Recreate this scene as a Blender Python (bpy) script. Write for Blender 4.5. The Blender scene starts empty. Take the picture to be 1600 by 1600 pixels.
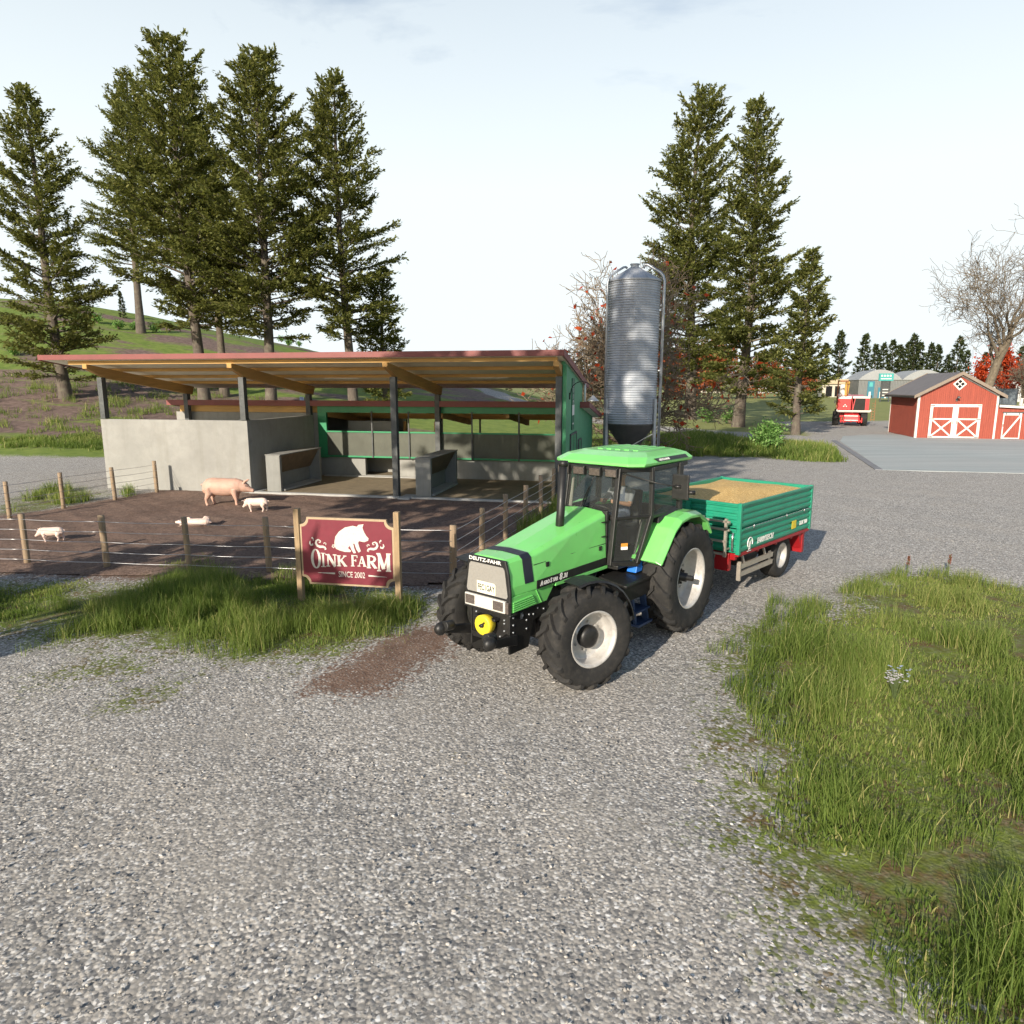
import bpy, math, random
import numpy as np
from mathutils import Vector, Matrix

sc = bpy.context.scene
col = sc.collection
R = math.radians
PI = math.pi
rng = np.random.default_rng(7)
random.seed(7)

# ------------------------------------------------------------------ camera
CAM_H = 4.3
FOC = 1086.0          # focal length in pixels of a 1600 px wide frame
PIT = R(10.38)
cam_d = bpy.data.cameras.new('camera')
cam = bpy.data.objects.new('camera', cam_d)
col.objects.link(cam)
cam.location = (0, 0, CAM_H)
cam.rotation_euler = (PI / 2 - PIT, 0, 0)
cam_d.sensor_width = 36
cam_d.lens = 36 * FOC / 1600
cam_d.clip_start = .1
cam_d.clip_end = 5000
sc.camera = cam


def un(x, y, z=0.0):
    """photo pixel -> world point at height z"""
    a = (x - 800) / FOC
    b = (800 - y) / FOC
    dy = math.cos(PIT) + b * math.sin(PIT)
    dz = -math.sin(PIT) + b * math.cos(PIT)
    t = (z - CAM_H) / dz
    return (a * t, dy * t)


# ------------------------------------------------------------------ terrain
def sstep(t):
    t = np.clip(t, 0, 1)
    return t * t * (3 - 2 * t)


def hgt(X, Y):
    X = np.asarray(X, float)
    Y = np.asarray(Y, float)
    zm = .205 * (14 - X)
    zm = np.where(zm > 17, 17 + (zm - 17) * .25, zm)
    zm = np.log1p(np.exp(np.clip(zm * 1.2, -30, 30))) / 1.2 * np.where(X > 40, 0, 1)
    yf = np.maximum(57 + .58 * X, 40)
    t = (Y - yf) / (112 - yf)
    s = np.clip(t, 0, 1.0)
    s = .55 * s + .45 * sstep(s)
    s = np.where(Y > 112, 1 - .45 * sstep((Y - 125) / 120), s)
    bumps = .25 * np.sin(X * .21 + 1.3) * np.sin(Y * .17) + .15 * np.sin(X * .5) * np.sin(Y * .43 + 2)
    z = zm * s + bumps * np.clip(zm * s / 3, 0, 1)
    # gentle lawn swell on the far right
    z = z + .9 * sstep((Y - 95) / 80) * sstep((X - 10) / 30)
    # far rim of low wooded hills
    r = np.hypot(X, Y)
    z = z + 22 * sstep((r - 700) / 900) * (.6 + .4 * np.sin(np.arctan2(X, Y) * 9 + 1))
    return z


def gz(x, y):
    return float(hgt(x, y))


def hit(px, py, t0=5):
    """photo pixel -> point on the terrain"""
    a = (px - 800) / FOC
    b = (800 - py) / FOC
    d = (a, math.cos(PIT) + b * math.sin(PIT), -math.sin(PIT) + b * math.cos(PIT))
    t = t0
    while t < 900:
        x, y, z = d[0] * t, d[1] * t, CAM_H + d[2] * t
        if z < gz(x, y):
            return (x, y)
        t += .15
    return (d[0] * 300, d[1] * 300)


def at(px, Y, z=None):
    """x on the terrain for a photo column at depth Y"""
    zz = 0 if z is None else z
    x = 0
    for _ in range(6):
        if z is None:
            zz = gz(x, Y)
        zc = Y * math.cos(PIT) - (zz - CAM_H) * math.sin(PIT)
        x = (px - 800) * zc / FOC
    return x


# ------------------------------------------------------------------ object helpers
def tag(o, label=None, cat=None, group=None, kind=None):
    if label:
        o['label'] = label
    if cat:
        o['category'] = cat
    if group:
        o['group'] = group
    if kind:
        o['kind'] = kind
    return o


def empty(name, loc=(0, 0, 0), rz=0.0, parent=None):
    o = bpy.data.objects.new(name, None)
    o.empty_display_size = .2
    col.objects.link(o)
    o.location = loc
    o.rotation_euler = (0, 0, rz)
    if parent:
        o.parent = parent
    return o


def thing(name, label, cat, loc=(0, 0, 0), rz=0.0, group=None):
    return tag(empty(name, loc, rz), label, cat, group)


def copy_tree(o, parent=None):
    c = o.copy()
    col.objects.link(c)
    c.parent = parent
    for ch in o.children:
        copy_tree(ch, c)
    return c


def np_mesh(name, V, F, mats, smooth=False, attrs=None, mi=None):
    """V (n,3), F (m,k) of constant k -> mesh"""
    V = np.asarray(V, np.float32)
    F = np.asarray(F, np.int32)
    me = bpy.data.meshes.new(name)
    me.vertices.add(len(V))
    me.vertices.foreach_set('co', V.ravel())
    k = F.shape[1]
    me.loops.add(F.size)
    me.loops.foreach_set('vertex_index', F.ravel())
    me.polygons.add(len(F))
    me.polygons.foreach_set('loop_start', np.arange(0, F.size, k, dtype=np.int32))
    me.polygons.foreach_set('loop_total', np.full(len(F), k, np.int32))
    if smooth:
        me.polygons.foreach_set('use_smooth', np.ones(len(F), bool))
    for m in mats:
        me.materials.append(m)
    if mi is not None:
        me.polygons.foreach_set('material_index', np.asarray(mi, np.int32))
    for an, av in (attrs or {}).items():
        a = me.attributes.new(an, 'FLOAT', 'POINT')
        a.data.foreach_set('value', np.asarray(av, np.float32))
    me.update(calc_edges=True)
    return me


def link_mesh(name, me, parent=None, loc=(0, 0, 0), rz=0.0):
    o = bpy.data.objects.new(name, me)
    col.objects.link(o)
    o.location = loc
    o.rotation_euler = (0, 0, rz)
    if parent:
        o.parent = parent
    return o


class MB:
    """collects shapes, links them as one mesh object"""

    def __init__(s):
        s.v = []
        s.f = []
        s.m = []
        s.s = []

    def add(s, vs, fs, mi=0, smooth=False):
        n = len(s.v)
        s.v += [tuple(map(float, p)) for p in vs]
        for f in fs:
            s.f.append([n + i for i in f])
            s.m.append(mi)
            s.s.append(smooth)
        return s

    def box(s, a, b, mi=0):
        x0, y0, z0 = [min(p, q) for p, q in zip(a, b)]
        x1, y1, z1 = [max(p, q) for p, q in zip(a, b)]
        vs = [(x0, y0, z0), (x1, y0, z0), (x1, y1, z0), (x0, y1, z0), (x0, y0, z1), (x1, y0, z1), (x1, y1, z1), (x0, y1, z1)]
        return s.add(vs, [(0, 3, 2, 1), (4, 5, 6, 7), (0, 1, 5, 4), (1, 2, 6, 5), (2, 3, 7, 6), (3, 0, 4, 7)], mi)

    def hexa(s, vs, mi=0):
        """8 corners: bottom ring then top ring"""
        return s.add(vs, [(0, 3, 2, 1), (4, 5, 6, 7), (0, 1, 5, 4), (1, 2, 6, 5), (2, 3, 7, 6), (3, 0, 4, 7)], mi)

    def bar(s, p, q, w, h, mi=0, up=(0, 0, 1)):
        p = Vector(p)
        q = Vector(q)
        d = (q - p).normalized()
        u = Vector(up)
        if abs(d.dot(u)) > .98:
            u = Vector((1, 0, 0))
        r = d.cross(u).normalized()
        u = r.cross(d).normalized()
        vs = []
        for c in (p, q):
            for a, b in ((-1, -1), (1, -1), (1, 1), (-1, 1)):
                vs.append(c + r * (a * w / 2) + u * (b * h / 2))
        return s.add(vs, [(0, 1, 2, 3), (7, 6, 5, 4), (0, 4, 5, 1), (1, 5, 6, 2), (2, 6, 7, 3), (3, 7, 4, 0)], mi)

    def tube(s, pts, r, n=8, mi=0, smooth=True, cap=True):
        pts = [Vector(p) for p in pts]
        k = len(pts)
        rs = list(r) if hasattr(r, '__len__') else [r] * k
        vs = []
        prev = None
        for i, p in enumerate(pts):
            d = (pts[min(i + 1, k - 1)] - pts[max(i - 1, 0)]).normalized()
            if prev is None:
                a = Vector((0, 0, 1)) if abs(d.z) < .9 else Vector((1, 0, 0))
                u = d.cross(a).normalized()
            else:
                u = (prev - d * prev.dot(d)).normalized()
            prev = u
            w = d.cross(u)
            for j in range(n):
                t = 2 * PI * j / n
                vs.append(p + (u * math.cos(t) + w * math.sin(t)) * rs[i])
        fs = []
        for i in range(k - 1):
            for j in range(n):
                a = i * n + j
                b = i * n + (j + 1) % n
                fs.append((a, b, b + n, a + n))
        s.add(vs, fs, mi, smooth)
        if cap:
            o = len(s.v) - len(vs)
            s.f.append([o + j for j in range(n)][::-1])
            s.f.append([o + (k - 1) * n + j for j in range(n)])
            s.m += [mi, mi]
            s.s += [False, False]
        return s

    def lathe(s, prof, n=32, o=(0, 0, 0), axis='z', mi=0, smooth=True, cap=False):
        vs = []
        for r, h in prof:
            for j in range(n):
                t = 2 * PI * j / n
                a, b = r * math.cos(t), r * math.sin(t)
                p = {'z': (a, b, h), 'y': (b, h, a), 'x': (h, a, b)}[axis]
                vs.append((p[0] + o[0], p[1] + o[1], p[2] + o[2]))
        fs = []
        k = len(prof)
        for i in range(k - 1):
            for j in range(n):
                a = i * n + j
                b = i * n + (j + 1) % n
                fs.append((a, b, b + n, a + n))
        if cap:
            fs.append(tuple(range(n))[::-1])
            fs.append(tuple(range((k - 1) * n, k * n)))
        return s.add(vs, fs, mi, smooth)

    def prism(s, poly, axis, a, b, mi=0):
        """extrude a 2D polygon: axis y -> poly is (x,z); x -> (y,z); z -> (x,y)"""
        n = len(poly)
        f = {'y': lambda p, t: (p[0], t, p[1]), 'x': lambda p, t: (t, p[0], p[1]), 'z': lambda p, t: (p[0], p[1], t)}[axis]
        vs = [f(p, a) for p in poly] + [f(p, b) for p in poly]
        fs = [tuple(range(n))[::-1], tuple(range(n, 2 * n))]
        for i in range(n):
            j = (i + 1) % n
            fs.append((i, j, j + n, i + n))
        return s.add(vs, fs, mi)

    def loft(s, secs, mi=0, smooth=False, cap=True, closed=True):
        n = len(secs[0])
        vs = [p for q in secs for p in q]
        fs = []
        m = n if closed else n - 1
        for i in range(len(secs) - 1):
            for j in range(m):
                a = i * n + j
                b = i * n + (j + 1) % n
                fs.append((a, b, b + n, a + n))
        if cap:
            fs.append(tuple(range(n))[::-1])
            fs.append(tuple(range((len(secs) - 1) * n, len(secs) * n)))
        return s.add(vs, fs, mi, smooth)

    def ell(s, c, r, n=12, m=8, mi=0, rot=None):
        vs = []
        for i in range(m + 1):
            ph = PI * i / m
            for j in range(n):
                t = 2 * PI * j / n
                p = Vector((r[0] * math.sin(ph) * math.cos(t), r[1] * math.sin(ph) * math.sin(t), r[2] * math.cos(ph)))
                if rot is not None:
                    p = rot @ p
                vs.append((p.x + c[0], p.y + c[1], p.z + c[2]))
        fs = []
        for i in range(m):
            for j in range(n):
                a = i * n + j
                b = i * n + (j + 1) % n
                fs.append((a, a + n, b + n, b))
        return s.add(vs, fs, mi, True)

    def raw(s, vf, M, mi=0):
        vs, fs = vf
        return s.add([M @ Vector(p) for p in vs], fs, mi)

    def mesh(s, name, mats):
        me = bpy.data.meshes.new(name)
        me.from_pydata(s.v, [], s.f)
        for m in (mats if isinstance(mats, (list, tuple)) else [mats]):
            me.materials.append(m)
        me.polygons.foreach_set('material_index', s.m)
        me.polygons.foreach_set('use_smooth', s.s)
        me.validate()
        me.update()
        return me

    def build(s, name, mats, parent=None, loc=(0, 0, 0), rz=0.0, bevel=0, fixn=True):
        me = s.mesh(name, mats)
        if fixn:
            import bmesh
            bm = bmesh.new()
            bm.from_mesh(me)
            bmesh.ops.recalc_face_normals(bm, faces=bm.faces)
            bm.to_mesh(me)
            bm.free()
        o = link_mesh(name, me, parent, loc, rz)
        if bevel:
            b = o.modifiers.new('bevel', 'BEVEL')
            b.width = bevel
            b.segments = 2
            b.limit_method = 'ANGLE'
            b.angle_limit = R(40)
            b.use_clamp_overlap = True
        return o


# ------------------------------------------------------------------ lettering
def text_vf(txt, size=1.0, depth=.004, shear=0.0, bold=0.0, sx=1.0, align='CENTER'):
    c = bpy.data.curves.new('txt', 'FONT')
    c.body = txt
    c.size = size
    c.extrude = depth
    c.shear = shear
    c.offset = bold
    c.align_x = align
    c.align_y = 'CENTER'
    c.resolution_u = 3
    o = bpy.data.objects.new('txt', c)
    col.objects.link(o)
    dg = bpy.context.evaluated_depsgraph_get()
    me = bpy.data.meshes.new_from_object(o.evaluated_get(dg))
    vs = [(v.co.x * sx, v.co.y, v.co.z) for v in me.vertices]
    fs = [tuple(p.vertices) for p in me.polygons]
    bpy.data.objects.remove(o)
    bpy.data.curves.remove(c)
    bpy.data.meshes.remove(me)
    return vs, fs


def frame(o, ex, ey):
    """matrix taking text X->ex, Y->ey, Z->ex x ey at origin o"""
    ex = Vector(ex).normalized()
    ey = Vector(ey).normalized()
    ez = ex.cross(ey).normalized()
    ey = ez.cross(ex)
    return Matrix(((ex.x, ey.x, ez.x, o[0]), (ex.y, ey.y, ez.y, o[1]), (ex.z, ey.z, ez.z, o[2]), (0, 0, 0, 1)))


def voxel(mb, size, smooth=2, name='body'):
    """one continuous skin over overlapping shapes"""
    me = mb.mesh('tmp', [])
    o = bpy.data.objects.new('tmp', me)
    col.objects.link(o)
    r = o.modifiers.new('r', 'REMESH')
    r.mode = 'VOXEL'
    r.voxel_size = size
    m = o.modifiers.new('s', 'SMOOTH')
    m.factor = .5
    m.iterations = smooth
    dg = bpy.context.evaluated_depsgraph_get()
    out = bpy.data.meshes.new_from_object(o.evaluated_get(dg))
    out.name = name
    bpy.data.objects.remove(o)
    bpy.data.meshes.remove(me)
    out.materials.clear()
    out.polygons.foreach_set('use_smooth', [True] * len(out.polygons))
    return out


# ------------------------------------------------------------------ materials
class NT:
    """small node-building helper"""

    def __init__(s, name, disp=False):
        s.mat = bpy.data.materials.new(name)
        s.mat.use_nodes = True
        s.t = s.mat.node_tree
        s.n = s.t.nodes
        s.b = s.n['Principled BSDF']
        s.out = s.n['Material Output']
        s.tc = s.n.new('ShaderNodeTexCoord')

    def l(s, a, b):
        s.t.links.new(a, b)

    def setv(s, sock, v):
        if isinstance(v, (int, float)):
            sock.default_value = v
        elif isinstance(v, (tuple, list)):
            sock.default_value = tuple(v) + ((1,) if len(v) == 3 and len(sock.default_value) == 4 else ())
        else:
            s.l(v, sock)

    def coord(s, scale=(1, 1, 1), rot=(0, 0, 0), kind='Object', loc=(0, 0, 0)):
        m = s.n.new('ShaderNodeMapping')
        s.l(s.tc.outputs[kind], m.inputs[0])
        m.inputs['Scale'].default_value = scale
        m.inputs['Rotation'].default_value = rot
        m.inputs['Location'].default_value = loc
        return m.outputs[0]

    def noise(s, scale, detail=4, rough=.55, vec=None, dist=0):
        x = s.n.new('ShaderNodeTexNoise')
        x.inputs['Scale'].default_value = scale
        x.inputs['Detail'].default_value = detail
        x.inputs['Roughness'].default_value = rough
        x.inputs['Distortion'].default_value = dist
        s.l(vec if vec is not None else s.tc.outputs['Object'], x.inputs['Vector'])
        return x.outputs[0]

    def vor(s, scale, vec=None, feature='F1', rnd=1):
        x = s.n.new('ShaderNodeTexVoronoi')
        x.feature = feature
        x.inputs['Scale'].default_value = scale
        x.inputs['Randomness'].default_value = rnd
        s.l(vec if vec is not None else s.tc.outputs['Object'], x.inputs['Vector'])
        return x

    def wave(s, scale, vec=None, dirn='X', dist=0, detail=2, prof='SIN'):
        x = s.n.new('ShaderNodeTexWave')
        x.bands_direction = dirn
        x.wave_profile = prof
        x.inputs['Scale'].default_value = scale
        x.inputs['Distortion'].default_value = dist
        x.inputs['Detail'].default_value = detail
        s.l(vec if vec is not None else s.tc.outputs['Object'], x.inputs['Vector'])
        return x.outputs[1]

    def attr(s, name):
        x = s.n.new('ShaderNodeAttribute')
        x.attribute_name = name
        return x.outputs['Fac']

    def math(s, op, a, b=0.0, clamp=False):
        x = s.n.new('ShaderNodeMath')
        x.operation = op
        x.use_clamp = clamp
        s.setv(x.inputs[0], a)
        s.setv(x.inputs[1], b)
        return x.outputs[0]

    def mrange(s, v, a, b, c=0.0, d=1.0):
        x = s.n.new('ShaderNodeMapRange')
        s.setv(x.inputs[0], v)
        for i, q in enumerate((a, b, c, d)):
            x.inputs[i + 1].default_value = q
        return x.outputs[0]

    def mix(s, f, a, b, blend='MIX'):
        x = s.n.new('ShaderNodeMix')
        x.data_type = 'RGBA'
        x.blend_type = blend
        s.setv(x.inputs[0], f)
        s.setv(x.inputs[6], a)
        s.setv(x.inputs[7], b)
        return x.outputs[2]

    def ramp(s, f, stops):
        x = s.n.new('ShaderNodeValToRGB')
        e = x.color_ramp.elements
        while len(e) < len(stops):
            e.new(.5)
        for i, (p, c) in enumerate(stops):
            e[i].position = p
            e[i].color = tuple(c) + (1,)
        s.setv(x.inputs[0], f)
        return x.outputs[0]

    def bump(s, h, strength=.3, dist=.02, normal=None):
        x = s.n.new('ShaderNodeBump')
        x.inputs['Strength'].default_value = strength
        x.inputs['Distance'].default_value = dist
        s.l(h, x.inputs['Height'])
        if normal is not None:
            s.l(normal, x.inputs['Normal'])
        s.l(x.outputs[0], s.b.inputs['Normal'])
        return x.outputs[0]

    def set(s, **k):
        for key, v in k.items():
            s.setv(s.b.inputs[key.replace('_', ' ')], v)
        return s


def pm(name, c, rough=.55, metal=0.0, var=.18, vs=3.0, bump=0.0, bs=40, dirt=0.0, dcol=(.12, .1, .08), coat=0.0, spec=.5, wear=0.0):
    """painted / plain surface with uneven tone, dust and fine relief"""
    t = NT(name)
    n = t.noise(vs, 5, .6)
    lo = tuple(x * (1 - var) for x in c)
    hi = tuple(min(1, x * (1 + var)) for x in c)
    colr = t.mix(t.mrange(n, .3, .7), lo, hi)
    if dirt:
        d = t.mrange(t.noise(vs * 2.3, 8, .7), .48, .72)
        colr = t.mix(t.math('MULTIPLY', d, dirt), colr, dcol)
    t.set(Base_Color=colr, Roughness=t.mrange(t.noise(vs * 4, 4), .2, .8, max(.02, rough - .1), min(1, rough + .12)), Metallic=metal)
    t.b.inputs['Specular IOR Level'].default_value = spec
    if coat:
        t.b.inputs['Coat Weight'].default_value = coat
        t.b.inputs['Coat Roughness'].default_value = .12
    if bump:
        t.bump(t.noise(bs, 5, .6), bump, .01)
    return t.mat


M = {}


def wood(name, c, scale=2.0, var=.45, axis=2):
    t = NT(name)
    s = [14, 14, 14]
    s[axis] = 1.1
    v = t.coord(tuple(x * scale for x in s))
    n = t.noise(1.0, 6, .65, v, .6)
    n2 = t.noise(.7 * scale, 3)
    c1 = t.mix(t.mrange(n, .3, .72), tuple(x * (1 - var) for x in c), tuple(min(1, x * (1 + var * .6)) for x in c))
    c2 = t.mix(t.mrange(n2, .35, .75, 0, .5), c1, tuple(x * .62 + .03 for x in c))
    t.set(Base_Color=c2, Roughness=.8)
    t.bump(n, .35, .01)
    return t.mat


def concrete(name, c):
    t = NT(name)
    big = t.noise(.55, 5, .6)
    mid = t.noise(3.2, 6, .65)
    fine = t.noise(42, 4, .6)
    streak = t.noise(1.0, 5, .6, t.coord((2.6, 2.6, .28)))
    k = t.mix(t.mrange(big, .3, .7), tuple(x * .86 for x in c), tuple(x * 1.1 for x in c))
    k = t.mix(t.mrange(mid, .42, .75, 0, .5), k, tuple(x * .72 for x in c))
    k = t.mix(t.mrange(streak, .5, .75, 0, .45), k, (c[0] * .66, c[1] * .64, c[2] * .58))
    k = t.mix(t.mrange(fine, .55, .8, 0, .25), k, tuple(x * .6 for x in c))
    t.set(Base_Color=k, Roughness=.9)
    t.bump(t.math('ADD', fine, t.math('MULTIPLY', mid, .8)), .25, .012)
    return t.mat


def leafmat(name, c1, c2, trans=.25, c3=None):
    """foliage: tone from a per-leaf attribute, a little light passing through"""
    t = NT(name)
    a = t.attr('tone')
    stops = [(0, c1), (1, c2)] if c3 is None else [(0, c1), (.6, c2), (1, c3)]
    k = t.ramp(a, stops)
    t.set(Base_Color=k, Roughness=.6)
    t.b.inputs['Specular IOR Level'].default_value = .25
    tr = t.n.new('ShaderNodeBsdfTranslucent')
    t.l(t.mix(.5, k, (c2[0] * 1.5, c2[1] * 1.5, c2[2] * .8)), tr.inputs[0])
    mx = t.n.new('ShaderNodeMixShader')
    mx.inputs[0].default_value = trans
    t.l(t.b.outputs[0], mx.inputs[1])
    t.l(tr.outputs[0], mx.inputs[2])
    t.l(mx.outputs[0], t.out.inputs[0])
    return t.mat


def corr(name, c, scale, dirn='X', rough=.45, metal=0.0, strength=.6, var=.12, dist=.02):
    """ribbed sheet: relief from a wave"""
    t = NT(name)
    w = t.wave(scale, None, dirn)
    n = t.noise(1.3, 5, .6)
    k = t.mix(t.mrange(n, .3, .7), tuple(x * (1 - var) for x in c), tuple(min(1, x * (1 + var)) for x in c))
    k = t.mix(t.mrange(t.noise(5, 6, .7), .5, .75, 0, .25), k, (c[0] * .5 + .03, c[1] * .5 + .03, c[2] * .5 + .02))
    t.set(Base_Color=k, Roughness=rough, Metallic=metal)
    t.bump(w, strength, dist)
    return t.mat


def glass(name, tint, alpha=.45, rough=.03):
    """tinted pane: part see-through, part dark reflecting"""
    t = NT(name)
    t.set(Base_Color=(tint[0] * .3, tint[1] * .3, tint[2] * .3), Roughness=rough)
    t.b.inputs['Specular IOR Level'].default_value = .6
    tr = t.n.new('ShaderNodeBsdfTransparent')
    tr.inputs[0].default_value = (*tint, 1)
    mx = t.n.new('ShaderNodeMixShader')
    mx.inputs[0].default_value = alpha
    t.l(tr.outputs[0], mx.inputs[1])
    t.l(t.b.outputs[0], mx.inputs[2])
    t.l(mx.outputs[0], t.out.inputs[0])
    return t.mat


M['green'] = pm('tractor green paint', (.19, .635, .155), .34, 0, .06, 2, dirt=.2, dcol=(.25, .40, .17), coat=.5)
M['black'] = pm('black satin paint', (.013, .0125, .012), .45, 0, .25, 5, .05, 60, dirt=.14, dcol=(.07, .062, .05))
M['navy'] = pm('dark blue hood band', (.014, .015, .026), .45, 0, .1, 4)
M['castiron'] = pm('oily cast iron', (.03, .029, .028), .55, .3, .35, 8, .3, 30, dirt=.35, dcol=(.1, .08, .06))
M['rubber'] = pm('tyre rubber', (.026, .025, .024), .8, 0, .25, 4, .25, 50, dirt=.4, dcol=(.085, .075, .062), spec=.3)
M['rim'] = pm('silver rim paint', (.52, .50, .47), .4, .25, .1, 4, dirt=.5, dcol=(.26, .22, .17))
M['grille'] = pm('grey grille mesh', (.30, .285, .255), .6, .1, .05, 30, .5, 260, dirt=.1)
M['lampwhite'] = pm('white lamp housing', (.58, .56, .51), .35, 0, .04, 5)
M['lens'] = pm('lamp lens', (.30, .25, .22), .08, .75, .25, 20)
M['plate'] = pm('number plate', (.86, .84, .66), .4, 0, .03, 8)
M['letterblack'] = pm('black lettering', (.03, .03, .03), .5, 0, .1)
M['letterwhite'] = pm('white lettering', (.80, .79, .75), .45, 0, .04)
M['yellow'] = pm('yellow plastic', (.72, .56, .03), .45, 0, .08, 6)
M['blue'] = pm('blue painted steel', (.02, .17, .62), .4, 0, .1, 5)
M['chrome'] = pm('bright steel', (.6, .6, .6), .25, .9, .1, 10)
M['cabglass'] = glass('tinted cab glass', (.80, .83, .80), .10)
M['seatcloth'] = pm('dark seat cloth', (.03, .032, .035), .9, 0, .2, 20, .3, 120)
M['trim'] = pm('light grey cab lining', (.34, .32, .28), .7, 0, .08, 6)
M['orange'] = pm('orange warning sticker', (.62, .27, .04), .5, 0, .05)
M['tgreen'] = pm('trailer green paint', (.014, .26, .155), .42, 0, .08, 2.5, dirt=.12, dcol=(.1, .14, .1), coat=.2)
M['tred'] = pm('chassis red paint', (.30, .008, .012), .4, 0, .08, 4, dirt=.15, dcol=(.16, .05, .04))
M['alu'] = pm('dull aluminium', (.48, .43, .36), .42, .55, .1, 7, .05, 60)
M['gate'] = pm('galvanised metal', (.42, .44, .46), .4, .7, .15, 9, .08, 40)
M['post'] = wood('weathered round post', (.34, .245, .155), 1.6, .4, 2)
M['plank'] = wood('sawn wood sign post', (.36, .25, .14), 1.6, .35, 2)
M['beam'] = wood('glued timber beam', (.66, .40, .14), .8, .28, 0)
M['rafter'] = wood('glued timber rafter', (.56, .32, .105), .8, .28, 1)
M['soffit'] = pm('pale roof lining', (.88, .82, .66), .8, 0, .08, 2)
M['concrete'] = concrete('poured concrete', (.315, .31, .285))
M['conhop'] = concrete('shade darkened hopper concrete', (.265, .265, .245))  # concrete copy made darker to carry the shade on the feed hoppers
M['kerbcon'] = concrete('pale concrete', (.42, .415, .39))
M['steelpost'] = pm('weathered grey steel', (.085, .09, .09), .6, .25, .3, 3, .15, 30, dirt=.35, dcol=(.18, .19, .17))
M['maroon'] = pm('maroon roof trim', (.225, .062, .055), .55, 0, .1, 2.5, dirt=.08)
M['roofmetal'] = corr('maroon roof sheet', (.2, .05, .045), 2.2, 'X', .5, .1, .8)
M['barngreen'] = corr('green wall cladding', (.075, .33, .165), 3.4, 'Y', .5, .05, .7)
M['frgreen'] = pm('green steel frame', (.03, .26, .11), .45, 0, .1, 3, dirt=.1)
M['curtain'] = corr('grey wind curtain', (.115, .12, .095), 5.5, 'X', .75, 0, .5)
M['feedboard'] = pm('brown feed hopper board', (.17, .12, .075), .7, 0, .2, 4, .15, 30)
M['tubelight'] = pm('white tube light', (.8, .8, .78), .4)
M['wire'] = pm('fence wire', (.55, .55, .56), .35, .85, .1, 20)
M['signred'] = pm('dark red sign board', (.175, .014, .03), .55, 0, .12, 5, .06, 60, dirt=.08)
M['signcream'] = pm('cream sign edge', (.42, .31, .195), .6, 0, .12, 6, dirt=.2)
M['signwhite'] = pm('off white sign paint', (.60, .58, .52), .6, 0, .12, 30, dirt=.15, dcol=(.3, .2, .2))
# ------------------------------------------------------------------ sun and sky
SUN_AZ = R(29)        # light travels this far to the right of straight ahead
SUN_EL = R(22)
world = bpy.data.worlds.new('World')
sc.world = world
world.use_nodes = True
wt = world.node_tree
bg = wt.nodes['Background']
bg.inputs[1].default_value = .10
sky = wt.nodes.new('ShaderNodeTexSky')
sky.sky_type = 'NISHITA'
sky.sun_disc = False
sky.sun_elevation = SUN_EL
sky.sun_rotation = PI + SUN_AZ
sky.air_density = 1.0
sky.dust_density = .8
sky.ozone_density = 1.5
wtc = wt.nodes.new('ShaderNodeTexCoord')
wmap = wt.nodes.new('ShaderNodeMapping')
wmap.inputs['Scale'].default_value = (1.0, 1.0, 2.6)
wt.links.new(wtc.outputs['Generated'], wmap.inputs[0])
wn = wt.nodes.new('ShaderNodeTexNoise')
wn.inputs['Scale'].default_value = 1.7
wn.inputs['Detail'].default_value = 7
wn.inputs['Roughness'].default_value = .58
wn.inputs['Distortion'].default_value = .4
wt.links.new(wmap.outputs[0], wn.inputs['Vector'])
wsep = wt.nodes.new('ShaderNodeSeparateXYZ')
wt.links.new(wtc.outputs['Generated'], wsep.inputs[0])


def wmath(op, a, b):
    x = wt.nodes.new('ShaderNodeMath')
    x.operation = op
    x.use_clamp = False
    for i, v in enumerate((a, b)):
        if isinstance(v, (int, float)):
            x.inputs[i].default_value = v
        else:
            wt.links.new(v, x.inputs[i])
    return x.outputs[0]


def wrange(v, a, b, c, d):
    x = wt.nodes.new('ShaderNodeMapRange')
    wt.links.new(v, x.inputs[0])
    for i, q in enumerate((a, b, c, d)):
        x.inputs[i + 1].default_value = q
    return x.outputs[0]


# bright sunlit cloud bank opposite the sun, thinning towards the zenith and behind
bank = wmath('MULTIPLY', wrange(wsep.outputs[2], .25, .75, 1, 0), wrange(wsep.outputs[1], -.1, .5, 0, 1))
cl = wmath('ADD', wmath('MULTIPLY', wn.outputs[0], 1.5), wmath('MULTIPLY', bank, .55))
cf = wrange(cl, .72, 1.12, 0, 1)
cf = wmath('MULTIPLY', cf, wmath('ADD', wmath('MULTIPLY', bank, .75), .25))
wmix = wt.nodes.new('ShaderNodeMix')
wmix.data_type = 'RGBA'
wt.links.new(cf, wmix.inputs[0])
wt.links.new(sky.outputs[0], wmix.inputs[6])
wmix.inputs[7].default_value = (6.6, 7.2, 7.38, 1)
wt.links.new(wmix.outputs[2], bg.inputs[0])

sun_d = bpy.data.lights.new('sun', 'SUN')
sun_d.energy = 4.6
sun_d.angle = R(.5)
sun_d.color = (1.0, .90, .76)
sun = bpy.data.objects.new('sun', sun_d)
col.objects.link(sun)
trav = Vector((math.sin(SUN_AZ) * math.cos(SUN_EL), math.cos(SUN_AZ) * math.cos(SUN_EL), -math.sin(SUN_EL)))
sun.rotation_euler = trav.to_track_quat('-Z', 'Y').to_euler()
sc.view_settings.view_transform = 'Standard'
sc.view_settings.look = 'None'
sc.view_settings.gamma = 1
sc.view_settings.use_curve_mapping = False
sc.view_settings.exposure = .55
sc.cycles.max_bounces = 6
sc.cycles.transparent_max_bounces = 12
sc.cycles.use_adaptive_sampling = True
sc.cycles.adaptive_threshold = .02
sc.cycles.use_denoising = True


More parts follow.
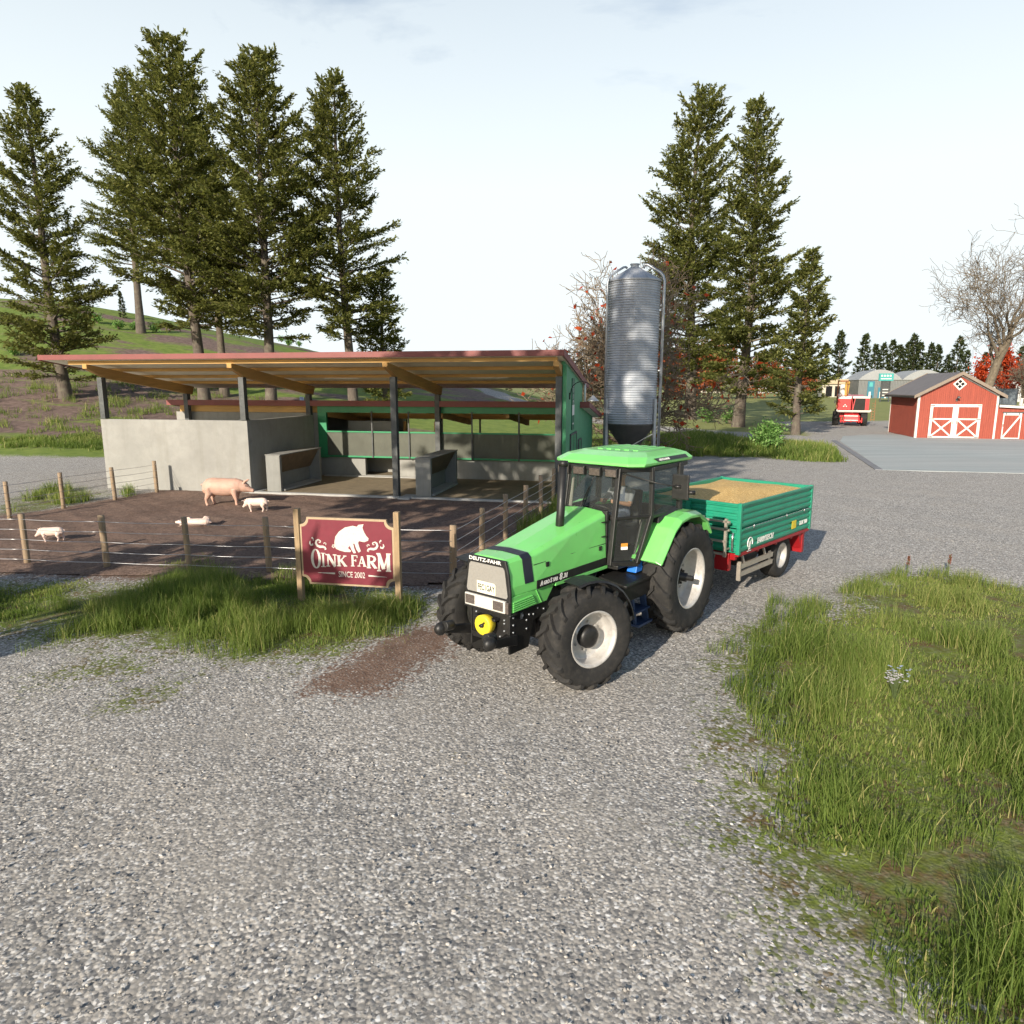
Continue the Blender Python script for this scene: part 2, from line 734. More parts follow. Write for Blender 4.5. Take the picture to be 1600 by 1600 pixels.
# ------------------------------------------------------------------ ground masks
def sdist(px, py, poly):
    """signed distance to a polygon, positive inside"""
    px = np.asarray(px, float)
    py = np.asarray(py, float)
    d = np.full(px.shape, 1e9)
    ins = np.zeros(px.shape, bool)
    n = len(poly)
    for i in range(n):
        x0, y0 = poly[i]
        x1, y1 = poly[(i + 1) % n]
        ex, ey = x1 - x0, y1 - y0
        t = np.clip(((px - x0) * ex + (py - y0) * ey) / (ex * ex + ey * ey + 1e-12), 0, 1)
        d = np.minimum(d, np.hypot(px - x0 - t * ex, py - y0 - t * ey))
        c = (y0 > py) != (y1 > py)
        with np.errstate(divide='ignore', invalid='ignore'):
            xi = x0 + (py - y0) * ex / (ey if ey else 1e-12)
        ins ^= c & (px < xi)
    return np.where(ins, d, -d)


def pdist(px, py, line):
    d = np.full(np.shape(px), 1e9)
    for (x0, y0), (x1, y1) in zip(line[:-1], line[1:]):
        ex, ey = x1 - x0, y1 - y0
        t = np.clip(((px - x0) * ex + (py - y0) * ey) / (ex * ex + ey * ey), 0, 1)
        d = np.minimum(d, np.hypot(px - x0 - t * ex, py - y0 - t * ey))
    return d


def poly_px(pts):
    return [un(*p) for p in pts]


GRASS_R = poly_px([(1165, 1300), (1205, 1180), (1170, 1110), (1150, 1040), (1180, 985), (1215, 960), (1300, 965), (1340, 935), (1375, 905), (1420, 897), (1490, 897), (1540, 910), (1640, 930), (1900, 960)]) + [(14, 2.5), (3.1, 2.5), (2.6, 4.5)]
GRASS_L = poly_px([(-260, 905), (-60, 905), (40, 915), (110, 905), (170, 925), (250, 890), (330, 880), (440, 885), (560, 915), (640, 925), (662, 955), (640, 975), (600, 1000), (540, 1020), (450, 1032), (380, 1028), (280, 1010), (200, 1000), (110, 1000), (40, 985), (-260, 1010)])
MOSS = [poly_px([(60, 1060), (170, 1030), (260, 1035), (180, 1060), (90, 1072)]), poly_px([(165, 1085), (260, 1065), (230, 1090), (185, 1115)]), poly_px([(1095, 1140), (1160, 1100), (1180, 1170), (1110, 1190)]), poly_px([(1130, 1010), (1220, 975), (1330, 955), (1240, 1000), (1160, 1050)])]
GRASS_F = poly_px([(1015, 684), (1090, 680), (1170, 692), (1230, 694), (1292, 702), (1312, 708), (1310, 722), (1250, 720), (1190, 715), (1120, 713), (1060, 712), (1020, 706)])
MUDP = poly_px([(468, 1084), (490, 1060), (560, 1020), (600, 995), (640, 980), (700, 978), (720, 1000), (680, 1025), (630, 1062), (570, 1088)])
FENCE_L = poly_px([(-60, 805), (60, 768), (120, 762), (175, 768), (150, 785), (95, 800), (0, 818)])
FENCE_R = [(-.4, 18.2), (.6, 17.4), (1.2, 20), (2.2, 24), (1.6, 25), (.7, 21.5)]
GRAVEL_MAIN = [(-80, -60), (120, -60), (120, 100), (31, 82), (26.5, 62), (22, 54), (12, 51), (7, 45), (3.4, 39), (-12, 41.3), (-17, 41.5), (-22, 42.0), (-31, 41.5), (-80, 47)]
PATH = [(28, 52), (23, 58), (17.5, 65), (11, 76), (5, 90), (-3, 107), (-12, 120), (-26, 135)]
PAVED = [(25.3, 53.7), (19.0, 35.4), (26, 33.8), (75, 32.5), (75, 62), (31.5, 61), (28, 59)]


YARD = [(-21.5, 16.7), (-15, 16.0), (-9.5, 15.35), (-5.5, 15.15), (-1.0, 14.55), (-.3, 16.6), (.5, 19.6), (1.25, 23.0), (1.9, 25.3), (-.5, 25.75), (-4.2, 26.42), (-9.5, 27.5), (-14.2, 28.6), (-15.2, 26.2), (-16.2, 23.6), (-18.5, 21)]


def fields(X, Y):
    g = {}
    w = lambda d, s: np.clip(.5 + d / s, 0, 1)
    gm = w(sdist(X, Y, GRAVEL_MAIN), 2.4)
    gm = np.maximum(gm, w(2.6 - pdist(X, Y, PATH), 1.6))
    gr = w(sdist(X, Y, GRASS_R), 2.2)
    gl = w(sdist(X, Y, GRASS_L), 2.2)
    gf = w(sdist(X, Y, GRASS_F), 1.6)
    mo = 0
    for p in MOSS:
        mo = np.maximum(mo, .80 * w(sdist(X, Y, p), 1.3))
    fe = np.maximum(w(sdist(X, Y, FENCE_L), 2.5), w(sdist(X, Y, FENCE_R), 1.5)) * .72
    g['gravel'] = gm
    g['grass'] = np.maximum.reduce([gr, gl, gf, mo, fe])
    g['mud'] = np.maximum(w(sdist(X, Y, MUDP), .9), .9 * w(sdist(X, Y, YARD) + .3, 1.1))
    g['hill'] = np.clip((Y - 36) / 3, 0, 1) * np.clip((16 - X) / 6, 0, 1) * np.clip((200 - Y) / 40, 0, 1)
    return g


def axis_pts(a, b, step, lo, hi, grow):
    p = list(np.arange(a, b + 1e-6, step))
    s = step
    while p[-1] < hi:
        s *= grow
        p.append(p[-1] + s)
    s = step
    while p[0] > lo:
        s *= grow
        p.insert(0, p[0] - s)
    return np.array(p)


gxs = axis_pts(-14, 14, .3, -1600, 1700, 1.065)
gys = axis_pts(2, 30, .3, -220, 2400, 1.055)
GX, GY = np.meshgrid(gxs, gys)
GXf, GYf = GX.ravel(), GY.ravel()
GZ = hgt(GXf, GYf)
near = np.exp(-np.hypot(GXf, GYf - 14) / 40)
GZ = GZ + near * .03 * (np.sin(GXf * 1.7 + np.sin(GYf * .9)) * np.sin(GYf * 1.3) - .6)
nx, ny = len(gxs), len(gys)
idx = np.arange(nx * ny).reshape(ny, nx)
GF = np.stack([idx[:-1, :-1], idx[:-1, 1:], idx[1:, 1:], idx[1:, :-1]], -1).reshape(-1, 4)


def ground_mat():
    t = NT('yard ground')
    w1 = t.noise(.9, 6, .62)
    w2 = t.noise(5.0, 5, .65)
    wob = t.math('ADD', t.math('MULTIPLY', w1, .7), t.math('MULTIPLY', w2, .5))       # about .6
    # gravel: chips of different greys
    vw = t.n.new('ShaderNodeMix')
    vw.data_type = 'VECTOR'
    vc = t.coord((1, 1, 1))
    ca = t.vor(25.0, vc)
    cb = t.vor(41.0, t.coord((1.0, 1.2, 1), (0, 0, .7)))
    ra = t.n.new('ShaderNodeSeparateColor')
    t.l(ca.outputs['Color'], ra.inputs[0])
    rb = t.n.new('ShaderNodeSeparateColor')
    t.l(cb.outputs['Color'], rb.inputs[0])
    chips = t.ramp(ra.outputs[0], [(0, (.10, .10, .105)), (.2, (.21, .205, .195)), (.5, (.35, .325, .29)), (.75, (.50, .465, .415)), (.9, (.69, .67, .63)), (1, (.82, .81, .79))])
    chipb = t.ramp(rb.outputs[1], [(0, (.12, .125, .13)), (.35, (.27, .26, .25)), (.7, (.46, .42, .365)), (1, (.74, .71, .66))])
    grav = t.mix(t.mrange(rb.outputs[0], .45, .55), chips, chipb)
    gap = t.mrange(ca.outputs['Distance'], .45, .85, 0, .4)
    grav = t.mix(gap, grav, (.07, .065, .06))
    tint = t.noise(.16, 5, .6)
    grav = t.mix(t.mrange(tint, .35, .7, 0, .5), grav, t.mix(.4, grav, (.40, .365, .33)))
    sand = t.mrange(t.noise(.45, 5, .6), .5, .72, 0, .55)
    grav = t.mix(sand, grav, (.37, .34, .30))
    grav = t.mix(.08, grav, (.38, .36, .33))
    # worn weedy soil under the long grass
    gn = t.noise(2.1, 7, .68)
    gsoil = t.ramp(gn, [(.2, (.10, .055, .028)), (.40, (.15, .095, .04)), (.48, (.12, .13, .03)), (.6, (.16, .20, .03)), (.85, (.25, .28, .05))])
    gsoil = t.mix(t.mrange(t.noise(26, 4, .7), .4, .7, 0, .6), gsoil, (.07, .10, .02))
    # brown soil
    mn = t.noise(3.3, 8, .7)
    mud = t.ramp(mn, [(.2, (.08, .05, .037)), (.5, (.18, .118, .088)), (.85, (.29, .21, .16))])
    # mown field with stripes
    st = t.wave(.36, t.coord((1, 1, 1), (0, 0, R(-52))), 'X', .6, 1)
    fn = t.noise(.35, 6, .65)
    lawn = t.mix(t.mrange(st, .35, .65), (.19, .21, .07), (.31, .315, .12))
    lawn = t.mix(t.mrange(fn, .4, .72, 0, .6), lawn, (.165, .20, .06))
    # hillside: bands of grass and of brown litter
    hn = t.noise(1.0, 5, .6, t.coord((.045, .16, .16), (0, 0, R(24))))
    hgrass = t.mix(t.mrange(t.noise(1.1, 6, .65), .35, .7), (.115, .175, .032), (.215, .27, .058))
    litter = t.mix(t.mrange(t.noise(2.2, 8, .7), .35, .68), (.105, .074, .062), (.26, .182, .152))
    sy = t.n.new('ShaderNodeSeparateXYZ')
    t.l(t.tc.outputs['Object'], sy.inputs[0])
    low = t.math('MULTIPLY', t.mrange(sy.outputs[1], 60, 80, .10, 0), t.mrange(sy.outputs[0], -20, -8, 1, -1.4))
    low = t.math('MULTIPLY', low, t.mrange(sy.outputs[1], 47, 51, 0, 1))
    hillc = t.mix(t.mrange(t.math('ADD', t.math('ADD', hn, low), t.math('MULTIPLY', w2, .18)), .60, .66), hgrass, litter)
    # weave together
    c = t.mix(t.attr('hill'), lawn, hillc)
    dith = t.math('MULTIPLY', t.math('SUBTRACT', ra.outputs[1], .5), .55)
    edge = lambda a, k=1.0, d=1.0: t.mrange(t.math('ADD', t.math('ADD', t.attr(a), t.math('MULTIPLY', dith, d)), t.math('MULTIPLY', t.math('SUBTRACT', wob, .6), k)), .38, .62)
    eg = edge('gravel', 1.0, .6)
    c = t.mix(eg, c, grav)
    ea = edge('grass', 1.5)
    ea2 = t.math('MULTIPLY', ea, t.mrange(t.vor(11).outputs['Distance'], .3, .7, 1, .88))
    c = t.mix(ea2, c, gsoil)
    em = edge('mud', 1.3)
    em2 = t.math('MULTIPLY', em, t.mrange(rb.outputs[2], .88, .94, 1, .3))
    c = t.mix(em2, c, mud)
    t.set(Base_Color=c, Roughness=.93)
    t.b.inputs['Specular IOR Level'].default_value = .2
    hgtv = t.math('ADD', t.math('MULTIPLY', t.mrange(ca.outputs['Distance'], 0, .7, 1, 0), t.mrange(ra.outputs[2], 0, 1, .35, 1)), t.math('MULTIPLY', w2, .6))
    t.bump(hgtv, .38, .025)
    return t.mat


M['ground'] = ground_mat()
gme = np_mesh('ground', np.stack([GXf, GYf, GZ], -1), GF, [M['ground']], True, fields(GXf, GYf))
tag(link_mesh('ground', gme), kind='structure')


# ------------------------------------------------------------------ soil of the pig yard
def soil_mat():
    t = NT('trampled brown soil')
    n1 = t.noise(1.2, 7, .65)
    n2 = t.noise(7.5, 8, .72)
    n3 = t.noise(.35, 4, .6)
    k = t.ramp(n2, [(.2, (.085, .057, .044)), (.5, (.215, .148, .115)), (.8, (.36, .26, .205))])
    k = t.mix(t.mrange(n1, .42, .68, 0, .7), k, (.25, .165, .125))
    k = t.mix(t.mrange(n3, .45, .7, 0, .4), k, (.12, .08, .062))
    v = t.vor(19, t.coord((1, 1.3, 1)))
    k = t.mix(t.mrange(v.outputs['Distance'], .5, .85, 0, .5), k, (.03, .02, .016))
    t.set(Base_Color=k, Roughness=.95)
    t.b.inputs['Specular IOR Level'].default_value = .15
    t.bump(t.math('ADD', n2, t.math('MULTIPLY', n1, .8)), .8, .05)
    return t.mat


M['soil'] = soil_mat()


def jag(poly, step, amp, seed):
    r = random.Random(seed)
    out = []
    n = len(poly)
    for i in range(n):
        x0, y0 = poly[i]
        x1, y1 = poly[(i + 1) % n]
        k = max(1, int(math.hypot(x1 - x0, y1 - y0) / step))
        for j in range(k):
            t = j / k
            out.append((x0 + (x1 - x0) * t + r.uniform(-amp, amp), y0 + (y1 - y0) * t + r.uniform(-amp, amp)))
    return out


def sheet(name, poly, mat, z, step):
    """grid-filled sheet with relief fading to the outline"""
    xs = np.arange(min(p[0] for p in poly) - step, max(p[0] for p in poly) + step, step)
    ys = np.arange(min(p[1] for p in poly) - step, max(p[1] for p in poly) + step, step)
    X, Y = np.meshgrid(xs, ys)
    d = sdist(X, Y, poly)
    # pull the first outside ring onto the outline
    keep = d > -step * .55
    Z = np.where(d > 0, z + np.clip(d / .6, 0, 1) * (.022 + .025 * np.sin(X * 2.9 + np.sin(Y * 2)) * np.sin(Y * 3.3 + 1) + .012 * np.sin(X * 8.1) * np.sin(Y * 7.3)), z - .03)
    nyy, nxx = X.shape
    ii = np.arange(nxx * nyy).reshape(nyy, nxx)
    F = np.stack([ii[:-1, :-1], ii[:-1, 1:], ii[1:, 1:], ii[1:, :-1]], -1)
    ok = keep[:-1, :-1] & keep[:-1, 1:] & keep[1:, 1:] & keep[1:, :-1]
    me = np_mesh(name, np.stack([X.ravel(), Y.ravel(), Z.ravel()], -1), F[ok], [mat], True)
    return link_mesh(name, me)


tag(sheet('soil_yard', jag(YARD, .5, .16, 3), M['soil'], .022, .14), kind='structure')


# ------------------------------------------------------------------ paved yard by the red barn
def paved_mat():
    t = NT('worn grey green paving')
    a = t.noise(1.0, 6, .6, t.coord((.12, 1.0, 1), (0, 0, R(4))))
    b = t.noise(6, 6, .7)
    k = t.mix(t.mrange(a, .3, .7), (.29, .325, .325), (.42, .45, .44))
    k = t.mix(t.mrange(b, .45, .75, 0, .4), k, (.25, .27, .27))
    k = t.mix(t.mrange(t.noise(.12, 4), .45, .7, 0, .4), k, (.40, .39, .37))
    t.set(Base_Color=k, Roughness=.85)
    t.bump(b, .3, .01)
    return t.mat


M['paved'] = paved_mat()
mb = MB()
mb.prism(PAVED, 'z', -.05, .018)
tag(mb.build('paved_yard', M['paved']), kind='structure')
M['edging'] = concrete('dark edging stone', (.20, .205, .22))
mb = MB()
a, b = Vector((25.25, 54.2, 0)), Vector((18.95, 35.3, 0))
n = 24
for i in range(n):
    p = a.lerp(b, i / n)
    q = a.lerp(b, (i + .97) / n)
    off = Vector((-.34, .11, 0))
    mb.hexa([(p.x, p.y, -.1), (q.x, q.y, -.1), (q.x + off.x, q.y + off.y, -.1), (p.x + off.x, p.y + off.y, -.1), (p.x, p.y, .05), (q.x, q.y, .05), (q.x + off.x, q.y + off.y, .05), (p.x + off.x, p.y + off.y, .05)])
tag(mb.build('kerb', M['edging'], bevel=.02), kind='structure')


# ------------------------------------------------------------------ loose stones lying on the gravel
def stone_mat():
    t = NT('loose stones')
    k = t.ramp(t.attr('tone'), [(0, (.15, .15, .155)), (.35, (.29, .275, .26)), (.7, (.42, .385, .34)), (1, (.66, .63, .59))])
    k = t.mix(t.mrange(t.noise(30, 4), .4, .7, 0, .4), k, (.2, .19, .175))
    t.set(Base_Color=k, Roughness=.9)
    return t.mat


M['stone'] = stone_mat()
r = np.random.default_rng(77)
n = 15000
sy_ = 2.5 + 17 * r.random(n) ** 1.35
sx_ = r.uniform(-1, 1, n) * (sy_ * .82 + 2.5)
f_ = fields(sx_, sy_)
ok = (f_['gravel'] > .6) & (f_['grass'] < .45) & (f_['mud'] < .3) & (sdist(sx_, sy_, YARD) < -.2)
sx_, sy_ = sx_[ok], sy_[ok]
n = len(sx_)
sz = .007 + .014 * r.random(n) ** 2.6
octa = np.array([[1, 0, 0], [.5, .87, .1], [-.5, .87, -.1], [-1, 0, .1], [-.5, -.87, 0], [.5, -.87, -.1], [.25, .1, .75], [-.3, -.1, .7], [0, 0, -.6]], float)
tri = np.array([[0, 1, 6], [1, 2, 6], [2, 7, 6], [2, 3, 7], [3, 4, 7], [4, 5, 7], [5, 6, 7], [5, 0, 6], [1, 0, 8], [2, 1, 8], [3, 2, 8], [4, 3, 8], [5, 4, 8], [0, 5, 8]])
P = octa[None] * r.uniform(.65, 1.35, (n, 9, 3)) * np.stack([sz * r.uniform(.9, 1.6, n), sz * r.uniform(.7, 1.1, n), sz * r.uniform(.5, .9, n)], -1)[:, None]
a = r.uniform(0, 2 * PI, n)
ca, sa = np.cos(a)[:, None], np.sin(a)[:, None]
V = np.stack([P[..., 0] * ca - P[..., 1] * sa + sx_[:, None], P[..., 0] * sa + P[..., 1] * ca + sy_[:, None], P[..., 2] + (hgt(sx_, sy_) - .012 + sz * .25)[:, None]], -1).reshape(-1, 3)
F = (tri[None] + (np.arange(n) * 9)[:, None, None]).reshape(-1, 3)
so = link_mesh('gravel_stones', np_mesh('gravel_stones', V, F, [M['stone']], False, {'tone': np.repeat(r.random(n), 9)}))
tag(so, 'loose grey and tan stones lying on the gravel yard', 'gravel', None, 'stuff')
# ------------------------------------------------------------------ the open-fronted pig barn
BA = R(12)
BARN = empty('pig_barn', (-4.14, 26.4, 0), -BA)
tag(BARN, 'long open-fronted pig barn with maroon sloping roofs, concrete walls and green end wall', 'barn')
XL, XR = -15.0, 6.22                      # upper roof edges
C0, C1, C2, C3 = -13.05, -6.6, -.3, 5.95  # columns


def zroof(y):
    return 5.28 - .137 * (y + .95)        # underside of the upper roof


def zlow(y):
    return 3.38 - .12 * (y - 5.2)         # underside of the lower roof


# upper roof: sheet, lining, trim
mb = MB()
mb.hexa([(XL, -.95, zroof(-.95) + .09), (XR, -.95, zroof(-.95) + .09), (XR, 7.4, zroof(7.4) + .09), (XL, 7.4, zroof(7.4) + .09),
         (XL, -.95, zroof(-.95) + .17), (XR, -.95, zroof(-.95) + .17), (XR, 7.4, zroof(7.4) + .17), (XL, 7.4, zroof(7.4) + .17)])
roof = mb.build('roof', M['roofmetal'], BARN)
mb = MB()
mb.hexa([(XL + .06, -.9, zroof(-.9)), (XR - .06, -.9, zroof(-.9)), (XR - .06, 7.36, zroof(7.36)), (XL + .06, 7.36, zroof(7.36)),
         (XL + .06, -.9, zroof(-.9) + .085), (XR - .06, -.9, zroof(-.9) + .085), (XR - .06, 7.36, zroof(7.36) + .085), (XL + .06, 7.36, zroof(7.36) + .085)])
mb.build('roof_lining', M['soffit'], roof)
mb = MB()
mb.box((XL - .03, -1.0, zroof(-.95) - .012), (XR + .03, -.953, zroof(-.95) + .19))
mb.build('roof_trim', M['maroon'], roof, bevel=.008)
for x0, x1 in ((XL - .033, XL - .001), (XR + .001, XR + .033)):
    mb = MB()
    mb.hexa([(x0, -.95, zroof(-.95) - .03), (x1, -.95, zroof(-.95) - .03), (x1, 7.42, zroof(7.42) - .03), (x0, 7.42, zroof(7.42) - .03),
             (x0, -.95, zroof(-.95) + .22), (x1, -.95, zroof(-.95) + .22), (x1, 7.42, zroof(7.42) + .22), (x0, 7.42, zroof(7.42) + .22)])
    mb.build('roof_trim', M['maroon'], roof, bevel=.008)
# rafters and purlins
for cx in (C0, C1, C2, C3):
    w = .1
    mb = MB()
    pr_ = [(-.8, zroof(-.8) - .155), (-.8, zroof(-.8) - .33), (.2, zroof(.2) - .56), (5.55, zroof(5.55) - .56), (5.75, zroof(5.75) - .155)]
    mb.prism(pr_, 'x', cx - w, cx + w)
    mb.build('rafter', M['rafter'], BARN, bevel=.01)
for py in (-.58, 1.25, 3.1, 4.95):
    mb = MB()
    z = zroof(py)
    xs_ = [C0 - .9, C3 + .02]
    mb.hexa([(xs_[0], py - .07, z - .13), (xs_[1], py - .07, z - .13), (xs_[1], py + .07, z - .13), (xs_[0], py + .07, z - .13),
             (xs_[0], py - .07, z - .003), (xs_[1], py - .07, z - .003), (xs_[1], py + .07, z - .02), (xs_[0], py + .07, z - .02)])
    mb.build('purlin', M['beam'], BARN)
# columns
for cx in (C0, C1, C2, C3):
    for cy in (0.0, 5.25):
        if cx == C3 and cy > 1:
            continue
        mb = MB()
        top = zroof(cy) - .562
        base = 2.92 if (cy == 0 and cx in (C0, C1)) else .02
        # H-section
        for s_ in (-1, 1):
            mb.box((cx - .11, cy + s_ * .105 - .012, base), (cx + .11, cy + s_ * .105 + .012, top))
        mb.box((cx - .1, cy - .092, base), (cx + .1, cy + .092, top))
        mb.box((cx - .15, cy - .15, base), (cx + .15, cy + .15, base + .025))
        mb.build('column', M['steelpost'], BARN)
mb = MB()
mb.box((C3 + .12, .0, .02), (C3 + .26, .16, zroof(0) - .16))
mb.build('corner_post', M['frgreen'], BARN)
# concrete walls
mb = MB()
mb.box((-13.2, -.1, 0), (-6.45, .1, 2.9))
mb.build('wall', M['concrete'], BARN, bevel=.015)
mb = MB()
mb.box((-6.65, .102, 0), (-6.45, 5.35, 2.9))
mb.build('wall', M['concrete'], BARN, bevel=.015)
mb = MB()
mb.box((-13.9, 5.5, 0), (-6.3, 5.7, 3.0))
mb.build('wall', M['concrete'], BARN, bevel=.015)
mb = MB()
mb.box((-13.9, 5.702, 0), (-13.7, 10.8, 2.6))
mb.build('wall', M['concrete'], BARN, bevel=.015)
# kerb and floor of the front bay
mb = MB()
mb.box((-6.45, -.28, 0), (-.12, -.06, .10))
mb.box((.36, -.28, 0), (5.85, -.06, .10))
mb.box((-.118, -.42, 0), (.358, .5, .085))
mb.box((-6.449, -.05, 0), (-6.2, 5.3, .07))
mb.box((-6.0, 5.25, 0), (-.4, 5.49, .08))
mb.build('floor_kerb', M['kerbcon'], BARN, bevel=.012)


def straw_mat():
    t = NT('straw littered floor')
    v = t.noise(1.0, 8, .72, t.coord((3, 9, 3), (0, 0, .5)))
    n = t.noise(1.4, 6, .65)
    k = t.ramp(v, [(.2, (.10, .075, .045)), (.5, (.235, .185, .115)), (.85, (.35, .29, .19))])
    k = t.mix(t.mrange(n, .4, .7, 0, .65), k, (.15, .115, .075))
    t.set(Base_Color=k, Roughness=.95)
    t.bump(v, .7, .03)
    return t.mat


M['straw'] = straw_mat()
mb = MB()
mb.box((-6.2, -.06, -.02), (5.9, 10.75, .04))
mb.box((-13.68, 5.72, -.02), (-6.202, 10.75, .04))
mb.build('floor', M['straw'], BARN)
# feed hoppers: end panels, top slab, sloping board
for hx, hy, hl in ((-5.98, .28, 3.5), (.36, .3, 3.6)):
    hop = empty('feed_hopper', (hx, hy, 0), 0, BARN)
    for yy in (0, hl - .16):
        mb = MB()
        mb.box((0, yy, .04), (.62, yy + .16, 1.5))
        mb.build('end_panel', M['conhop'], hop, bevel=.012)
    mb = MB()
    mb.box((.0, .162, .04), (.12, hl - .162, 1.44))
    mb.box((-.02, -.02, 1.502), (.66, hl + .02, 1.54))
    mb.build('back_panel', M['conhop'], hop, bevel=.01)
    mb = MB()
    mb.hexa([(.125, .17, .72), (.17, .17, .72), (.17, hl - .17, .72), (.125, hl - .17, .72), (.57, .17, 1.49), (.61, .17, 1.49), (.61, hl - .17, 1.49), (.57, hl - .17, 1.49)])
    mb.build('hopper_board', M['feedboard'], hop)
    mb = MB()
    mb.box((.12, .17, .05), (.7, hl - .17, .13))
    mb.build('trough', M['kerbcon'], hop, bevel=.01)
# the lower rear shed: roof, green frame, curtain, dwarf wall
LX0, LX1 = -14.1, 6.5
mb = MB()
mb.hexa([(LX0, 5.2, zlow(5.2) + .08), (LX1, 5.2, zlow(5.2) + .08), (LX1, 11.4, zlow(11.4) + .08), (LX0, 11.4, zlow(11.4) + .08),
         (LX0, 5.2, zlow(5.2) + .15), (LX1, 5.2, zlow(5.2) + .15), (LX1, 11.4, zlow(11.4) + .15), (LX0, 11.4, zlow(11.4) + .15)])
lroof = mb.build('lower_roof', M['roofmetal'], BARN)
mb = MB()
mb.hexa([(LX0 + .05, 5.22, zlow(5.22)), (LX1 - .05, 5.22, zlow(5.22)), (LX1 - .05, 11.36, zlow(11.36)), (LX0 + .05, 11.36, zlow(11.36)),
         (LX0 + .05, 5.22, zlow(5.22) + .075), (LX1 - .05, 5.22, zlow(5.22) + .075), (LX1 - .05, 11.36, zlow(11.36) + .075), (LX0 + .05, 11.36, zlow(11.36) + .075)])
mb.build('roof_lining', M['soffit'], lroof)
mb = MB()
mb.box((LX0 - .03, 5.14, zlow(5.2) - .06), (LX1 + .03, 5.196, zlow(5.2) + .2))
mb.build('roof_trim', M['maroon'], lroof, bevel=.006)
for x0, x1 in ((LX0 - .033, LX0 - .002), (LX1 + .002, LX1 + .033)):
    mb = MB()
    mb.hexa([(x0, 5.2, zlow(5.2) - .04), (x1, 5.2, zlow(5.2) - .04), (x1, 11.4, zlow(11.4) - .04), (x0, 11.4, zlow(11.4) - .04),
             (x0, 5.2, zlow(5.2) + .19), (x1, 5.2, zlow(5.2) + .19), (x1, 11.4, zlow(11.4) + .19), (x0, 11.4, zlow(11.4) + .19)])
    mb.build('roof_trim', M['maroon'], lroof, bevel=.006)
for py in (7.0, 8.9, 10.6):
    mb = MB()
    z = zlow(py)
    mb.box((-13.6, py - .06, z - .22), (6.0, py + .06, z - .01))
    mb.build('purlin', M['beam'], BARN)
for cx in (C1 + .6, C2, 2.8):
    mb = MB()
    mb.prism([(5.75, zlow(5.75) - .225), (5.75, zlow(5.75) - .5), (10.7, zlow(10.7) - .5), (10.7, zlow(10.7) - .225)], 'x', cx - .08, cx + .08)
    mb.build('rafter', M['rafter'], BARN)
mb = MB()
mb.box((-13.7, 5.54, 3.005), (-6.35, 5.68, 3.33))
mb.build('header_beam', M['beam'], BARN)
mb = MB()
mb.box((-6.28, 5.42, 3.02), (5.86, 5.56, 3.34))
mb.box((-6.28, 5.42, .9), (-5.85, 5.56, 3.018))
mb.build('green_frame', M['frgreen'], BARN, bevel=.006)
for cx in (-3.55, -1.75, 1.25, 3.4):
    mb = MB()
    mb.box((cx - .03, 5.36, .93), (cx + .03, 5.40, 3.1))
    mb.build('stud', M['steelpost'], BARN)
mb = MB()
mb.box((-5.84, 5.44, 1.02), (5.84, 5.48, 2.1))
cur = mb.build('wind_curtain', M['curtain'], BARN)
mb = MB()
mb.box((-5.85, 5.405, 2.102), (5.85, 5.50, 2.17))
mb.box((-5.85, 5.405, .94), (5.85, 5.50, 1.018))
mb.build('curtain_rail', M['frgreen'], cur, bevel=.006)
mb = MB()
mb.box((-6.3, 5.62, 0), (-4.05, 5.82, .99))
mb.box((-2.35, 5.62, 0), (5.86, 5.82, .99))
mb.box((-4.05, 5.62, .0), (-2.35, 5.82, .09))
mb.build('dwarf_wall', M['concrete'], BARN, bevel=.012)
mb = MB()
mb.box((-13.68, 10.75, 0), (-4.0, 10.95, 2.55))
mb.box((-3.998, 10.75, 0), (5.9, 10.95, 1.15))
mb.build('rear_wall', M['concrete'], BARN, bevel=.012)
for a_, b_ in (((-5.2, 7.4, 0), (-5.0, 10.7, 2.5)), ((-5.6, 7.2, .05), (-3.1, 7.38, 2.55))):
    mb = MB()
    mb.box(a_, b_)
    mb.build('pen_divider', M['concrete'], BARN, bevel=.012)
for cx in (-3.9, -1.9, .2, 2.3, 4.4):
    mb = MB()
    mb.box((cx - .04, 10.8, 1.152), (cx + .04, 10.9, 2.6))
    mb.build('rear_post', M['steelpost'], BARN)
for x0, x1 in ((-1.4, -.55), (-3.0, -2.75)):
    mb = MB()
    mb.box((x0 if x0 > -2 else -3.0, 8.0, .05), (x0 + .12 if x0 > -2 else -2.86, 8.12, 2.5))
    mb.build('inner_post', M['rafter'], BARN)
# tube lights under both roofs
for lx, ly, f in ((-9.7, 3.2, zroof), (-3.9, 3.2, zroof), (2.6, 3.2, zroof), (-2.6, 8.0, zlow), (2.9, 8.0, zlow)):
    mb = MB()
    mb.box((lx - .8, ly - .05, f(ly) - .16), (lx + .8, ly + .05, f(ly) - .06))
    mb.build('tube_light', M['tubelight'], BARN, bevel=.02)
# green end wall with doors, banner, lamp
GX0 = 5.98


def slabx(mb, poly, x0, x1, mi=0):
    return mb.prism(poly, 'x', x0, x1, mi)


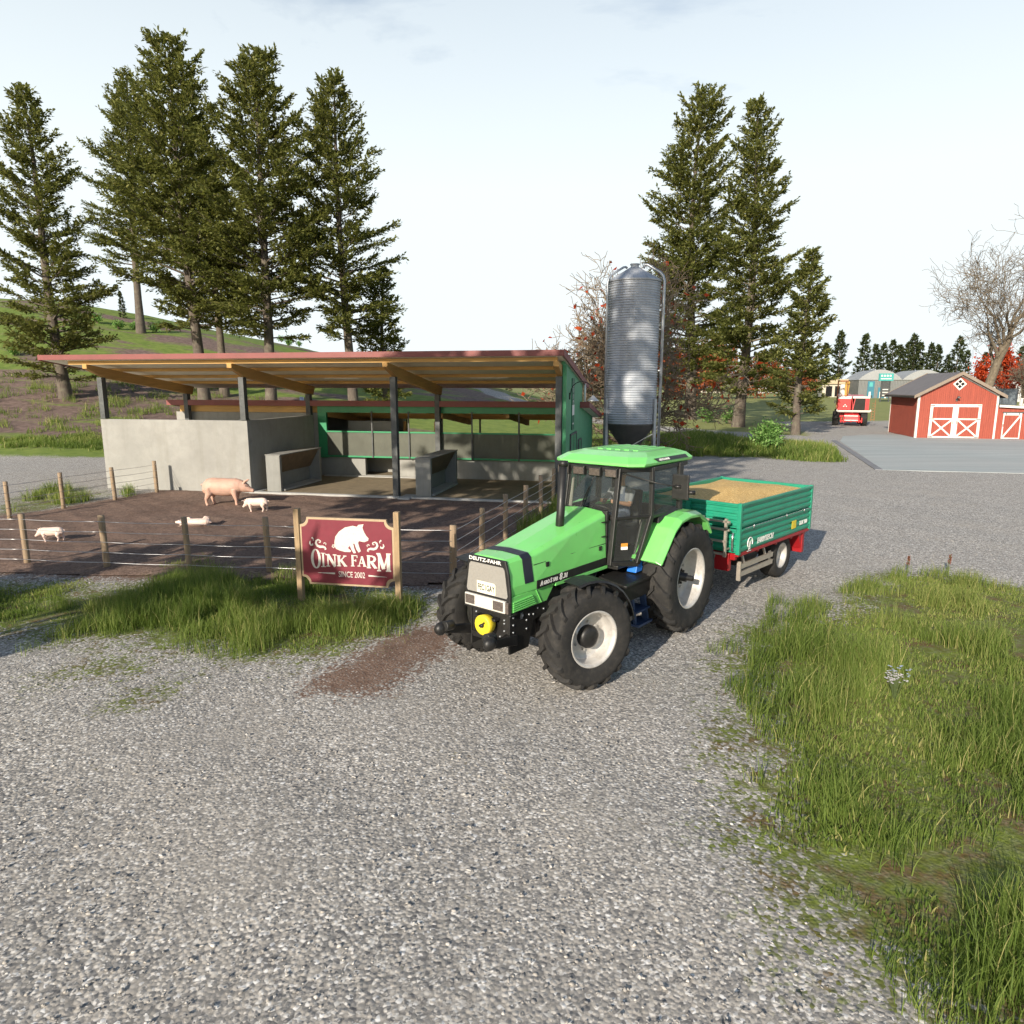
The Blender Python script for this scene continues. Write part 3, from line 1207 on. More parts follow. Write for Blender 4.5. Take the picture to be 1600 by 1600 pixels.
mb = MB()
slabx(mb, [(.18, .02), (6.05, .02), (6.05, zroof(6.05) - .004), (.18, zroof(.18) - .004)], GX0 + .02, GX0 + .14)
slabx(mb, [(6.052, .02), (10.9, .02), (10.9, zlow(10.9) - .004), (6.052, zlow(6.052) - .004)], GX0 + .02, GX0 + .14)
endw = mb.build('end_wall', M['barngreen'], BARN)
gx = GX0 + .14
for y0, y1, zt in ((1.9, 3.7, 2.35), (4.6, 5.5, 1.95)):
    d = empty('door', (0, 0, 0), 0, BARN)
    mb = MB()
    mb.box((gx + .002, y0, .03), (gx + .035, y1, zt))
    mb.build('door_leaf', M['frgreen'], d)
    mb = MB()
    for a_, b_ in (((y0 - .07, .03), (y0, zt + .07)), ((y1, .03), (y1 + .07, zt + .07)), ((y0 + .001, zt), (y1 - .001, zt + .07))):
        mb.box((gx + .002, a_[0], a_[1]), (gx + .06, b_[0], b_[1]))
    mb.box((gx + .037, (y0 + y1) / 2 - .015, .05), (gx + .045, (y0 + y1) / 2 + .015, zt - .03))
    mb.build('door_frame', M['steelpost'], d)
    mb = MB()
    mb.tube([(gx + .036, y1 - .12, 1.05), (gx + .09, y1 - .12, 1.05), (gx + .09, y1 - .24, 1.05)], .014, 6)
    mb.build('handle', M['chrome'], d)
M['banner'] = pm('dark green banner', (.004, .12, .06), .5, 0, .06)
mb = MB()
mb.box((gx + .002, 2.2, 2.55), (gx + .03, 2.95, 4.55))
ban = mb.build('banner', M['banner'], BARN)
mb = MB()
mb.box((gx + .031, 2.25, 3.12), (gx + .036, 2.9, 3.52))
for k in range(3):
    mb.box((gx + .031, 2.44, 4.18 - k * .24), (gx + .035, 2.46, 4.0 - k * .24))
    mb.box((gx + .031, 2.68, 4.18 - k * .24), (gx + .035, 2.70, 4.0 - k * .24))
mb.lathe([(.001, .0), (.05, .0), (.05, .004), (.001, .004)], 10, (gx + .031, 2.575, 4.25), 'x')
mb.lathe([(.001, .0), (.05, .0), (.05, .004), (.001, .004)], 10, (gx + .031, 2.575, 3.66), 'x')
mb.box((gx + .031, 2.42, 2.76), (gx + .035, 2.72, 2.82))
mb.build('banner_mark', M['letterwhite'], ban)
lamp = empty('gooseneck_lamp', (0, 0, 0), 0, BARN)
mb = MB()
arc = [(gx + .03, 1.55, 3.9)] + [(gx + .05 + .42 * (1 - math.cos(t)), 1.55, 4.0 + .42 * math.sin(t)) for t in np.linspace(0, PI, 10)] + [(gx + .89, 1.55, 3.86)]
mb.tube(arc, .016, 8)
mb.box((gx + .002, 1.47, 3.75), (gx + .04, 1.63, 4.0))
mb.build('lamp_arm', M['black'], lamp)
mb = MB()
mb.lathe([(.04, .12), (.07, .08), (.2, -.04), (.24, -.08), (.235, -.085), (.19, -.05), (.06, .06), (.03, .08)], 18, (gx + .89, 1.55, 3.78))
mb.build('lamp_shade', M['gate'], lamp)
mb = MB()
mb.tube([(GX0 + .25, 6.0, 3.5), (GX0 + .25, 6.0, 4.35)], .05, 8)
mb.build('downpipe', M['letterwhite'], BARN)
mb = MB()
mb.tube([(-9.0, 9.0, zlow(9) + .16), (-9.0, 9.0, zlow(9) + .75)], .11, 10)
mb.build('vent_pipe', M['gate'], BARN)

# ------------------------------------------------------------------ feed silo
SX, SY = 6.08, 36.0


def silo_mat():
    t = NT('galvanised corrugated steel')
    n = t.noise(1.1, 6, .6)
    s = t.noise(1.0, 5, .6, t.coord((3, 3, .25)))
    k = t.mix(t.mrange(n, .3, .7), (.35, .38, .42), (.50, .52, .55))
    k = t.mix(t.mrange(s, .48, .75, 0, .5), k, (.24, .24, .24))
    t.set(Base_Color=k, Roughness=.5, Metallic=.3)
    return t.mat


M['silo'] = silo_mat()
M['hopper'] = pm('dull hopper steel', (.10, .095, .09), .6, .3, .15, 2, dirt=.2)
silo = thing('feed_silo', 'tall corrugated grey metal feed silo with pointed lid standing beside the pig barn', 'silo', (SX, SY, 0), R(20))
mb = MB()
prof = []
z0, z1, nr = 2.35, 9.3, 58
for i in range(nr * 6 + 1):
    prof.append((1.28 + .028 * math.sin(i / 6 * 2 * PI), z0 + (z1 - z0) * i / (nr * 6)))
mb.lathe(prof, 56)
mb.build('body', M['silo'], silo, fixn=False)
mb = MB()
mb.lathe([(1.33, 9.28), (1.34, 9.33), (.72, 9.72), (.22, 9.98), (.2, 9.98), (.2, 10.12), (.24, 10.12), (.24, 10.17), (.001, 10.2)], 40, smooth=False)
for k in range(8):
    t = k * PI / 4
    mb.bar((1.33 * math.cos(t), 1.33 * math.sin(t), 9.345), (.22 * math.cos(t), .22 * math.sin(t), 10.0), .03, .03)
mb.build('lid', M['silo'], silo, fixn=False)
mb = MB()
mb.lathe([(1.29, 2.36), (1.29, 2.3), (.32, .95), (.2, .9), (.2, .62), (.001, .62)], 28, smooth=False)
mb.build('hopper', M['hopper'], silo, fixn=False)
LEGS = [R(a - 30) for a in (-28, 28, 152, 208)]
for k in range(4):
    t = LEGS[k]
    mb = MB()
    x, y = 1.36 * math.cos(t), 1.36 * math.sin(t)
    mb.box((x - .07, y - .07, 0), (x + .07, y + .07, 3.6))
    mb.box((x - .16, y - .16, 0), (x + .16, y + .16, .03))
    mb.build('leg', M['gate'], silo)
mb = MB()
for k in range(4):
    t, t2 = LEGS[k], LEGS[(k + 1) % 4]
    mb.bar((1.36 * math.cos(t), 1.36 * math.sin(t), .5), (1.36 * math.cos(t2), 1.36 * math.sin(t2), 1.9), .04, .04)
mb.build('brace', M['gate'], silo)
for ang, rr, top in ((R(198) - R(20), .055, .0), (R(-18) - R(20), .075, .12)):
    mb = MB()
    c, s_ = math.cos(ang), math.sin(ang)
    pts = [(1.46, .15), (1.46, 9.2 + top), (1.40, 9.42 + top), (1.25, 9.6 + top), (.62, 9.98 + top), (.5, 10.0 + top), (.42, 9.95)]
    mb.tube([(r * c, r * s_, z) for r, z in pts], rr, 10)
    for z in (3, 5, 7, 9):
        mb.bar((1.3 * c, 1.3 * s_, z), (1.46 * c, 1.46 * s_, z), .04, .05)
    mb.build('fill_pipe', M['gate'], silo)
lad = MB()
t = R(-50)
c, s_ = math.cos(t), math.sin(t)
px_, py_ = -s_, c
for q in (-.17, .17):
    lad.bar((1.42 * c + px_ * q, 1.42 * s_ + py_ * q, .9), (1.42 * c + px_ * q, 1.42 * s_ + py_ * q, 3.6), .03, .03)
for i in range(9):
    z = 1.0 + i * .3
    lad.bar((1.42 * c - px_ * .17, 1.42 * s_ - py_ * .17, z), (1.42 * c + px_ * .17, 1.42 * s_ + py_ * .17, z), .025, .025)
lad.build('ladder', M['gate'], silo)

# ------------------------------------------------------------------ wire fences round the pig yard
POSTS = {}


def fence(label, pts, ext=None, h=1.3):
    f = thing('wire_fence', label, 'fence', (pts[0][0], pts[0][1], 0))
    ox, oy = pts[0]
    for i, (x, y) in enumerate(pts):
        mb = MB()
        r = random.uniform(.066, .08)
        hh = h * random.uniform(.96, 1.04)
        lx, ly = random.uniform(-.03, .03), random.uniform(-.03, .03)
        n_ = 12
        secs = []
        for k in range(6):
            t_ = k / 5
            rr = r * (1.04 - .08 * t_)
            secs.append([(x - ox + lx * t_ + rr * (1 + .05 * math.sin(j * 2.1 + i + k)) * math.cos(2 * PI * j / n_), y - oy + ly * t_ + rr * math.sin(2 * PI * j / n_), -.1 + (hh + .1) * t_) for j in range(n_)])
        mb.loft(secs, 0, True)
        mb.build('post', M['post'], f)
    ends = list(pts)
    if ext:
        ends = [ext] + ends
    for k in range(5):
        mb = MB()
        z = .17 + k * .245
        for (x0, y0), (x1, y1) in zip(ends[:-1], ends[1:]):
            seg = []
            for j in range(9):
                u = j / 8
                seg.append((x0 + (x1 - x0) * u - ox, y0 + (y1 - y0) * u - oy, z - .018 * math.sin(PI * u)))
            d = Vector((x1 - x0, y1 - y0, 0)).normalized()
            nrm = Vector((d.y, -d.x, 0)) * .078
            mb.tube([Vector(p) + nrm for p in seg], .0075, 5)
        mb.build('wire', M['wire'], f)
    return f


fr = [(-11.72, 16.32), (-9.62, 16.02), (-7.55, 15.78), (-5.6, 15.55), (-3.45, 15.3), (-1.32, 15.04)]
fence('front run of wooden post and wire fence passing behind the red farm sign', fr, (-14.3, 16.65))
fence('left run of post and wire fence meeting the pale concrete barn wall', [(-16.15, 21.95), (-15.66, 23.9), (-14.98, 25.9), (-14.36, 27.8)], (-16.9, 19.9))
fence('right run of post and wire fence leading back behind the green tractor', [(-.76, 17.04), (-.18, 19.04), (.40, 21.04), (.98, 23.04), (1.5, 25.0)], (-1.32, 15.04))

# ------------------------------------------------------------------ farm sign
SA = math.atan2(13.12 - 13.5, -2.22 + 4.25)
SW = 2.07
sign = thing('farm_sign', 'dark red farm sign with white pig and lettering on two wooden posts', 'sign', (-4.25, 13.5, 0), SA)
for x in (0, SW):
    mb = MB()
    mb.box((x - .055, -.06, -.1), (x + .055, .06, 1.9))
    mb.build('post', M['plank'], sign, bevel=.008)


def notched(x0, z0, x1, z1, r, n=8):
    pts = []
    for cx, cz, a0 in ((x0, z0, PI / 2), (x1, z0, PI), (x1, z1, 1.5 * PI), (x0, z1, 2 * PI)):
        seq = []
        for i in range(n + 1):
            a = a0 - PI / 2 * i / n
            seq.append((cx + r * math.cos(a), cz + r * math.sin(a)))
        pts += seq
    return pts


mb = MB()
mb.prism(notched(.06, .38, SW - .06, 1.74, .15), 'y', -.03, .03)
mb.build('sign_edge', M['signcream'], sign)
mb = MB()
mb.prism(notched(.10, .42, SW - .10, 1.70, .155), 'y', -.042, -.031)
board = mb.build('sign_board', M['signred'], sign)
FY = -.0435            # lettering plane


class Ink:
    """flat painted shapes on the board, each a hair prouder than the last"""

    def __init__(s, y):
        s.mb = MB()
        s.y = y
        s.k = 0

    def poly(s, pts):
        s.k += 1
        s.mb.prism(pts, 'y', s.y - .0006 * (s.k % 9) - .002, s.y)

    def stroke(s, pts, w0, w1=None, n=None):
        w1 = w0 if w1 is None else w1
        L, Rr = [], []
        for i, p in enumerate(pts):
            a = Vector(pts[max(i - 1, 0)])
            b = Vector(pts[min(i + 1, len(pts) - 1)])
            d = (b - a).normalized()
            nn = Vector((-d.y, d.x))
            t = i / (len(pts) - 1)
            w = (w0 + (w1 - w0) * t) / 2
            if callable(n):
                w = n(t) / 2
            L.append((p[0] + nn.x * w, p[1] + nn.y * w))
            Rr.append((p[0] - nn.x * w, p[1] - nn.y * w))
        s.k += 1
        y0, y1 = s.y - .0006 * (s.k % 9) - .002, s.y
        secs = [[(a[0], y0, a[1]), (b[0], y0, b[1]), (b[0], y1, b[1]), (a[0], y1, a[1])] for a, b in zip(L, Rr)]
        s.mb.loft(secs)


ink = Ink(FY)
# sitting pig outline, in sign coordinates (x 0..SW, z)
PIGPX = [(560, 460), (575, 400), (620, 345), (690, 300), (780, 280), (830, 290), (850, 268), (910, 262), (895, 300), (910, 345), (935, 390), (962, 420), (955, 445), (910, 462), (850, 450), (838, 470), (850, 520), (866, 565), (840, 580), (815, 545), (795, 480), (780, 480), (790, 530), (808, 585), (780, 590), (755, 545), (740, 505), (715, 530), (752, 560), (745, 575), (680, 575), (620, 560), (575, 540), (558, 505)]


def sgn(px, pz):
    """zoomed photo coordinates of the sign -> board coordinates"""
    u = (px - 150) / (1250 - 150)
    top = 185 + (215 - 185) * u
    bot = 945 + (985 - 945) * u
    v = (pz - top) / (bot - top)
    return (.06 + u * (SW - .12) + .02 * 0, 1.74 - v * 1.36)


ink.poly([sgn(*p) for p in PIGPX][::-1])
ink.stroke([sgn(*p) for p in [(566, 500), (540, 495), (530, 515), (548, 530), (562, 515), (545, 508)]], .016)
# flourishes
for mir in (False, True):
    def F(pts):
        q = [sgn(*p) for p in pts]
        if mir:
            q = [(SW - x, z) for x, z in q]
        return q
    ink.stroke(F([(385, 445), (365, 440), (345, 452), (338, 480), (355, 508), (385, 520), (420, 518), (445, 528), (455, 545), (440, 552)]), .03, .03, lambda t: .018 + .03 * math.sin(PI * t))
    ink.stroke(F([(385, 445), (395, 458), (388, 472), (374, 466)]), .024, .016)
    ink.stroke(F([(272, 455), (265, 480), (280, 502), (302, 498), (300, 482)]), .02, .02, lambda t: .016 + .02 * math.sin(PI * t))
    ink.stroke(F([(292, 415), (312, 432), (308, 452)]), .034, .01)
    ink.stroke(F([(430, 482), (445, 472), (460, 482), (455, 500)]), .02, .012)


# serif capitals drawn as strokes: thick stems, thin hairlines, slab serifs
def letter(ch, x, z, w, h):
    T, t, sf = w * .27, w * .11, w * .10
    st = lambda a, b, wd: ink.stroke([(x + a[0] * w, z + a[1] * h), (x + b[0] * w, z + b[1] * h)], wd)
    se = lambda cx, cz, k=.42: ink.stroke([(x + (cx - k / 2) * w, z + cz * h), (x + (cx + k / 2) * w, z + cz * h)], sf)
    if ch == 'O':
        pts = [(x + w * (.5 + .40 * math.sin(a)), z + h * (.5 + .47 * math.cos(a))) for a in np.linspace(0, 2 * PI, 25)]
        ink.stroke(pts, 0, 0, lambda q: t + (T - t) * abs(math.sin(2 * PI * q)))
    if ch == 'I':
        st((.5, 0), (.5, 1), T * 1.2); se(.5, .02, .9); se(.5, .98, .9)
    if ch == 'N':
        st((.16, 0), (.16, 1), t); st((.84, 0), (.84, 1), t); st((.16, 1), (.84, 0), T)
        se(.16, .02, .36); se(.12, .98, .4); se(.84, .98, .36)
    if ch == 'K':
        st((.2, 0), (.2, 1), T); st((.25, .42), (.86, .98), t); st((.42, .58), (.88, .02), T)
        se(.2, .02); se(.2, .98); se(.84, .98, .36); se(.88, .02, .36)
    if ch == 'F':
        st((.26, 0), (.26, 1), T); st((.2, .95), (.9, .95), t); st((.26, .52), (.7, .52), t)
        st((.88, .95), (.88, .76), t); st((.70, .62), (.70, .42), t); se(.26, .02, .5)
    if ch == 'A':
        st((.5, 1), (.12, 0), t); st((.5, 1), (.84, 0), T); st((.25, .32), (.72, .32), t)
        se(.12, .02, .36); se(.84, .02, .42)
    if ch == 'R':
        st((.2, 0), (.2, 1), T)
        pts = [(x + w * .2, z + h * .95), (x + w * .55, z + h * .96), (x + w * .78, z + h * .86), (x + w * .82, z + h * .73), (x + w * .74, z + h * .58), (x + w * .52, z + h * .5), (x + w * .2, z + h * .5)]
        ink.stroke(pts, 0, 0, lambda q: t + (T - t) * math.sin(PI * q) ** 3)
        st((.45, .5), (.86, .02), T); se(.2, .02); se(.2, .98, .36); se(.88, .02, .3)
    if ch == 'M':
        st((.14, 0), (.14, 1), t); st((.86, 0), (.86, 1), T); st((.14, 1), (.5, .12), T); st((.86, 1), (.5, .12), t)
        se(.14, .02, .3); se(.86, .02, .4); se(.12, .98, .3); se(.88, .98, .34)


for ch, pxl, w_, zt, zb in (('O', 275, 110, 545, 765), ('I', 385, 65, 590, 748), ('N', 455, 120, 608, 740), ('K', 582, 110, 620, 735), ('F', 742, 88, 610, 735), ('A', 826, 96, 625, 735), ('R', 930, 118, 615, 752), ('M', 1050, 152, 590, 785)):
    a = sgn(pxl, zb)
    b = sgn(pxl + w_, zt)
    letter(ch, a[0], a[1], b[0] - a[0], b[1] - a[1])
for xs_ in (((345, 815), (550, 822)), ((1160, 856), (945, 842))):
    p, q = sgn(*xs_[0]), sgn(*xs_[1])
    ink.stroke([p, q], .004, .034)
o = sgn(748, 837)
ink.mb.raw(text_vf('SINCE 2002', .165, .0012, 0, .001, .68), frame((o[0], FY - .0015, o[1]), (1, 0, 0), (0, 0, 1)))
ink.mb.build('sign_lettering', M['signwhite'], board)
# ------------------------------------------------------------------ tyres and wheels
def tyre(mb, r, w, rim, nlug, lh=.055, lw=.072, mi=0):
    h = w / 2
    rb = r - lh
    prof = [(rim - .01, -h * .78), (rim + .02, -h * .86), (rim + (rb - rim) * .35, -h * .98), (rim + (rb - rim) * .7, -h), (rb - .03, -h * .95), (rb, -h * .80), (rb + .006, -h * .4), (rb + .008, 0)]
    prof = prof + [(a, -b) for a, b in prof[-2::-1]]
    mb.lathe(prof, 64, (0, 0, 0), 'y', mi, True)

    def surf(y):
        q = abs(y) / h
        if q < .8:
            return rb + .006
        return rb - (q - .8) * .28 * r * .5
    for s in (-1, 1):
        for k in range(nlug):
            a0 = 2 * PI * (k + (.5 if s > 0 else 0)) / nlug
            secs = []
            for t in (0, .25, .5, .75, .92, 1.0):
                y = s * (-.02 + (h * 1.0 + .02) * t)
                a = a0 - (.30 * t ** .85)
                base = surf(y) - .02
                top = surf(y) + (lh if t < .9 else lh * (.8 if t < 1 else .35))
                ww = lw * (1.15 - .25 * t)
                da_b, da_t = ww * .66 / r, ww * .45 / r
                sec = []
                for rr, aa in ((base, a - da_b), (top, a - da_t), (top, a + da_t), (base, a + da_b)):
                    sec.append((rr * math.cos(aa), y, rr * math.sin(aa)))
                secs.append(sec)
            mb.loft(secs, mi)
    return mb


def wheel(parent, name, loc, r, w, rim, nlug, side, steer=0.0, front=False):
    wo = empty(name, loc, steer + (0 if side > 0 else PI), parent)
    mb = MB()
    tyre(mb, r, w, rim, nlug)
    mb.build('tyre', M['rubber'], wo)
    mb = MB()
    h = w / 2
    dish = h * .78 - (.20 if front else .27)
    prof = [(rim + .022, h * .80), (rim + .03, h * .86), (rim + .012, h * .88), (rim - .012, h * .82), (rim - .03, h * .55), (rim - .035, dish + .03), (rim - .06, dish), (rim * .45, dish - .015), (rim * .42, dish + .02), (.001, dish + .02)]
    mb.lathe(prof, 48, (0, 0, 0), 'y')
    mb.lathe([(rim + .02, -h * .8), (rim - .03, -h * .6), (rim - .04, dish - .05), (.001, dish - .06)], 40, (0, 0, 0), 'y')
    for k in range(8):
        a = k * PI / 4 + .2
        mb.lathe([(.02, dish + .0), (.02, dish + .035), (.001, dish + .036)], 6, (rim * .52 * math.cos(a), 0, rim * .52 * math.sin(a)), 'y', smooth=False)
    mb.build('rim', M['rim'], wo)
    mb = MB()
    if front:
        mb.lathe([(.165, dish), (.165, dish + .10), (.15, dish + .13), (.11, dish + .15), (.001, dish + .155)], 24, (0, 0, 0), 'y')
    else:
        mb.lathe([(.15, dish + .02), (.15, dish + .06), (.08, dish + .07), (.08, dish + .2), (.05, dish + .21), (.05, dish + .32), (.001, dish + .325)], 20, (0, 0, 0), 'y')
        for k in range(8):
            a = k * PI / 4
            mb.lathe([(.022, dish + .05), (.022, dish + .11), (.001, dish + .112)], 6, (.115 * math.cos(a), 0, .115 * math.sin(a)), 'y', smooth=False)
    mb.build('hub', M['black'], wo)
    return wo


# ------------------------------------------------------------------ tractor (x forward, y left, z up; origin under the rear axle)
TRL = (2.14, 12.57, 0)
TRR = R(-130)
tr = thing('tractor', 'bright green farm tractor with black cab frame, upright exhaust and large lugged tyres', 'tractor', TRL, TRR)
rw = wheel(tr, 'rear_wheel', (-.02, 1.05, .965), .965, .56, .515, 19, 1)
wheel(tr, 'rear_wheel', (-.03, -.96, .95), .95, .56, .51, 19, -1)
STEER = R(-17)
wheel(tr, 'front_wheel', (3.04, 1.14, .755), .755, .47, .395, 17, 1, STEER, True)
wheel(tr, 'front_wheel', (2.92, -.99, .745), .745, .47, .39, 17, -1, STEER, True)


def half(pts):
    return pts + [(-y, z) for y, z in pts[-2::-1]] if pts[-1][0] == 0 else pts + [(-y, z) for y, z in pts[::-1]]


HS = [(3.84, [(.405, 1.36), (.41, 1.5), (.345, 1.84), (.29, 1.885), (0, 1.90)]),
      (3.30, [(.44, 1.36), (.445, 1.5), (.39, 1.86), (.33, 1.915), (0, 1.935)]),
      (2.40, [(.45, 1.36), (.455, 1.5), (.415, 2.03), (.35, 2.09), (0, 2.13)]),
      (1.46, [(.46, 1.36), (.465, 1.5), (.43, 2.20), (.36, 2.265), (0, 2.30)])]


def hood_at(x, off=0.0):
    for (xa, pa), (xb, pb) in zip(HS[:-1], HS[1:]):
        if xb <= x <= xa:
            t = (xa - x) / (xa - xb)
            return [((a[0] + (b[0] - a[0]) * t) + (off if a[0] > 0 else 0), a[1] + (b[1] - a[1]) * t + off * (1 if i > 2 else .4)) for i, (a, b) in enumerate(zip(pa, pb))]


mb = MB()
mb.loft([[(x, y, z) for y, z in half(p)] for x, p in HS])
hood = mb.build('hood', M['green'], tr, bevel=.018)
mb = MB()
for s in (-1, 1):
    mb.prism([(3.84, 1.13), (3.84, 1.362), (2.83, 1.362), (3.03, 1.13)], 'y', s * .36, s * .425)
    for k in range(5):
        z = 1.15 + k * .032
        mb.bar((3.82, s * .43, z), (3.3 + .02 * k, s * .434, z + .012), .022, .018)
    mb.bar((2.85, s * .445, 1.345), (1.44, s * .465, 1.335), .03, .05)
    mb.bar((3.30, s * .43, 1.37), (3.16, s * .43, 1.14), .012, .018)
mb.build('side_skirt', M['green'], tr, bevel=.004)
mb = MB()
for x0, x1 in ((3.55, 3.37),):
    mb.loft([[(x, y, z) for y, z in half(hood_at(x, .007)[1:])] for x in (x0, x1)])
mb.build('hood_band', M['navy'], hood)
mb = MB()
for s in (-1, 1):
    mb.hexa([(3.30, s * .44, 1.375), (1.48, s * .455, 1.375), (1.48, s * .475, 1.375), (3.30, s * .455, 1.375), (3.30, s * .44, 1.5), (1.48, s * .455, 1.5), (1.48, s * .477, 1.5), (3.30, s * .457, 1.5)])
stripe = mb.build('side_stripe', M['black'], hood)
mb = MB()
yb = .459
for txt, size, x, z, sx in (('A', .095, 3.20, 1.437, .85), ('GRO', .075, 3.085, 1.432, .85), ('S', .095, 2.975, 1.437, .85), ('TAR', .075, 2.87, 1.432, .85), ('8', .15, 2.735, 1.44, .95), ('.31', .1, 2.62, 1.437, 1.0)):
    mb.raw(text_vf(txt, size, .0015, .18, .003, sx), frame((x, yb + (3.3 - x) * .011 + .003, z), (-1, .011, 0), (0, 0, 1)))
mb.build('side_lettering', M['letterwhite'], hood)
mb = MB()
for s in (-1, 1):
    for x, z in ((3.03, 1.69), (1.64, 1.68)):
        y = .432 if x > 2 else .456
        mb.box((x - .035, s * (y - .03), z - .035), (x + .035, s * (y + .012), z + .035))
    a, b = hood_at(3.3), hood_at(1.5)
    mb.bar((3.34, s * (.413), 1.735), (1.47, s * .456, 1.735), .006, .008)
    for z in (2.1, 1.86):
        mb.bar((1.60, s * .45, z), (1.45, s * .47, z), .02, .014)
mb.build('hood_catch', M['black'], hood)
# grille
mb = MB()
bez = [(-.345, 1.885), (.345, 1.885), (.40, 1.70), (.435, 1.42), (.435, 1.10), (-.435, 1.10), (-.435, 1.42), (-.40, 1.70)]
mb.prism(bez, 'x', 3.842, 3.885)
mb.prism([(-.45, 1.09), (.45, 1.09), (.45, 1.12), (-.45, 1.12)], 'x', 3.75, 3.90)
gr = mb.build('grille_frame', M['black'], tr, bevel=.02)
mb = MB()
mb.prism([(-.305, 1.785), (.305, 1.785), (.335, 1.75), (.392, 1.38), (.37, 1.345), (-.37, 1.345), (-.392, 1.38), (-.335, 1.75)], 'x', 3.886, 3.893)
mb.build('grille_mesh', M['grille'], gr)
mb = MB()
mb.raw(text_vf('DEUTZ-FAHR', .074, .002, .0, .0015, 1.38), frame((3.8875, -.04, 1.838), (0, 1, 0), (0, 0, 1)))
mb.build('grille_lettering', M['letterwhite'], gr)
mb = MB()
mb.prism([(-.18, 1.355), (.17, 1.355), (.17, 1.505), (.14, 1.525), (-.18, 1.525)], 'x', 3.894, 3.902)
pl = mb.build('number_plate', M['plate'], tr)
mb = MB()
mb.raw(text_vf('FEC1GAY', .125, .001, 0, .003, .62), frame((3.9035, -.005, 1.435), (0, 1, 0), (0, 0, 1)))
mb.build('plate_lettering', M['letterblack'], pl)
mb = MB()
mb.box((3.886, -.40, 1.135), (3.93, .37, 1.315))
hl = mb.build('headlamp_strip', M['lampwhite'], tr, bevel=.008)
for y0, y1 in ((-.385, -.205), (.15, .34)):
    mb = MB()
    mb.box((3.926, y0, 1.16), (3.936, y1, 1.295))
    mb.build('headlamp', M['lens'], hl, bevel=.004)
mb = MB()
mb.box((3.886, .371, 1.135), (3.92, .425, 1.30))
mb.build('indicator', M['lens'], hl, bevel=.006)
# front frame, linkage, power shaft guard
mb = MB()
mb.box((3.2, -.35, .62), (3.83, .35, 1.1))
mb.prism([(3.84, .5), (3.84, 1.1), (2.9, 1.12), (2.9, .95), (3.3, .88), (3.4, .5)], 'y', .352, .385)
mb.prism([(3.84, .5), (3.84, 1.1), (2.9, 1.12), (2.9, .95), (3.3, .88), (3.4, .5)], 'y', -.385, -.352)
mb.box((1.2, -.24, .72), (3.2, .24, 1.0))
ff = mb.build('front_frame', M['black'], tr, bevel=.012)
mb = MB()
for s in (-1, 1):
    for x, z in ((3.76, 1.04), (3.76, .93), (3.76, .82), (3.76, .7), (3.55, 1.02), (3.46, .93), (3.4, 1.0), (3.46, .8), (3.2, 1.05), (3.05, 1.0), (3.3, .98)):
        mb.lathe([(.016, .384), (.016, .395), (.001, .397)], 8, (x, 0, z), 'y') if s > 0 else mb.lathe([(.016, -.384), (.016, -.395), (.001, -.397)], 8, (x, 0, z), 'y')
for y, z in ((-.26, 1.02), (-.26, .97), (.28, 1.0), (.28, .95), (.28, .84), (.0, .72), (.2, .74)):
    mb.lathe([(.014, 3.83), (.014, 3.845), (.001, 3.846)], 8, (0, y, z), 'x')
mb.box((3.55, .386, .98), (3.6, .392, 1.07))
mb.build('bolt', M['gate'], ff)
mb = MB()
mb.box((3.83, -.2, .98), (3.95, .2, 1.02))
mb.tube([(3.84, -.1, .96), (4.0, -.1, .96)], .05, 10)
for s in (-1, 1):
    mb.hexa([(3.7, s * .34, .62), (4.28, s * .44, .76), (4.28, s * .50, .76), (3.7, s * .42, .62), (3.7, s * .34, .78), (4.28, s * .44, .88), (4.28, s * .50, .88), (3.7, s * .42, .78)])
    mb.tube([(4.2, s * .40, .88), (4.36, s * .40, .90)], .075, 12)
    mb.ell((4.36, s * .47, .85), (.11, .085, .10), 12, 8)
mb.box((3.7, -.34, .66), (3.86, .34, .72))
mb.build('front_linkage', M['black'], tr, bevel=.01)
mb = MB()
mb.lathe([(.11, 3.86), (.135, 3.9), (.145, 3.96), (.15, 4.02), (.135, 4.035), (.08, 4.02), (.001, 4.015)], 20, (0, .03, .92), 'x')
gu = mb.build('shaft_guard', M['yellow'], tr)
mb = MB()
mb.bar((4.03, .03, .92), (4.03, .07, .97), .025, .02)
mb.bar((4.03, .02, .92), (4.03, -.03, .9), .02, .02)
mb.lathe([(.03, 4.02), (.03, 4.06), (.001, 4.06)], 8, (0, .03, .92), 'x')
mb.build('guard_clip', M['black'], gu)
# engine, gearbox, axles
mb = MB()
mb.box((1.5, -.27, .82), (3.0, .27, 1.33))
mb.box((-.45, -.36, .55), (1.5, .36, 1.05))
mb.tube([(0, -.78, .93), (0, .78, .93)], .14, 14)
mb.tube([(2.87, -.75, .66), (2.98, .95, .68)], .10, 12)
mb.box((2.7, -.3, .5), (3.05, .3, .86))
for s in (-1, 1):
    mb.ell((2.87, s * .68, .71), (.13, .1, .17), 12, 8)
    mb.tube([(1.7, s * .33, 1.22), (2.6, s * .33, 1.22)], .05, 10)
    mb.tube([(2.0, s * .34, 1.06), (2.2, s * .36, 1.06), (2.25, s * .36, .9)], .065, 10)
    mb.tube([(1.55, s * .36, 1.28), (1.8, s * .38, 1.12), (2.1, s * .36, 1.15), (2.5, s * .33, 1.3)], .022, 8)
    mb.tube([(1.5, s * .42, 1.2), (1.35, s * .5, 1.05), (1.2, s * .5, .9)], .02, 8)
    for k in range(6):
        mb.tube([(1.65 + k * .2, s * .28, 1.0), (1.65 + k * .2, s * .36, 1.02)], .045, 8)
mb.build('engine', M['castiron'], tr, bevel=.01)
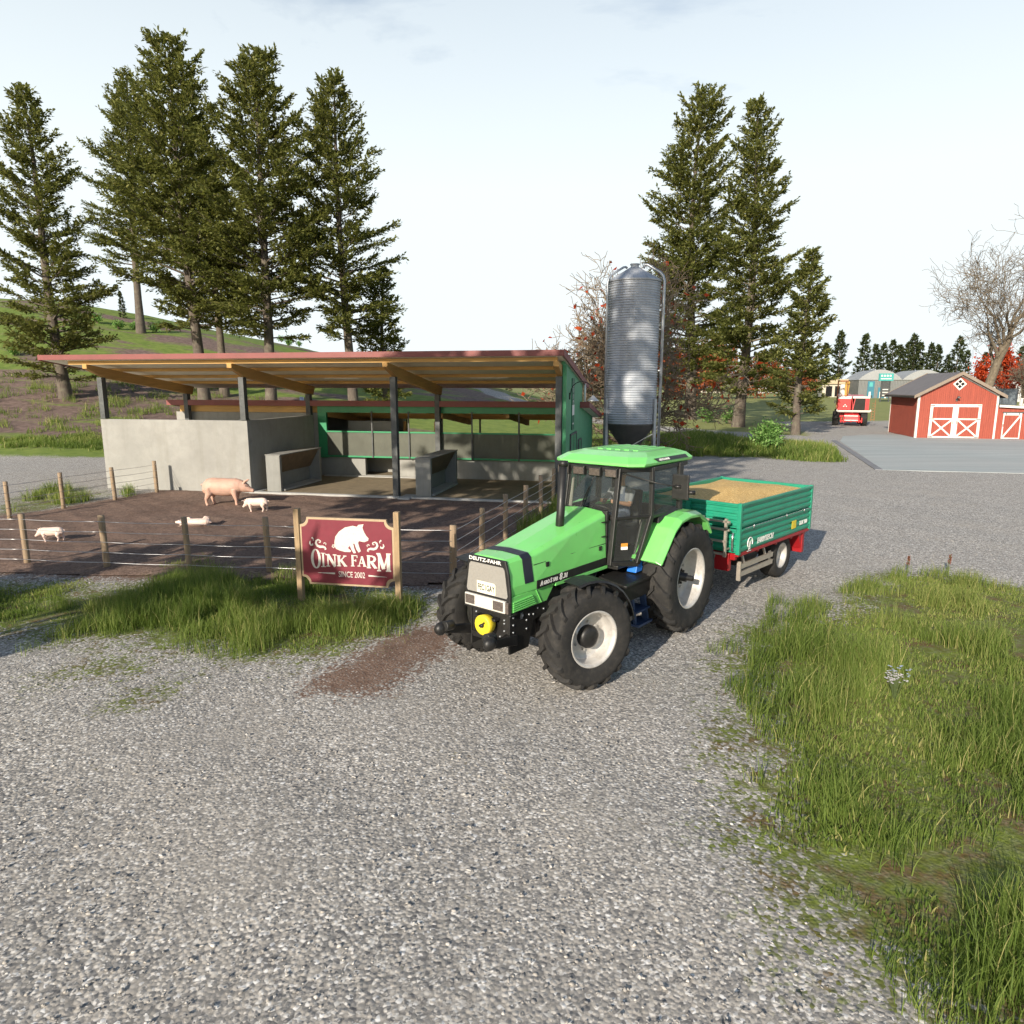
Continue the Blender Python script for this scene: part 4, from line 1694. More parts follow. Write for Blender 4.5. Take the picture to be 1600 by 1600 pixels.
for s in (-1, 1):
    mb = MB()
    if s > 0:
        mb.hexa([(.72, .42, .84), (1.62, .42, .84), (1.72, .98, .86), (.80, .98, .86), (.72, .42, 1.20), (1.62, .42, 1.20), (1.72, .98, 1.16), (.80, .98, 1.16)])
        mb.bar((1.7, .985, 1.13), (.8, .985, 1.13), .03, .05)
    else:
        mb.box((.5, -.95, .8), (1.6, -.42, 1.2))
    mb.build('fuel_tank' if s > 0 else 'battery_box', M['black'], tr, bevel=.02)
mb = MB()
mb.hexa([(.86, .62, 1.2), (1.06, .62, 1.2), (1.06, .8, 1.2), (.86, .8, 1.2), (.78, .62, 1.4), (1.02, .62, 1.36), (1.02, .8, 1.36), (.78, .8, 1.4)])
mb.build('blue_tank', M['blue'], tr, bevel=.01)
M['stepblue'] = pm('dark blue step', (.03, .055, .12), .5, 0, .1)
mb = MB()
mb.bar((1.0, .9, .86), (.85, .9, .36), .05, .1, 0, (0, 1, 0))
mb.bar((1.35, .9, .86), (1.2, .9, .36), .05, .05, 0, (0, 1, 0))
mb.box((.8, .72, .34), (1.26, 1.0, .38))
mb.box((.9, .72, .60), (1.34, 1.0, .63))
mb.build('step', M['stepblue'], tr)
# rear fenders
for s in (-1, 1):
    path = [(1.0, 1.43), (.53, 1.93), (.30, 2.07), (-.05, 2.12), (-.42, 2.10), (-.74, 1.93), (-.95, 1.66)]
    inn = [(.93, 1.40), (.49, 1.87), (.27, 2.0), (-.05, 2.045), (-.40, 2.025), (-.69, 1.88), (-.9, 1.64)]
    mb = MB()
    secs = []
    for (a, b), (c, d) in zip(path, inn):
        secs.append([(a, s * .66, b), (a, s * 1.12, b), (a - .02, s * 1.22, b - .05), (c, s * 1.215, d - .03), (c, s * .66, d)])
    mb.loft(secs)
    fe = mb.build('rear_fender', M['green'], tr, bevel=.012)
    mb = MB()
    mb.hexa([(.52, s * .68, 1.98), (-.12, s * .68, 2.13), (-.12, s * .93, 2.13), (.52, s * .90, 1.98), (.46, s * .68, 2.09), (-.08, s * .68, 2.2), (-.08, s * .88, 2.2), (.46, s * .87, 2.09)])
    mb.build('fender_pad', M['black'], fe, bevel=.015)
    mb = MB()
    mb.tube([(.98, s * .74, 1.5), (.93, s * .76, 1.55), (.62, s * .76, 1.88), (.55, s * .74, 1.93)], .014, 6)
    mb.build('grab_rail', M['black'], fe)
# front mudguards, turned with the wheels
for s in (-1, 1):
    mb = MB()
    secs = []
    cs, sn = math.cos(STEER), math.sin(STEER)
    for a in np.linspace(R(72), R(172), 9):
        sec = []
        for rr, yy in ((.83, -.17), (.83, .17), (.80, .19), (.805, .17), (.815, -.17)):
            lx, lz = rr * math.cos(a), rr * math.sin(a)
            sec.append((2.99 + lx * cs - yy * sn, s * 1.08 + lx * sn + yy * cs, .755 + lz))
        secs.append(sec)
    mb.loft(secs)
    mb.bar((2.75, s * .62, .9), (2.6, s * .9, 1.46), .04, .04)
    mb.build('front_mudguard', M['black'], tr)
# cab frame
cab = empty('cab', (0, 0, 0), 0, tr)
mb = MB()
for s in (-1, 1):
    mb.bar((1.44, s * .52, 1.36), (1.18, s * .50, 2.95), .085, .08)                 # windscreen post
    mb.bar((1.04, s * .80, 1.36), (.72, s * .86, 2.14), .075, .09)                   # door post
    mb.bar((.72, s * .86, 2.12), (.70, s * .84, 2.95), .07, .08)
    mb.bar((-.30, s * .86, 2.05), (-.30, s * .84, 2.95), .07, .12)
    mb.bar((-.64, s * .70, 1.7), (-.62, s * .70, 2.95), .08, .08)
    mb.bar((1.32, s * .53, 2.13), (.74, s * .86, 2.13), .05, .05)
    mb.bar((.74, s * .86, 2.12), (-.3, s * .86, 2.12), .05, .06)
    mb.bar((1.44, s * .53, 1.39), (1.02, s * .81, 1.36), .06, .09)
    mb.bar((1.18, s * .50, 2.92), (.70, s * .85, 2.92), .07, .08)
    mb.bar((.70, s * .85, 2.92), (-.62, s * .80, 2.92), .07, .08)
    mb.prism([(1.0, 1.36), (.70, 2.1), (-.62, 2.1), (-.62, 1.2), (.9, 1.2)], 'y', s * .66, s * .70)
mb.bar((1.18, -.5, 2.92), (1.18, .5, 2.92), .08, .08)
mb.bar((1.33, -.5, 2.13), (1.33, .5, 2.13), .05, .06)
mb.bar((-.63, -.7, 2.92), (-.63, .7, 2.92), .06, .07)
mb.bar((-.63, -.7, 2.05), (-.63, .7, 2.05), .06, .07)
mb.box((-.6, -.66, 1.30), (1.42, .66, 1.37))
mb.box((1.40, -.46, 1.37), (1.46, .46, 2.27))
mb.box((-.66, -.66, 1.37), (-.6, .66, 2.03))
mb.build('cab_frame', M['black'], cab, bevel=.012)
mb = MB()
q = lambda a, b, c, d: mb.add([a, b, c, d], [(0, 1, 2, 3)])
q((1.325, -.49, 2.16), (1.325, .49, 2.16), (1.2, .47, 2.9), (1.2, -.47, 2.9))
for s in (-1, 1):
    q((1.31, s * .54, 2.15), (.745, s * .865, 2.15), (.715, s * .85, 2.89), (1.17, s * .525, 2.89))
    q((.70, s * .865, 2.15), (-.28, s * .865, 2.15), (-.28, s * .845, 2.89), (.68, s * .85, 2.89))
    q((1.41, s * .545, 1.43), (1.05, s * .80, 1.43), (.76, s * .865, 2.10), (1.31, s * .54, 2.10))
    q((-.33, s * .85, 2.12), (-.62, s * .72, 2.12), (-.61, s * .71, 2.89), (-.33, s * .84, 2.89))
q((-.645, .66, 2.08), (-.645, -.66, 2.08), (-.635, -.66, 2.89), (-.635, .66, 2.89))
mb.build('window_glass', M['cabglass'], cab, fixn=False)
mb = MB()
ring = lambda z, f, hw, r, cf: [(f, -hw + cf, z), (f, hw - cf, z), (f - cf * .9, hw, z), (r + cf * .6, hw, z), (r, hw - cf, z), (r, -hw + cf, z), (r + cf * .6, -hw, z), (f - cf * .9, -hw, z)]
mb.loft([ring(2.955, 1.10, .82, -.70, .16), ring(2.985, 1.22, .88, -.80, .2), ring(3.03, 1.22, .89, -.82, .22), ring(3.12, 1.02, .80, -.74, .24), ring(3.175, .72, .62, -.60, .2)])
for y in (-.36, -.18, 0, .18, .36):
    mb.bar((.45, y, 3.178), (-.55, y, 3.178), .10, .02)
rf = mb.build('cab_roof', M['green'], tr, bevel=.012)
for s in (-1, 1):
    mb = MB()
    mb.hexa([(.62, s * .872, 3.035), (-.5, s * .876, 3.035), (-.5, s * .896, 3.035), (.58, s * .892, 3.035), (.66, s * .83, 3.085), (-.46, s * .833, 3.085), (-.46, s * .853, 3.092), (.66, s * .85, 3.092)])
    rs = mb.build('roof_stripe', M['black'], rf)
mb = MB()
mb.raw(text_vf('DEUTZ-FAHR', .05, .0015, 0, .002, 1.2), frame((.36, .879, 3.063), (-1, 0, 0), (0, -.6, .8)))
mb.build('roof_lettering', M['letterwhite'], rs)
for y in (-.56, -.24, .08, .40):
    mb = MB()
    mb.box((1.19, y - .115, 2.80), (1.29, y + .115, 2.952))
    lo = mb.build('work_lamp', M['black'], tr, bevel=.008)
    mb = MB()
    mb.box((1.287, y - .1, 2.812), (1.298, y + .1, 2.93))
    mb.build('lens', M['lens'], lo, bevel=.003)
mb = MB()
mb.tube([(2.33, .13, 1.98), (2.30, .13, 2.3), (2.24, .13, 3.12)], [.072, .066, .066], 18)
mb.tube([(2.24, .13, 3.05), (2.235, .13, 3.14)], .072, 18)
mb.build('exhaust_pipe', M['black'], tr)
for s in (1,):
    mb = MB()
    mb.box((.72, s * 1.24, 2.47), (.77, s * 1.53, 2.88))
    mb.box((.69, s * 1.26, 2.5), (.72, s * 1.51, 2.85))
    mi_ = mb.build('mirror', M['black'], tr, bevel=.02)
    mb = MB()
    mb.tube([(1.1, s * .56, 2.85), (.85, s * 1.0, 2.72), (.79, s * 1.32, 2.68)], .012, 6)
    mb.tube([(.79, s * 1.3, 2.68), (.76, s * 1.4, 2.68)], .03, 8)
    mb.tube([(.76, s * 1.53, 2.6), (.7, s * 1.62, 2.6)], .035, 8)
    mb.build('mirror_arm', M['black'], mi_)
mb = MB()
mb.tube([(1.24, .12, 2.9), (1.29, .06, 2.75), (1.335, -.1, 2.25)], .008, 6)
mb.bar((1.30, .0, 2.62), (1.342, -.18, 2.2), .012, .02)
mb.build('wiper', M['black'], cab)
mb = MB()
a = Vector((1.30, .635, 1.62))
d = Vector((-.36, .26, 0)).normalized()
n_ = Vector((d.y, -d.x, 0)) * -1
nn = Vector((.58, .81, 0)) * .012
mb.add([a + nn, a + d * .12 + nn, a + d * .12 + nn + Vector((0, 0, .05)), a + nn + Vector((0, 0, .05))], [(0, 1, 2, 3)], 1)
mb.add([a + nn + Vector((0, 0, .05)), a + d * .12 + nn + Vector((0, 0, .05)), a + d * .12 + nn + Vector((0, 0, .11)), a + nn + Vector((0, 0, .11))], [(0, 1, 2, 3)], 0)
mb.build('warning_sticker', [M['orange'], M['letterwhite']], cab, fixn=False)
# cab fittings
mb = MB()
mb.box((.0, -.25, 1.45), (.5, .25, 1.84))
mb.hexa([(-.02, -.25, 1.6), (.12, -.25, 1.6), (.12, .25, 1.6), (-.02, .25, 1.6), (-.16, -.22, 2.42), (-.04, -.22, 2.42), (-.04, .22, 2.42), (-.16, .22, 2.42)])
mb.build('seat', M['seatcloth'], cab, bevel=.04)
mb = MB()
mb.hexa([(.98, -.30, 1.37), (1.38, -.36, 1.37), (1.38, .36, 1.37), (.98, .30, 1.37), (1.08, -.30, 2.08), (1.32, -.44, 2.16), (1.32, .44, 2.16), (1.08, .30, 2.08)])
mb.box((.1, -.64, 1.37), (.75, -.32, 1.85))
mb.box((-.6, .4, 1.5), (.3, .64, 1.95))
mb.hexa([(1.2, -.5, 2.14), (1.3, -.44, 2.14), (1.24, -.40, 2.14), (1.14, -.47, 2.14), (1.1, -.48, 2.72), (1.18, -.44, 2.72), (1.14, -.42, 2.72), (1.06, -.46, 2.72)])
mb.build('dashboard', M['trim'], cab, bevel=.02)
mb = MB()
mb.tube([(1.08, 0, 1.95), (.86, 0, 2.12)], .035, 8)
ctr = Vector((.84, 0, 2.14))
ax = Vector((-.55, 0, .83)).normalized()
u = Vector((0, 1, 0))
v = ax.cross(u)
mb.tube([ctr + (u * math.cos(t) + v * math.sin(t)) * .2 for t in np.linspace(0, 2 * PI, 21)], .016, 8)
for t in (0, 2.1, 4.2):
    mb.bar(ctr, ctr + (u * math.cos(t) + v * math.sin(t)) * .2, .025, .012)
mb.build('steering_wheel', M['black'], cab)
mb = MB()
mb.bar((-.5, 0, .62), (-1.0, 0, .62), .14, .12)
mb.box((-.75, -.2, .5), (-.6, .2, 1.0))
for s in (-1, 1):
    mb.bar((-.35, s * .35, .7), (-.98, s * .45, .6), .05, .08)
    mb.bar((-.6, s * .3, 1.2), (-.85, s * .42, .65), .04, .04)
mb.build('rear_hitch', M['castiron'], tr)

# ------------------------------------------------------------------ the driver
MS = {}
M['skin'] = pm('skin', (.42, .23, .15), .55, 0, .06, 8)
M['shirt'] = pm('light grey shirt', (.24, .245, .27), .85, 0, .1, 12, .2, 80)
M['overall'] = pm('blue grey work overalls', (.10, .12, .17), .85, 0, .12, 12, .2, 80)
M['hair'] = pm('dark cap', (.03, .028, .027), .85, 0, .15, 20)
pb = MB()
L = lambda pts, r, n=10: pb.tube(pts, r, n)
# torso and hips
secs = []
for z, x, rx, ry in ((0, .0, .12, .17), (.10, .0, .135, .185), (.24, .0, .125, .165), (.40, -.02, .125, .185), (.50, -.03, .115, .20), (.56, -.03, .085, .17), (.60, -.025, .06, .08)):
    secs.append([(x + rx * math.cos(t), ry * math.sin(t), z) for t in np.linspace(0, 2 * PI, 17)[:-1]])
pb.loft(secs)
L([(-.02, 0, .56), (.0, 0, .70)], [.06, .055])                                   # neck
pb.ell((.015, 0, .79), (.098, .077, .118), 16, 12)                                # head
pb.ell((.05, 0, .73), (.06, .052, .055), 12, 8)                                   # jaw
pb.ell((.115, 0, .775), (.022, .014, .024), 8, 6)                                 # nose
pb.ell((.103, 0, .735), (.012, .026, .008), 8, 6)                                 # lips
for s in (-1, 1):
    pb.ell((.005, s * .079, .785), (.022, .011, .032), 8, 6)                      # ear
    pb.ell((.098, s * .032, .803), (.012, .015, .008), 8, 6)                      # eyelid
    sh, el, wr = Vector((-.03, s * .20, .52)), Vector((.16, s * .27, .30)), Vector((.40, s * .17, .36))
    L([sh, sh.lerp(el, .5), el], [.062, .052, .043])
    L([el, el.lerp(wr, .4), wr], [.043, .042, .028])
    hd = (wr - el).normalized()
    palm = wr + hd * .05
    pb.ell(palm, (.05, .022, .036), 10, 8, 0, hd.to_track_quat('X', 'Z').to_matrix())
    for k in range(4):
        b = palm + hd * .04 + Vector((0, 0, .027 - k * .018))
        ln = (.03, .034, .031, .024)[k]
        cur = Vector((0, -s * 1, 0))
        L([b, b + hd * ln * .7 + cur * .008, b + hd * ln * .8 + cur * .03, b + hd * ln * .3 + cur * .045], [.0095, .009, .0085, .008], 8)
    L([palm + Vector((-.01, -s * .015, .022)), palm + Vector((.02, -s * .035, .035)), palm + Vector((.045, -s * .045, .03))], [.011, .010, .009], 8)
    hp, kn, an = Vector((.02, s * .09, .06)), Vector((.42, s * .14, .10)), Vector((.52, s * .14, -.27))
    L([hp, hp.lerp(kn, .5), kn], [.095, .082, .06])
    L([kn, kn.lerp(an, .35), an], [.058, .055, .038])
    L([an + Vector((-.05, 0, -.05)), an + Vector((.06, 0, -.06)), an + Vector((.16, 0, -.07))], [.045, .042, .035])
pm_ = voxel(pb, .0095, 2, 'person')
for m in ('skin', 'shirt', 'overall'):
    pm_.materials.append(M[m])
for p in pm_.polygons:
    c = p.center
    y = abs(c.y)
    mi = 0
    if c.z > .60 or c.x > .21 and c.z > .22 or (y > .19 and c.z < .36 and c.x > .13 and c.z > .2):
        mi = 0
    elif c.z < .30 or (y < .10 and c.z < .46 and c.x > .03) or (.075 < y < .115 and c.z < .60):
        mi = 2
    else:
        mi = 1
    if c.z < .2:
        mi = 2
    p.material_index = mi
dm = Matrix.Translation(TRL) @ Matrix.Rotation(TRR, 4, 'Z')
dl = dm @ Vector((.26, .0, 1.92))
per = link_mesh('person', pm_, None, tuple(dl), TRR)
tag(per, 'person in a light grey shirt and overalls holding the steering wheel inside the tractor cab', 'person')
mb = MB()
mb.lathe([(.083, .80), (.088, .83), (.082, .87), (.06, .905), (.001, .918)], 20, (.005, 0, 0), 'z')
for v_ in range(len(mb.v)):
    x, y, z = mb.v[v_]
    mb.v[v_] = (x * 1.2, y * .98, z)
mb.hexa([(.07, -.07, .835), (.19, -.05, .815), (.19, .05, .815), (.07, .07, .835), (.07, -.07, .845), (.19, -.05, .823), (.19, .05, .823), (.07, .07, .845)])
mb.build('cap', M['hair'], per)
mb = MB()
for s in (-1, 1):
    mb.ell((.108, s * .032, .798), (.006, .009, .006), 8, 6)
mb.build('eyes', M['letterblack'], per)

# ------------------------------------------------------------------ tipping trailer (x forward, y left)
TLL = (4.91, 15.46, 0)
TLR = R(-134)
tl = thing('tipping_trailer', 'green ribbed tipping trailer on a red chassis hitched behind the tractor', 'trailer', TLL, TLR)
HL, HW, ZB, ZT = 1.81, 1.15, 1.0, 2.0
mb = MB()
mb.box((-HL + .06, -HW + .06, ZB), (HL - .06, HW - .06, ZB + .06))
mb.build('load_floor', M['tgreen'], tl)


def ribbed(z0, z1, inv, y0=0.0):
    """section of a pressed board: outward bulges"""
    p = []
    n = 4
    hgt_ = (z1 - z0)
    for i in range(n):
        a = z0 + hgt_ * i / n
        k = hgt_ / n
        for u, d in ((0.02, .0), (.30, .0), (.42, .03), (.86, .03), (.98, .0)):
            p.append((y0 + inv * d, a + k * u))
    return p


def board_side(s, z0, z1, x0, x1):
    out = ribbed(z0, z1, s, s * (HW - .035))
    inner = [(s * (HW - .06), z1 - .005), (s * (HW - .06), z0 + .005)]
    return out + inner


for s in (-1, 1):
    for z0, z1 in ((ZB, 1.49), (1.505, ZT)):
        mb = MB()
        mb.prism(board_side(s, z0, z1, -HL, HL), 'x', -HL + .075, HL - .075)
        for x in (-HL + .075, HL - .075):
            pass
        mb.bar((-HL + .075, s * (HW - .012), z1 - .02), (HL - .075, s * (HW - .012), z1 - .02), .05, .04)
        b = mb.build('side_board', M['tgreen'], tl, bevel=.003)
    mb = MB()
    mb.tube([(-HL + .2, s * (HW + .012), 1.497), (HL - .2, s * (HW + .012), 1.497)], .008, 6)
    for x in (-1.3, -.35, 1.25):
        mb.tube([(x, s * (HW + .01), 1.53), (x + .02, s * (HW + .035), 1.5), (x, s * (HW + .015), 1.455)], .014, 6)
    mb.build('hinge_rod', M['chrome'], b)
    if s > 0:
        mb = MB()
        yy = HW - .002
        mb.raw(text_vf('FARMTECH', .16, .002, .2, .004, .95), frame((.62, yy, 1.14), (-1, 0, 0), (0, 0, 1)))
        mb.raw(text_vf('TDK 900', .13, .002, .2, .003, .9), frame((-1.35, yy, 1.20), (-1, 0, 0), (0, 0, 1)))
        cx, cz = 1.33, 1.16
        mb.tube([(cx + .11 * math.cos(t), yy, cz + .11 * math.sin(t)) for t in np.linspace(-.9, 3.6, 16)], .011, 6)
        mb.prism([(cx - .05, cz + .06), (cx, cz - .03), (cx + .06, cz + .06), (cx + .035, cz - .07), (cx + .06, cz - .14), (cx - .02, cz - .13), (cx - .02, cz - .06)], 'y', yy - .002, yy + .004)
        mb.box((cx - .06, yy - .002, cz - .17), (cx + .12, yy + .004, cz - .155))
        mb.build('board_lettering', M['letterwhite'], b)
        mb = MB()
        mb.box((-.95, yy - .002, 1.13), (-.72, yy + .004, 1.31))
        mb.build('yellow_sticker', M['yellow'], b)
for e in (-1, 1):
    for z0, z1 in ((ZB, 1.49), (1.505, ZT)):
        mb = MB()
        out = ribbed(z0, z1, e, e * (HL - .035))
        inner = [(e * (HL - .06), z1 - .005), (e * (HL - .06), z0 + .005)]
        mb.prism(out + inner, 'y', -HW + .075, HW - .075)
        mb.bar((e * (HL - .012), -HW + .075, z1 - .02), (e * (HL - .012), HW - .075, z1 - .02), .05, .04)
        mb.build('end_board', M['tgreen'], tl, bevel=.003)
    mb = MB()
    mb.box((e * (HL - .01), -.05, ZB + .02), (e * (HL + .03), .05, ZT - .045))
    mb.build('end_post', M['tgreen'], tl)
for sx in (-1, 1):
    for sy in (-1, 1):
        mb = MB()
        mb.box((sx * (HL - .073), sy * (HW - .073), ZB - .02), (sx * (HL + .005), sy * (HW + .005), ZT + .015))
        mb.box((sx * (HL + .006), sy * (HW - .07), 1.5), (sx * (HL + .02), sy * (HW + .0), 1.62))
        mb.build('corner_post', M['tgreen'], tl, bevel=.008)
mb = MB()
for s in (-1, 1):
    mb.tube([(HL + .03, s * (HW - .13), 1.05), (HL + .045, s * (HW - .13), 1.3), (HL + .03, s * (HW - .13), 1.42)], .022, 8)
mb.build('latch_lever', M['chrome'], tl)
mb = MB()
for s in (-1, 1):
    mb.box((-HL + .1, s * .36, .80), (HL + .05, s * .48, .998))
    mb.box((-HL + .02, s * (HW - .09), .93), (HL - .02, s * (HW - .02), .997))
for x in (-1.75, -1.0, -.2, .7, 1.72):
    mb.box((x - .05, -HW + .1, .85), (x + .05, HW - .1, .985))
mb.box((HL - .1, -.95, .62), (HL + .02, .95, .985))
mb.hexa([(HL, -.3, .62), (HL + 1.35, -.06, .58), (HL + 1.35, .06, .58), (HL, .3, .62), (HL, -.3, .78), (HL + 1.35, -.06, .68), (HL + 1.35, .06, .68), (HL, .3, .78)])
for s in (-1, 1):
    mb.box((-1.62, s * .82, .45), (-1.5, s * 1.1, .93))
    mb.prism([(-1.28, .98), (-1.5, .98), (-1.66, .5), (-1.52, .5)], 'y', s * .66, s * 1.08)
mb.build('chassis', M['tred'], tl, bevel=.01)
mb = MB()
mb.tube([(-.75, -.8, .5), (-.75, .8, .5)], .07, 10)
mb.box((-1.2, -.5, .6), (.9, .5, .8))
for s in (-1, 1):
    mb.tube([(.3, s * .7, .72), (1.1, s * .7, .72)], .16, 14)
    mb.tube([(1.2, s * .55, .7), (1.6, s * .55, .7)], .12, 12)
    mb.box((-1.2, s * .6, .9), (.2, s * 1.05, .925))
mb.build('axle_and_tanks', M['castiron'], tl)
for s in (-1, 1):
    wo = empty('wheel', (-.72, s * .80, .5), 0 if s > 0 else PI, tl)
    mb = MB()
    h = .19
    prof = [(.27, -h * .8), (.33, -h), (.43, -h), (.485, -h * .85), (.5, -h * .5), (.5, h * .5), (.485, h * .85), (.43, h), (.33, h), (.27, h * .8)]
    mb.lathe(prof, 44, (0, 0, 0), 'y')
    for yy in (-.1, -.035, .035, .1):
        mb.lathe([(.498, yy - .012), (.506, yy - .01), (.506, yy + .01), (.498, yy + .012)], 44, (0, 0, 0), 'y')
    mb.build('tyre', M['rubber'], wo)
    mb = MB()
    mb.lathe([(.285, h * .8), (.29, h * .9), (.27, h * .85), (.25, h * .4), (.23, .03), (.12, .02), (.11, .07), (.001, .075)], 32, (0, 0, 0), 'y')
    mb.build('rim', M['rim'], wo)
mb = MB()
for s in (-1, 1):
    for z in (.44, .60):
        mb.box((-.1, s * .98, z), (1.42, s * 1.03, z + .1))
    mb.box((1.421, s * .96, .36), (1.47, s * 1.04, .76))
    mb.box((-.1, s * .975, .41), (.02, s * .979, .73))
    for x in (.2, 1.2):
        mb.bar((x, s * .975, .7), (x, s * .9, .95), .04, .04)
mb.build('side_guard', M['alu'], tl, bevel=.008)
mb = MB()
for y in (.45, .95):
    mb.bar((HL + .2, y, .95), (HL + .2, y, 1.72), .05, .05)
for z in (1.0, 1.26, 1.5, 1.66):
    mb.bar((HL + .2, .40, z), (HL + .2, 1.03 if z > 1.4 else .98, z), .05, .04)
for y in (.45, .95):
    for z in (1.1, 1.6):
        mb.bar((HL + .03, y, z), (HL + .2, y, z), .03, .03)
mb.build('ladder', M['alu'], tl)
mb = MB()
mb.box((.6, -1.0, .62), (1.3, -.6, .78))
mb.ell((1.2, .82, .84), (.12, .1, .05))
mb.build('air_tank', M['yellow'], tl)


def grain_mat():
    t = NT('ripe grain')
    v = t.vor(42, t.coord((1, 1.6, 1)))
    s = t.n.new('ShaderNodeSeparateColor')
    t.l(v.outputs['Color'], s.inputs[0])
    k = t.ramp(s.outputs[0], [(0, (.42, .24, .07)), (.5, (.68, .44, .15)), (1, (.84, .62, .28))])
    k = t.mix(t.mrange(v.outputs['Distance'], .35, .8, 0, .5), k, (.30, .17, .05))
    k = t.mix(t.mrange(t.noise(2.5, 5), .4, .7, 0, .35), k, (.78, .54, .21))
    t.set(Base_Color=k, Roughness=.85)
    t.bump(v.outputs['Distance'], .6, .015)
    return t.mat


M['grain'] = grain_mat()
gxx = np.linspace(-HL + .062, HL - .062, 60)
gyy = np.linspace(-HW + .062, HW - .062, 40)
X, Y = np.meshgrid(gxx, gyy)
ed = np.minimum((HL - np.abs(X)) / HL, (HW - np.abs(Y)) / HW * .9)
Z = 1.88 + .22 * np.sqrt(np.clip(ed, 0, 1)) + .02 * np.sin(X * 3.1 + 1) * np.sin(Y * 4.2)
n_ = X.shape
ii = np.arange(X.size).reshape(n_)
F = np.stack([ii[:-1, :-1], ii[:-1, 1:], ii[1:, 1:], ii[1:, :-1]], -1).reshape(-1, 4)
go = link_mesh('grain', np_mesh('grain', np.stack([X.ravel(), Y.ravel(), Z.ravel()], -1), F, [M['grain']], True), None, TLL, TLR)
tag(go, 'heap of golden grain filling the green trailer', 'grain', kind='stuff')

# ------------------------------------------------------------------ pigs
def pig_mat(name, c):
    t = NT(name)
    n = t.noise(5, 6, .6)
    k = t.mix(t.mrange(n, .35, .7), tuple(x * .82 for x in c), c)
    k = t.mix(t.mrange(t.noise(2.4, 4), .5, .75, 0, .35), k, (c[0] * .8, c[1] * .62, c[2] * .55))
    t.set(Base_Color=k, Roughness=.6)
    t.b.inputs['Subsurface Weight'].default_value = .08
    t.b.inputs['Subsurface Radius'].default_value = (.05, .02, .01)
    t.bump(t.noise(60, 4), .15, .01)
    return t.mat


M['sow'] = pig_mat('pale pink pig skin', (.62, .385, .29))
M['piglet'] = pig_mat('light pink piglet skin', (.82, .63, .54))


def pig(name, label, mat, L, loc, rz, head=0.0, stride=0.0, lean=1.0, tall=1.0, group=None, lying=False):
    """nose-to-rump length L; head<0 lowers the snout"""
    mb = MB()
    S = [(-.50, .33, .05, .06), (-.47, .36, .105, .12), (-.40, .385, .15, .165), (-.28, .39, .165, .185), (-.10, .375, .17, .19), (.06, .37, .165, .185), (.19, .385, .148, .172), (.28, .395, .122, .14)]
    secs = [[(x, ry * lean * math.cos(t), z * tall + rz_ * lean * math.sin(t)) for t in np.linspace(0, 2 * PI, 21)[:-1]] for x, z, ry, rz_ in S]
    mb.loft(secs)
    # head: swings about the neck
    Hs = [(.22, .0, .125, .145), (.31, .0, .11, .125), (.39, -.012, .092, .105), (.455, -.035, .066, .07), (.51, -.052, .046, .046), (.555, -.06, .040, .040), (.57, -.06, .030, .030)]
    c, s_ = math.cos(head), math.sin(head)
    piv = (.24, .40 * tall)

    def hd(x, z):
        dx, dz = x - piv[0], z
        return (piv[0] + dx * c - dz * s_, piv[1] + dx * s_ + dz * c)
    secs = []
    for x, z, ry, rz_ in Hs:
        sec = []
        for t in np.linspace(0, 2 * PI, 17)[:-1]:
            q = hd(x, z + rz_ * math.sin(t))
            sec.append((q[0], ry * math.cos(t), q[1]))
        secs.append(sec)
    mb.loft(secs)
    for s in (-1, 1):
        e0, e1, e2 = hd(.36, .085), hd(.39, .16), hd(.45, .15)
        mb.loft([[(e0[0] - .03, s * .05, e0[1]), (e0[0] + .03, s * .08, e0[1]), (e0[0] + .02, s * .095, e0[1] - .01), (e0[0] - .03, s * .07, e0[1] - .01)],
                 [(e1[0] - .03, s * .075, e1[1]), (e1[0] + .03, s * .105, e1[1] - .005), (e1[0] + .02, s * .115, e1[1] - .015), (e1[0] - .03, s * .09, e1[1] - .01)],
                 [(e2[0] - .008, s * .10, e2[1] - .01), (e2[0] + .008, s * .11, e2[1] - .012), (e2[0] + .006, s * .115, e2[1] - .02), (e2[0] - .008, s * .105, e2[1] - .018)]])
        st = stride * s
        # hind leg: knee forward at the belly, hock back
        mb.tube([(-.37, s * .09, .36 * tall), (-.33 + st * .3, s * .105, .24 * tall), (-.385 + st * .7, s * .10, .125 * tall), (-.365 + st, s * .098, .05), (-.35 + st, s * .098, .0)], [.10, .075, .036, .029, .034], 12)
        # front leg
        mb.tube([(.17, s * .085, .33 * tall), (.175 - st * .3, s * .092, .20 * tall), (.18 - st * .7, s * .09, .11 * tall), (.17 - st, s * .09, .045), (.18 - st, s * .09, .0)], [.078, .052, .034, .027, .033], 12)
    mb.tube([(-.49, 0, .42 * tall), (-.53, .01, .44 * tall), (-.55, .025, .42 * tall), (-.535, .03, .40 * tall), (-.53, .01, .41 * tall)], [.018, .012, .010, .009, .007], 8)
    if lying:
        mb.v = [(x, z - .37 * tall, .17 * lean - y * .95) for x, y, z in mb.v]
    mb.v = [(x * L, y * L, z * L) for x, y, z in mb.v]
    me = voxel(mb, max(.0085, L * .0125), 3, name)
    me.materials.append(mat)
    o = link_mesh(name, me, None, loc, rz)
    tag(o, label, 'pig', group)
    if lying:
        return o
    q = hd(.415, .035)
    mb = MB()
    for s in (-1, 1):
        mb.ell((q[0] * L, s * .082 * L, q[1] * L), (.011 * L, .006 * L, .011 * L), 8, 6)
    q = hd(.573, -.06)
    for s in (-1, 1):
        mb.ell((q[0] * L, s * .013 * L, q[1] * L), (.004 * L, .006 * L, .009 * L), 8, 6)
    mb.build('eyes_and_nostrils', M['letterblack'], o)
    return o


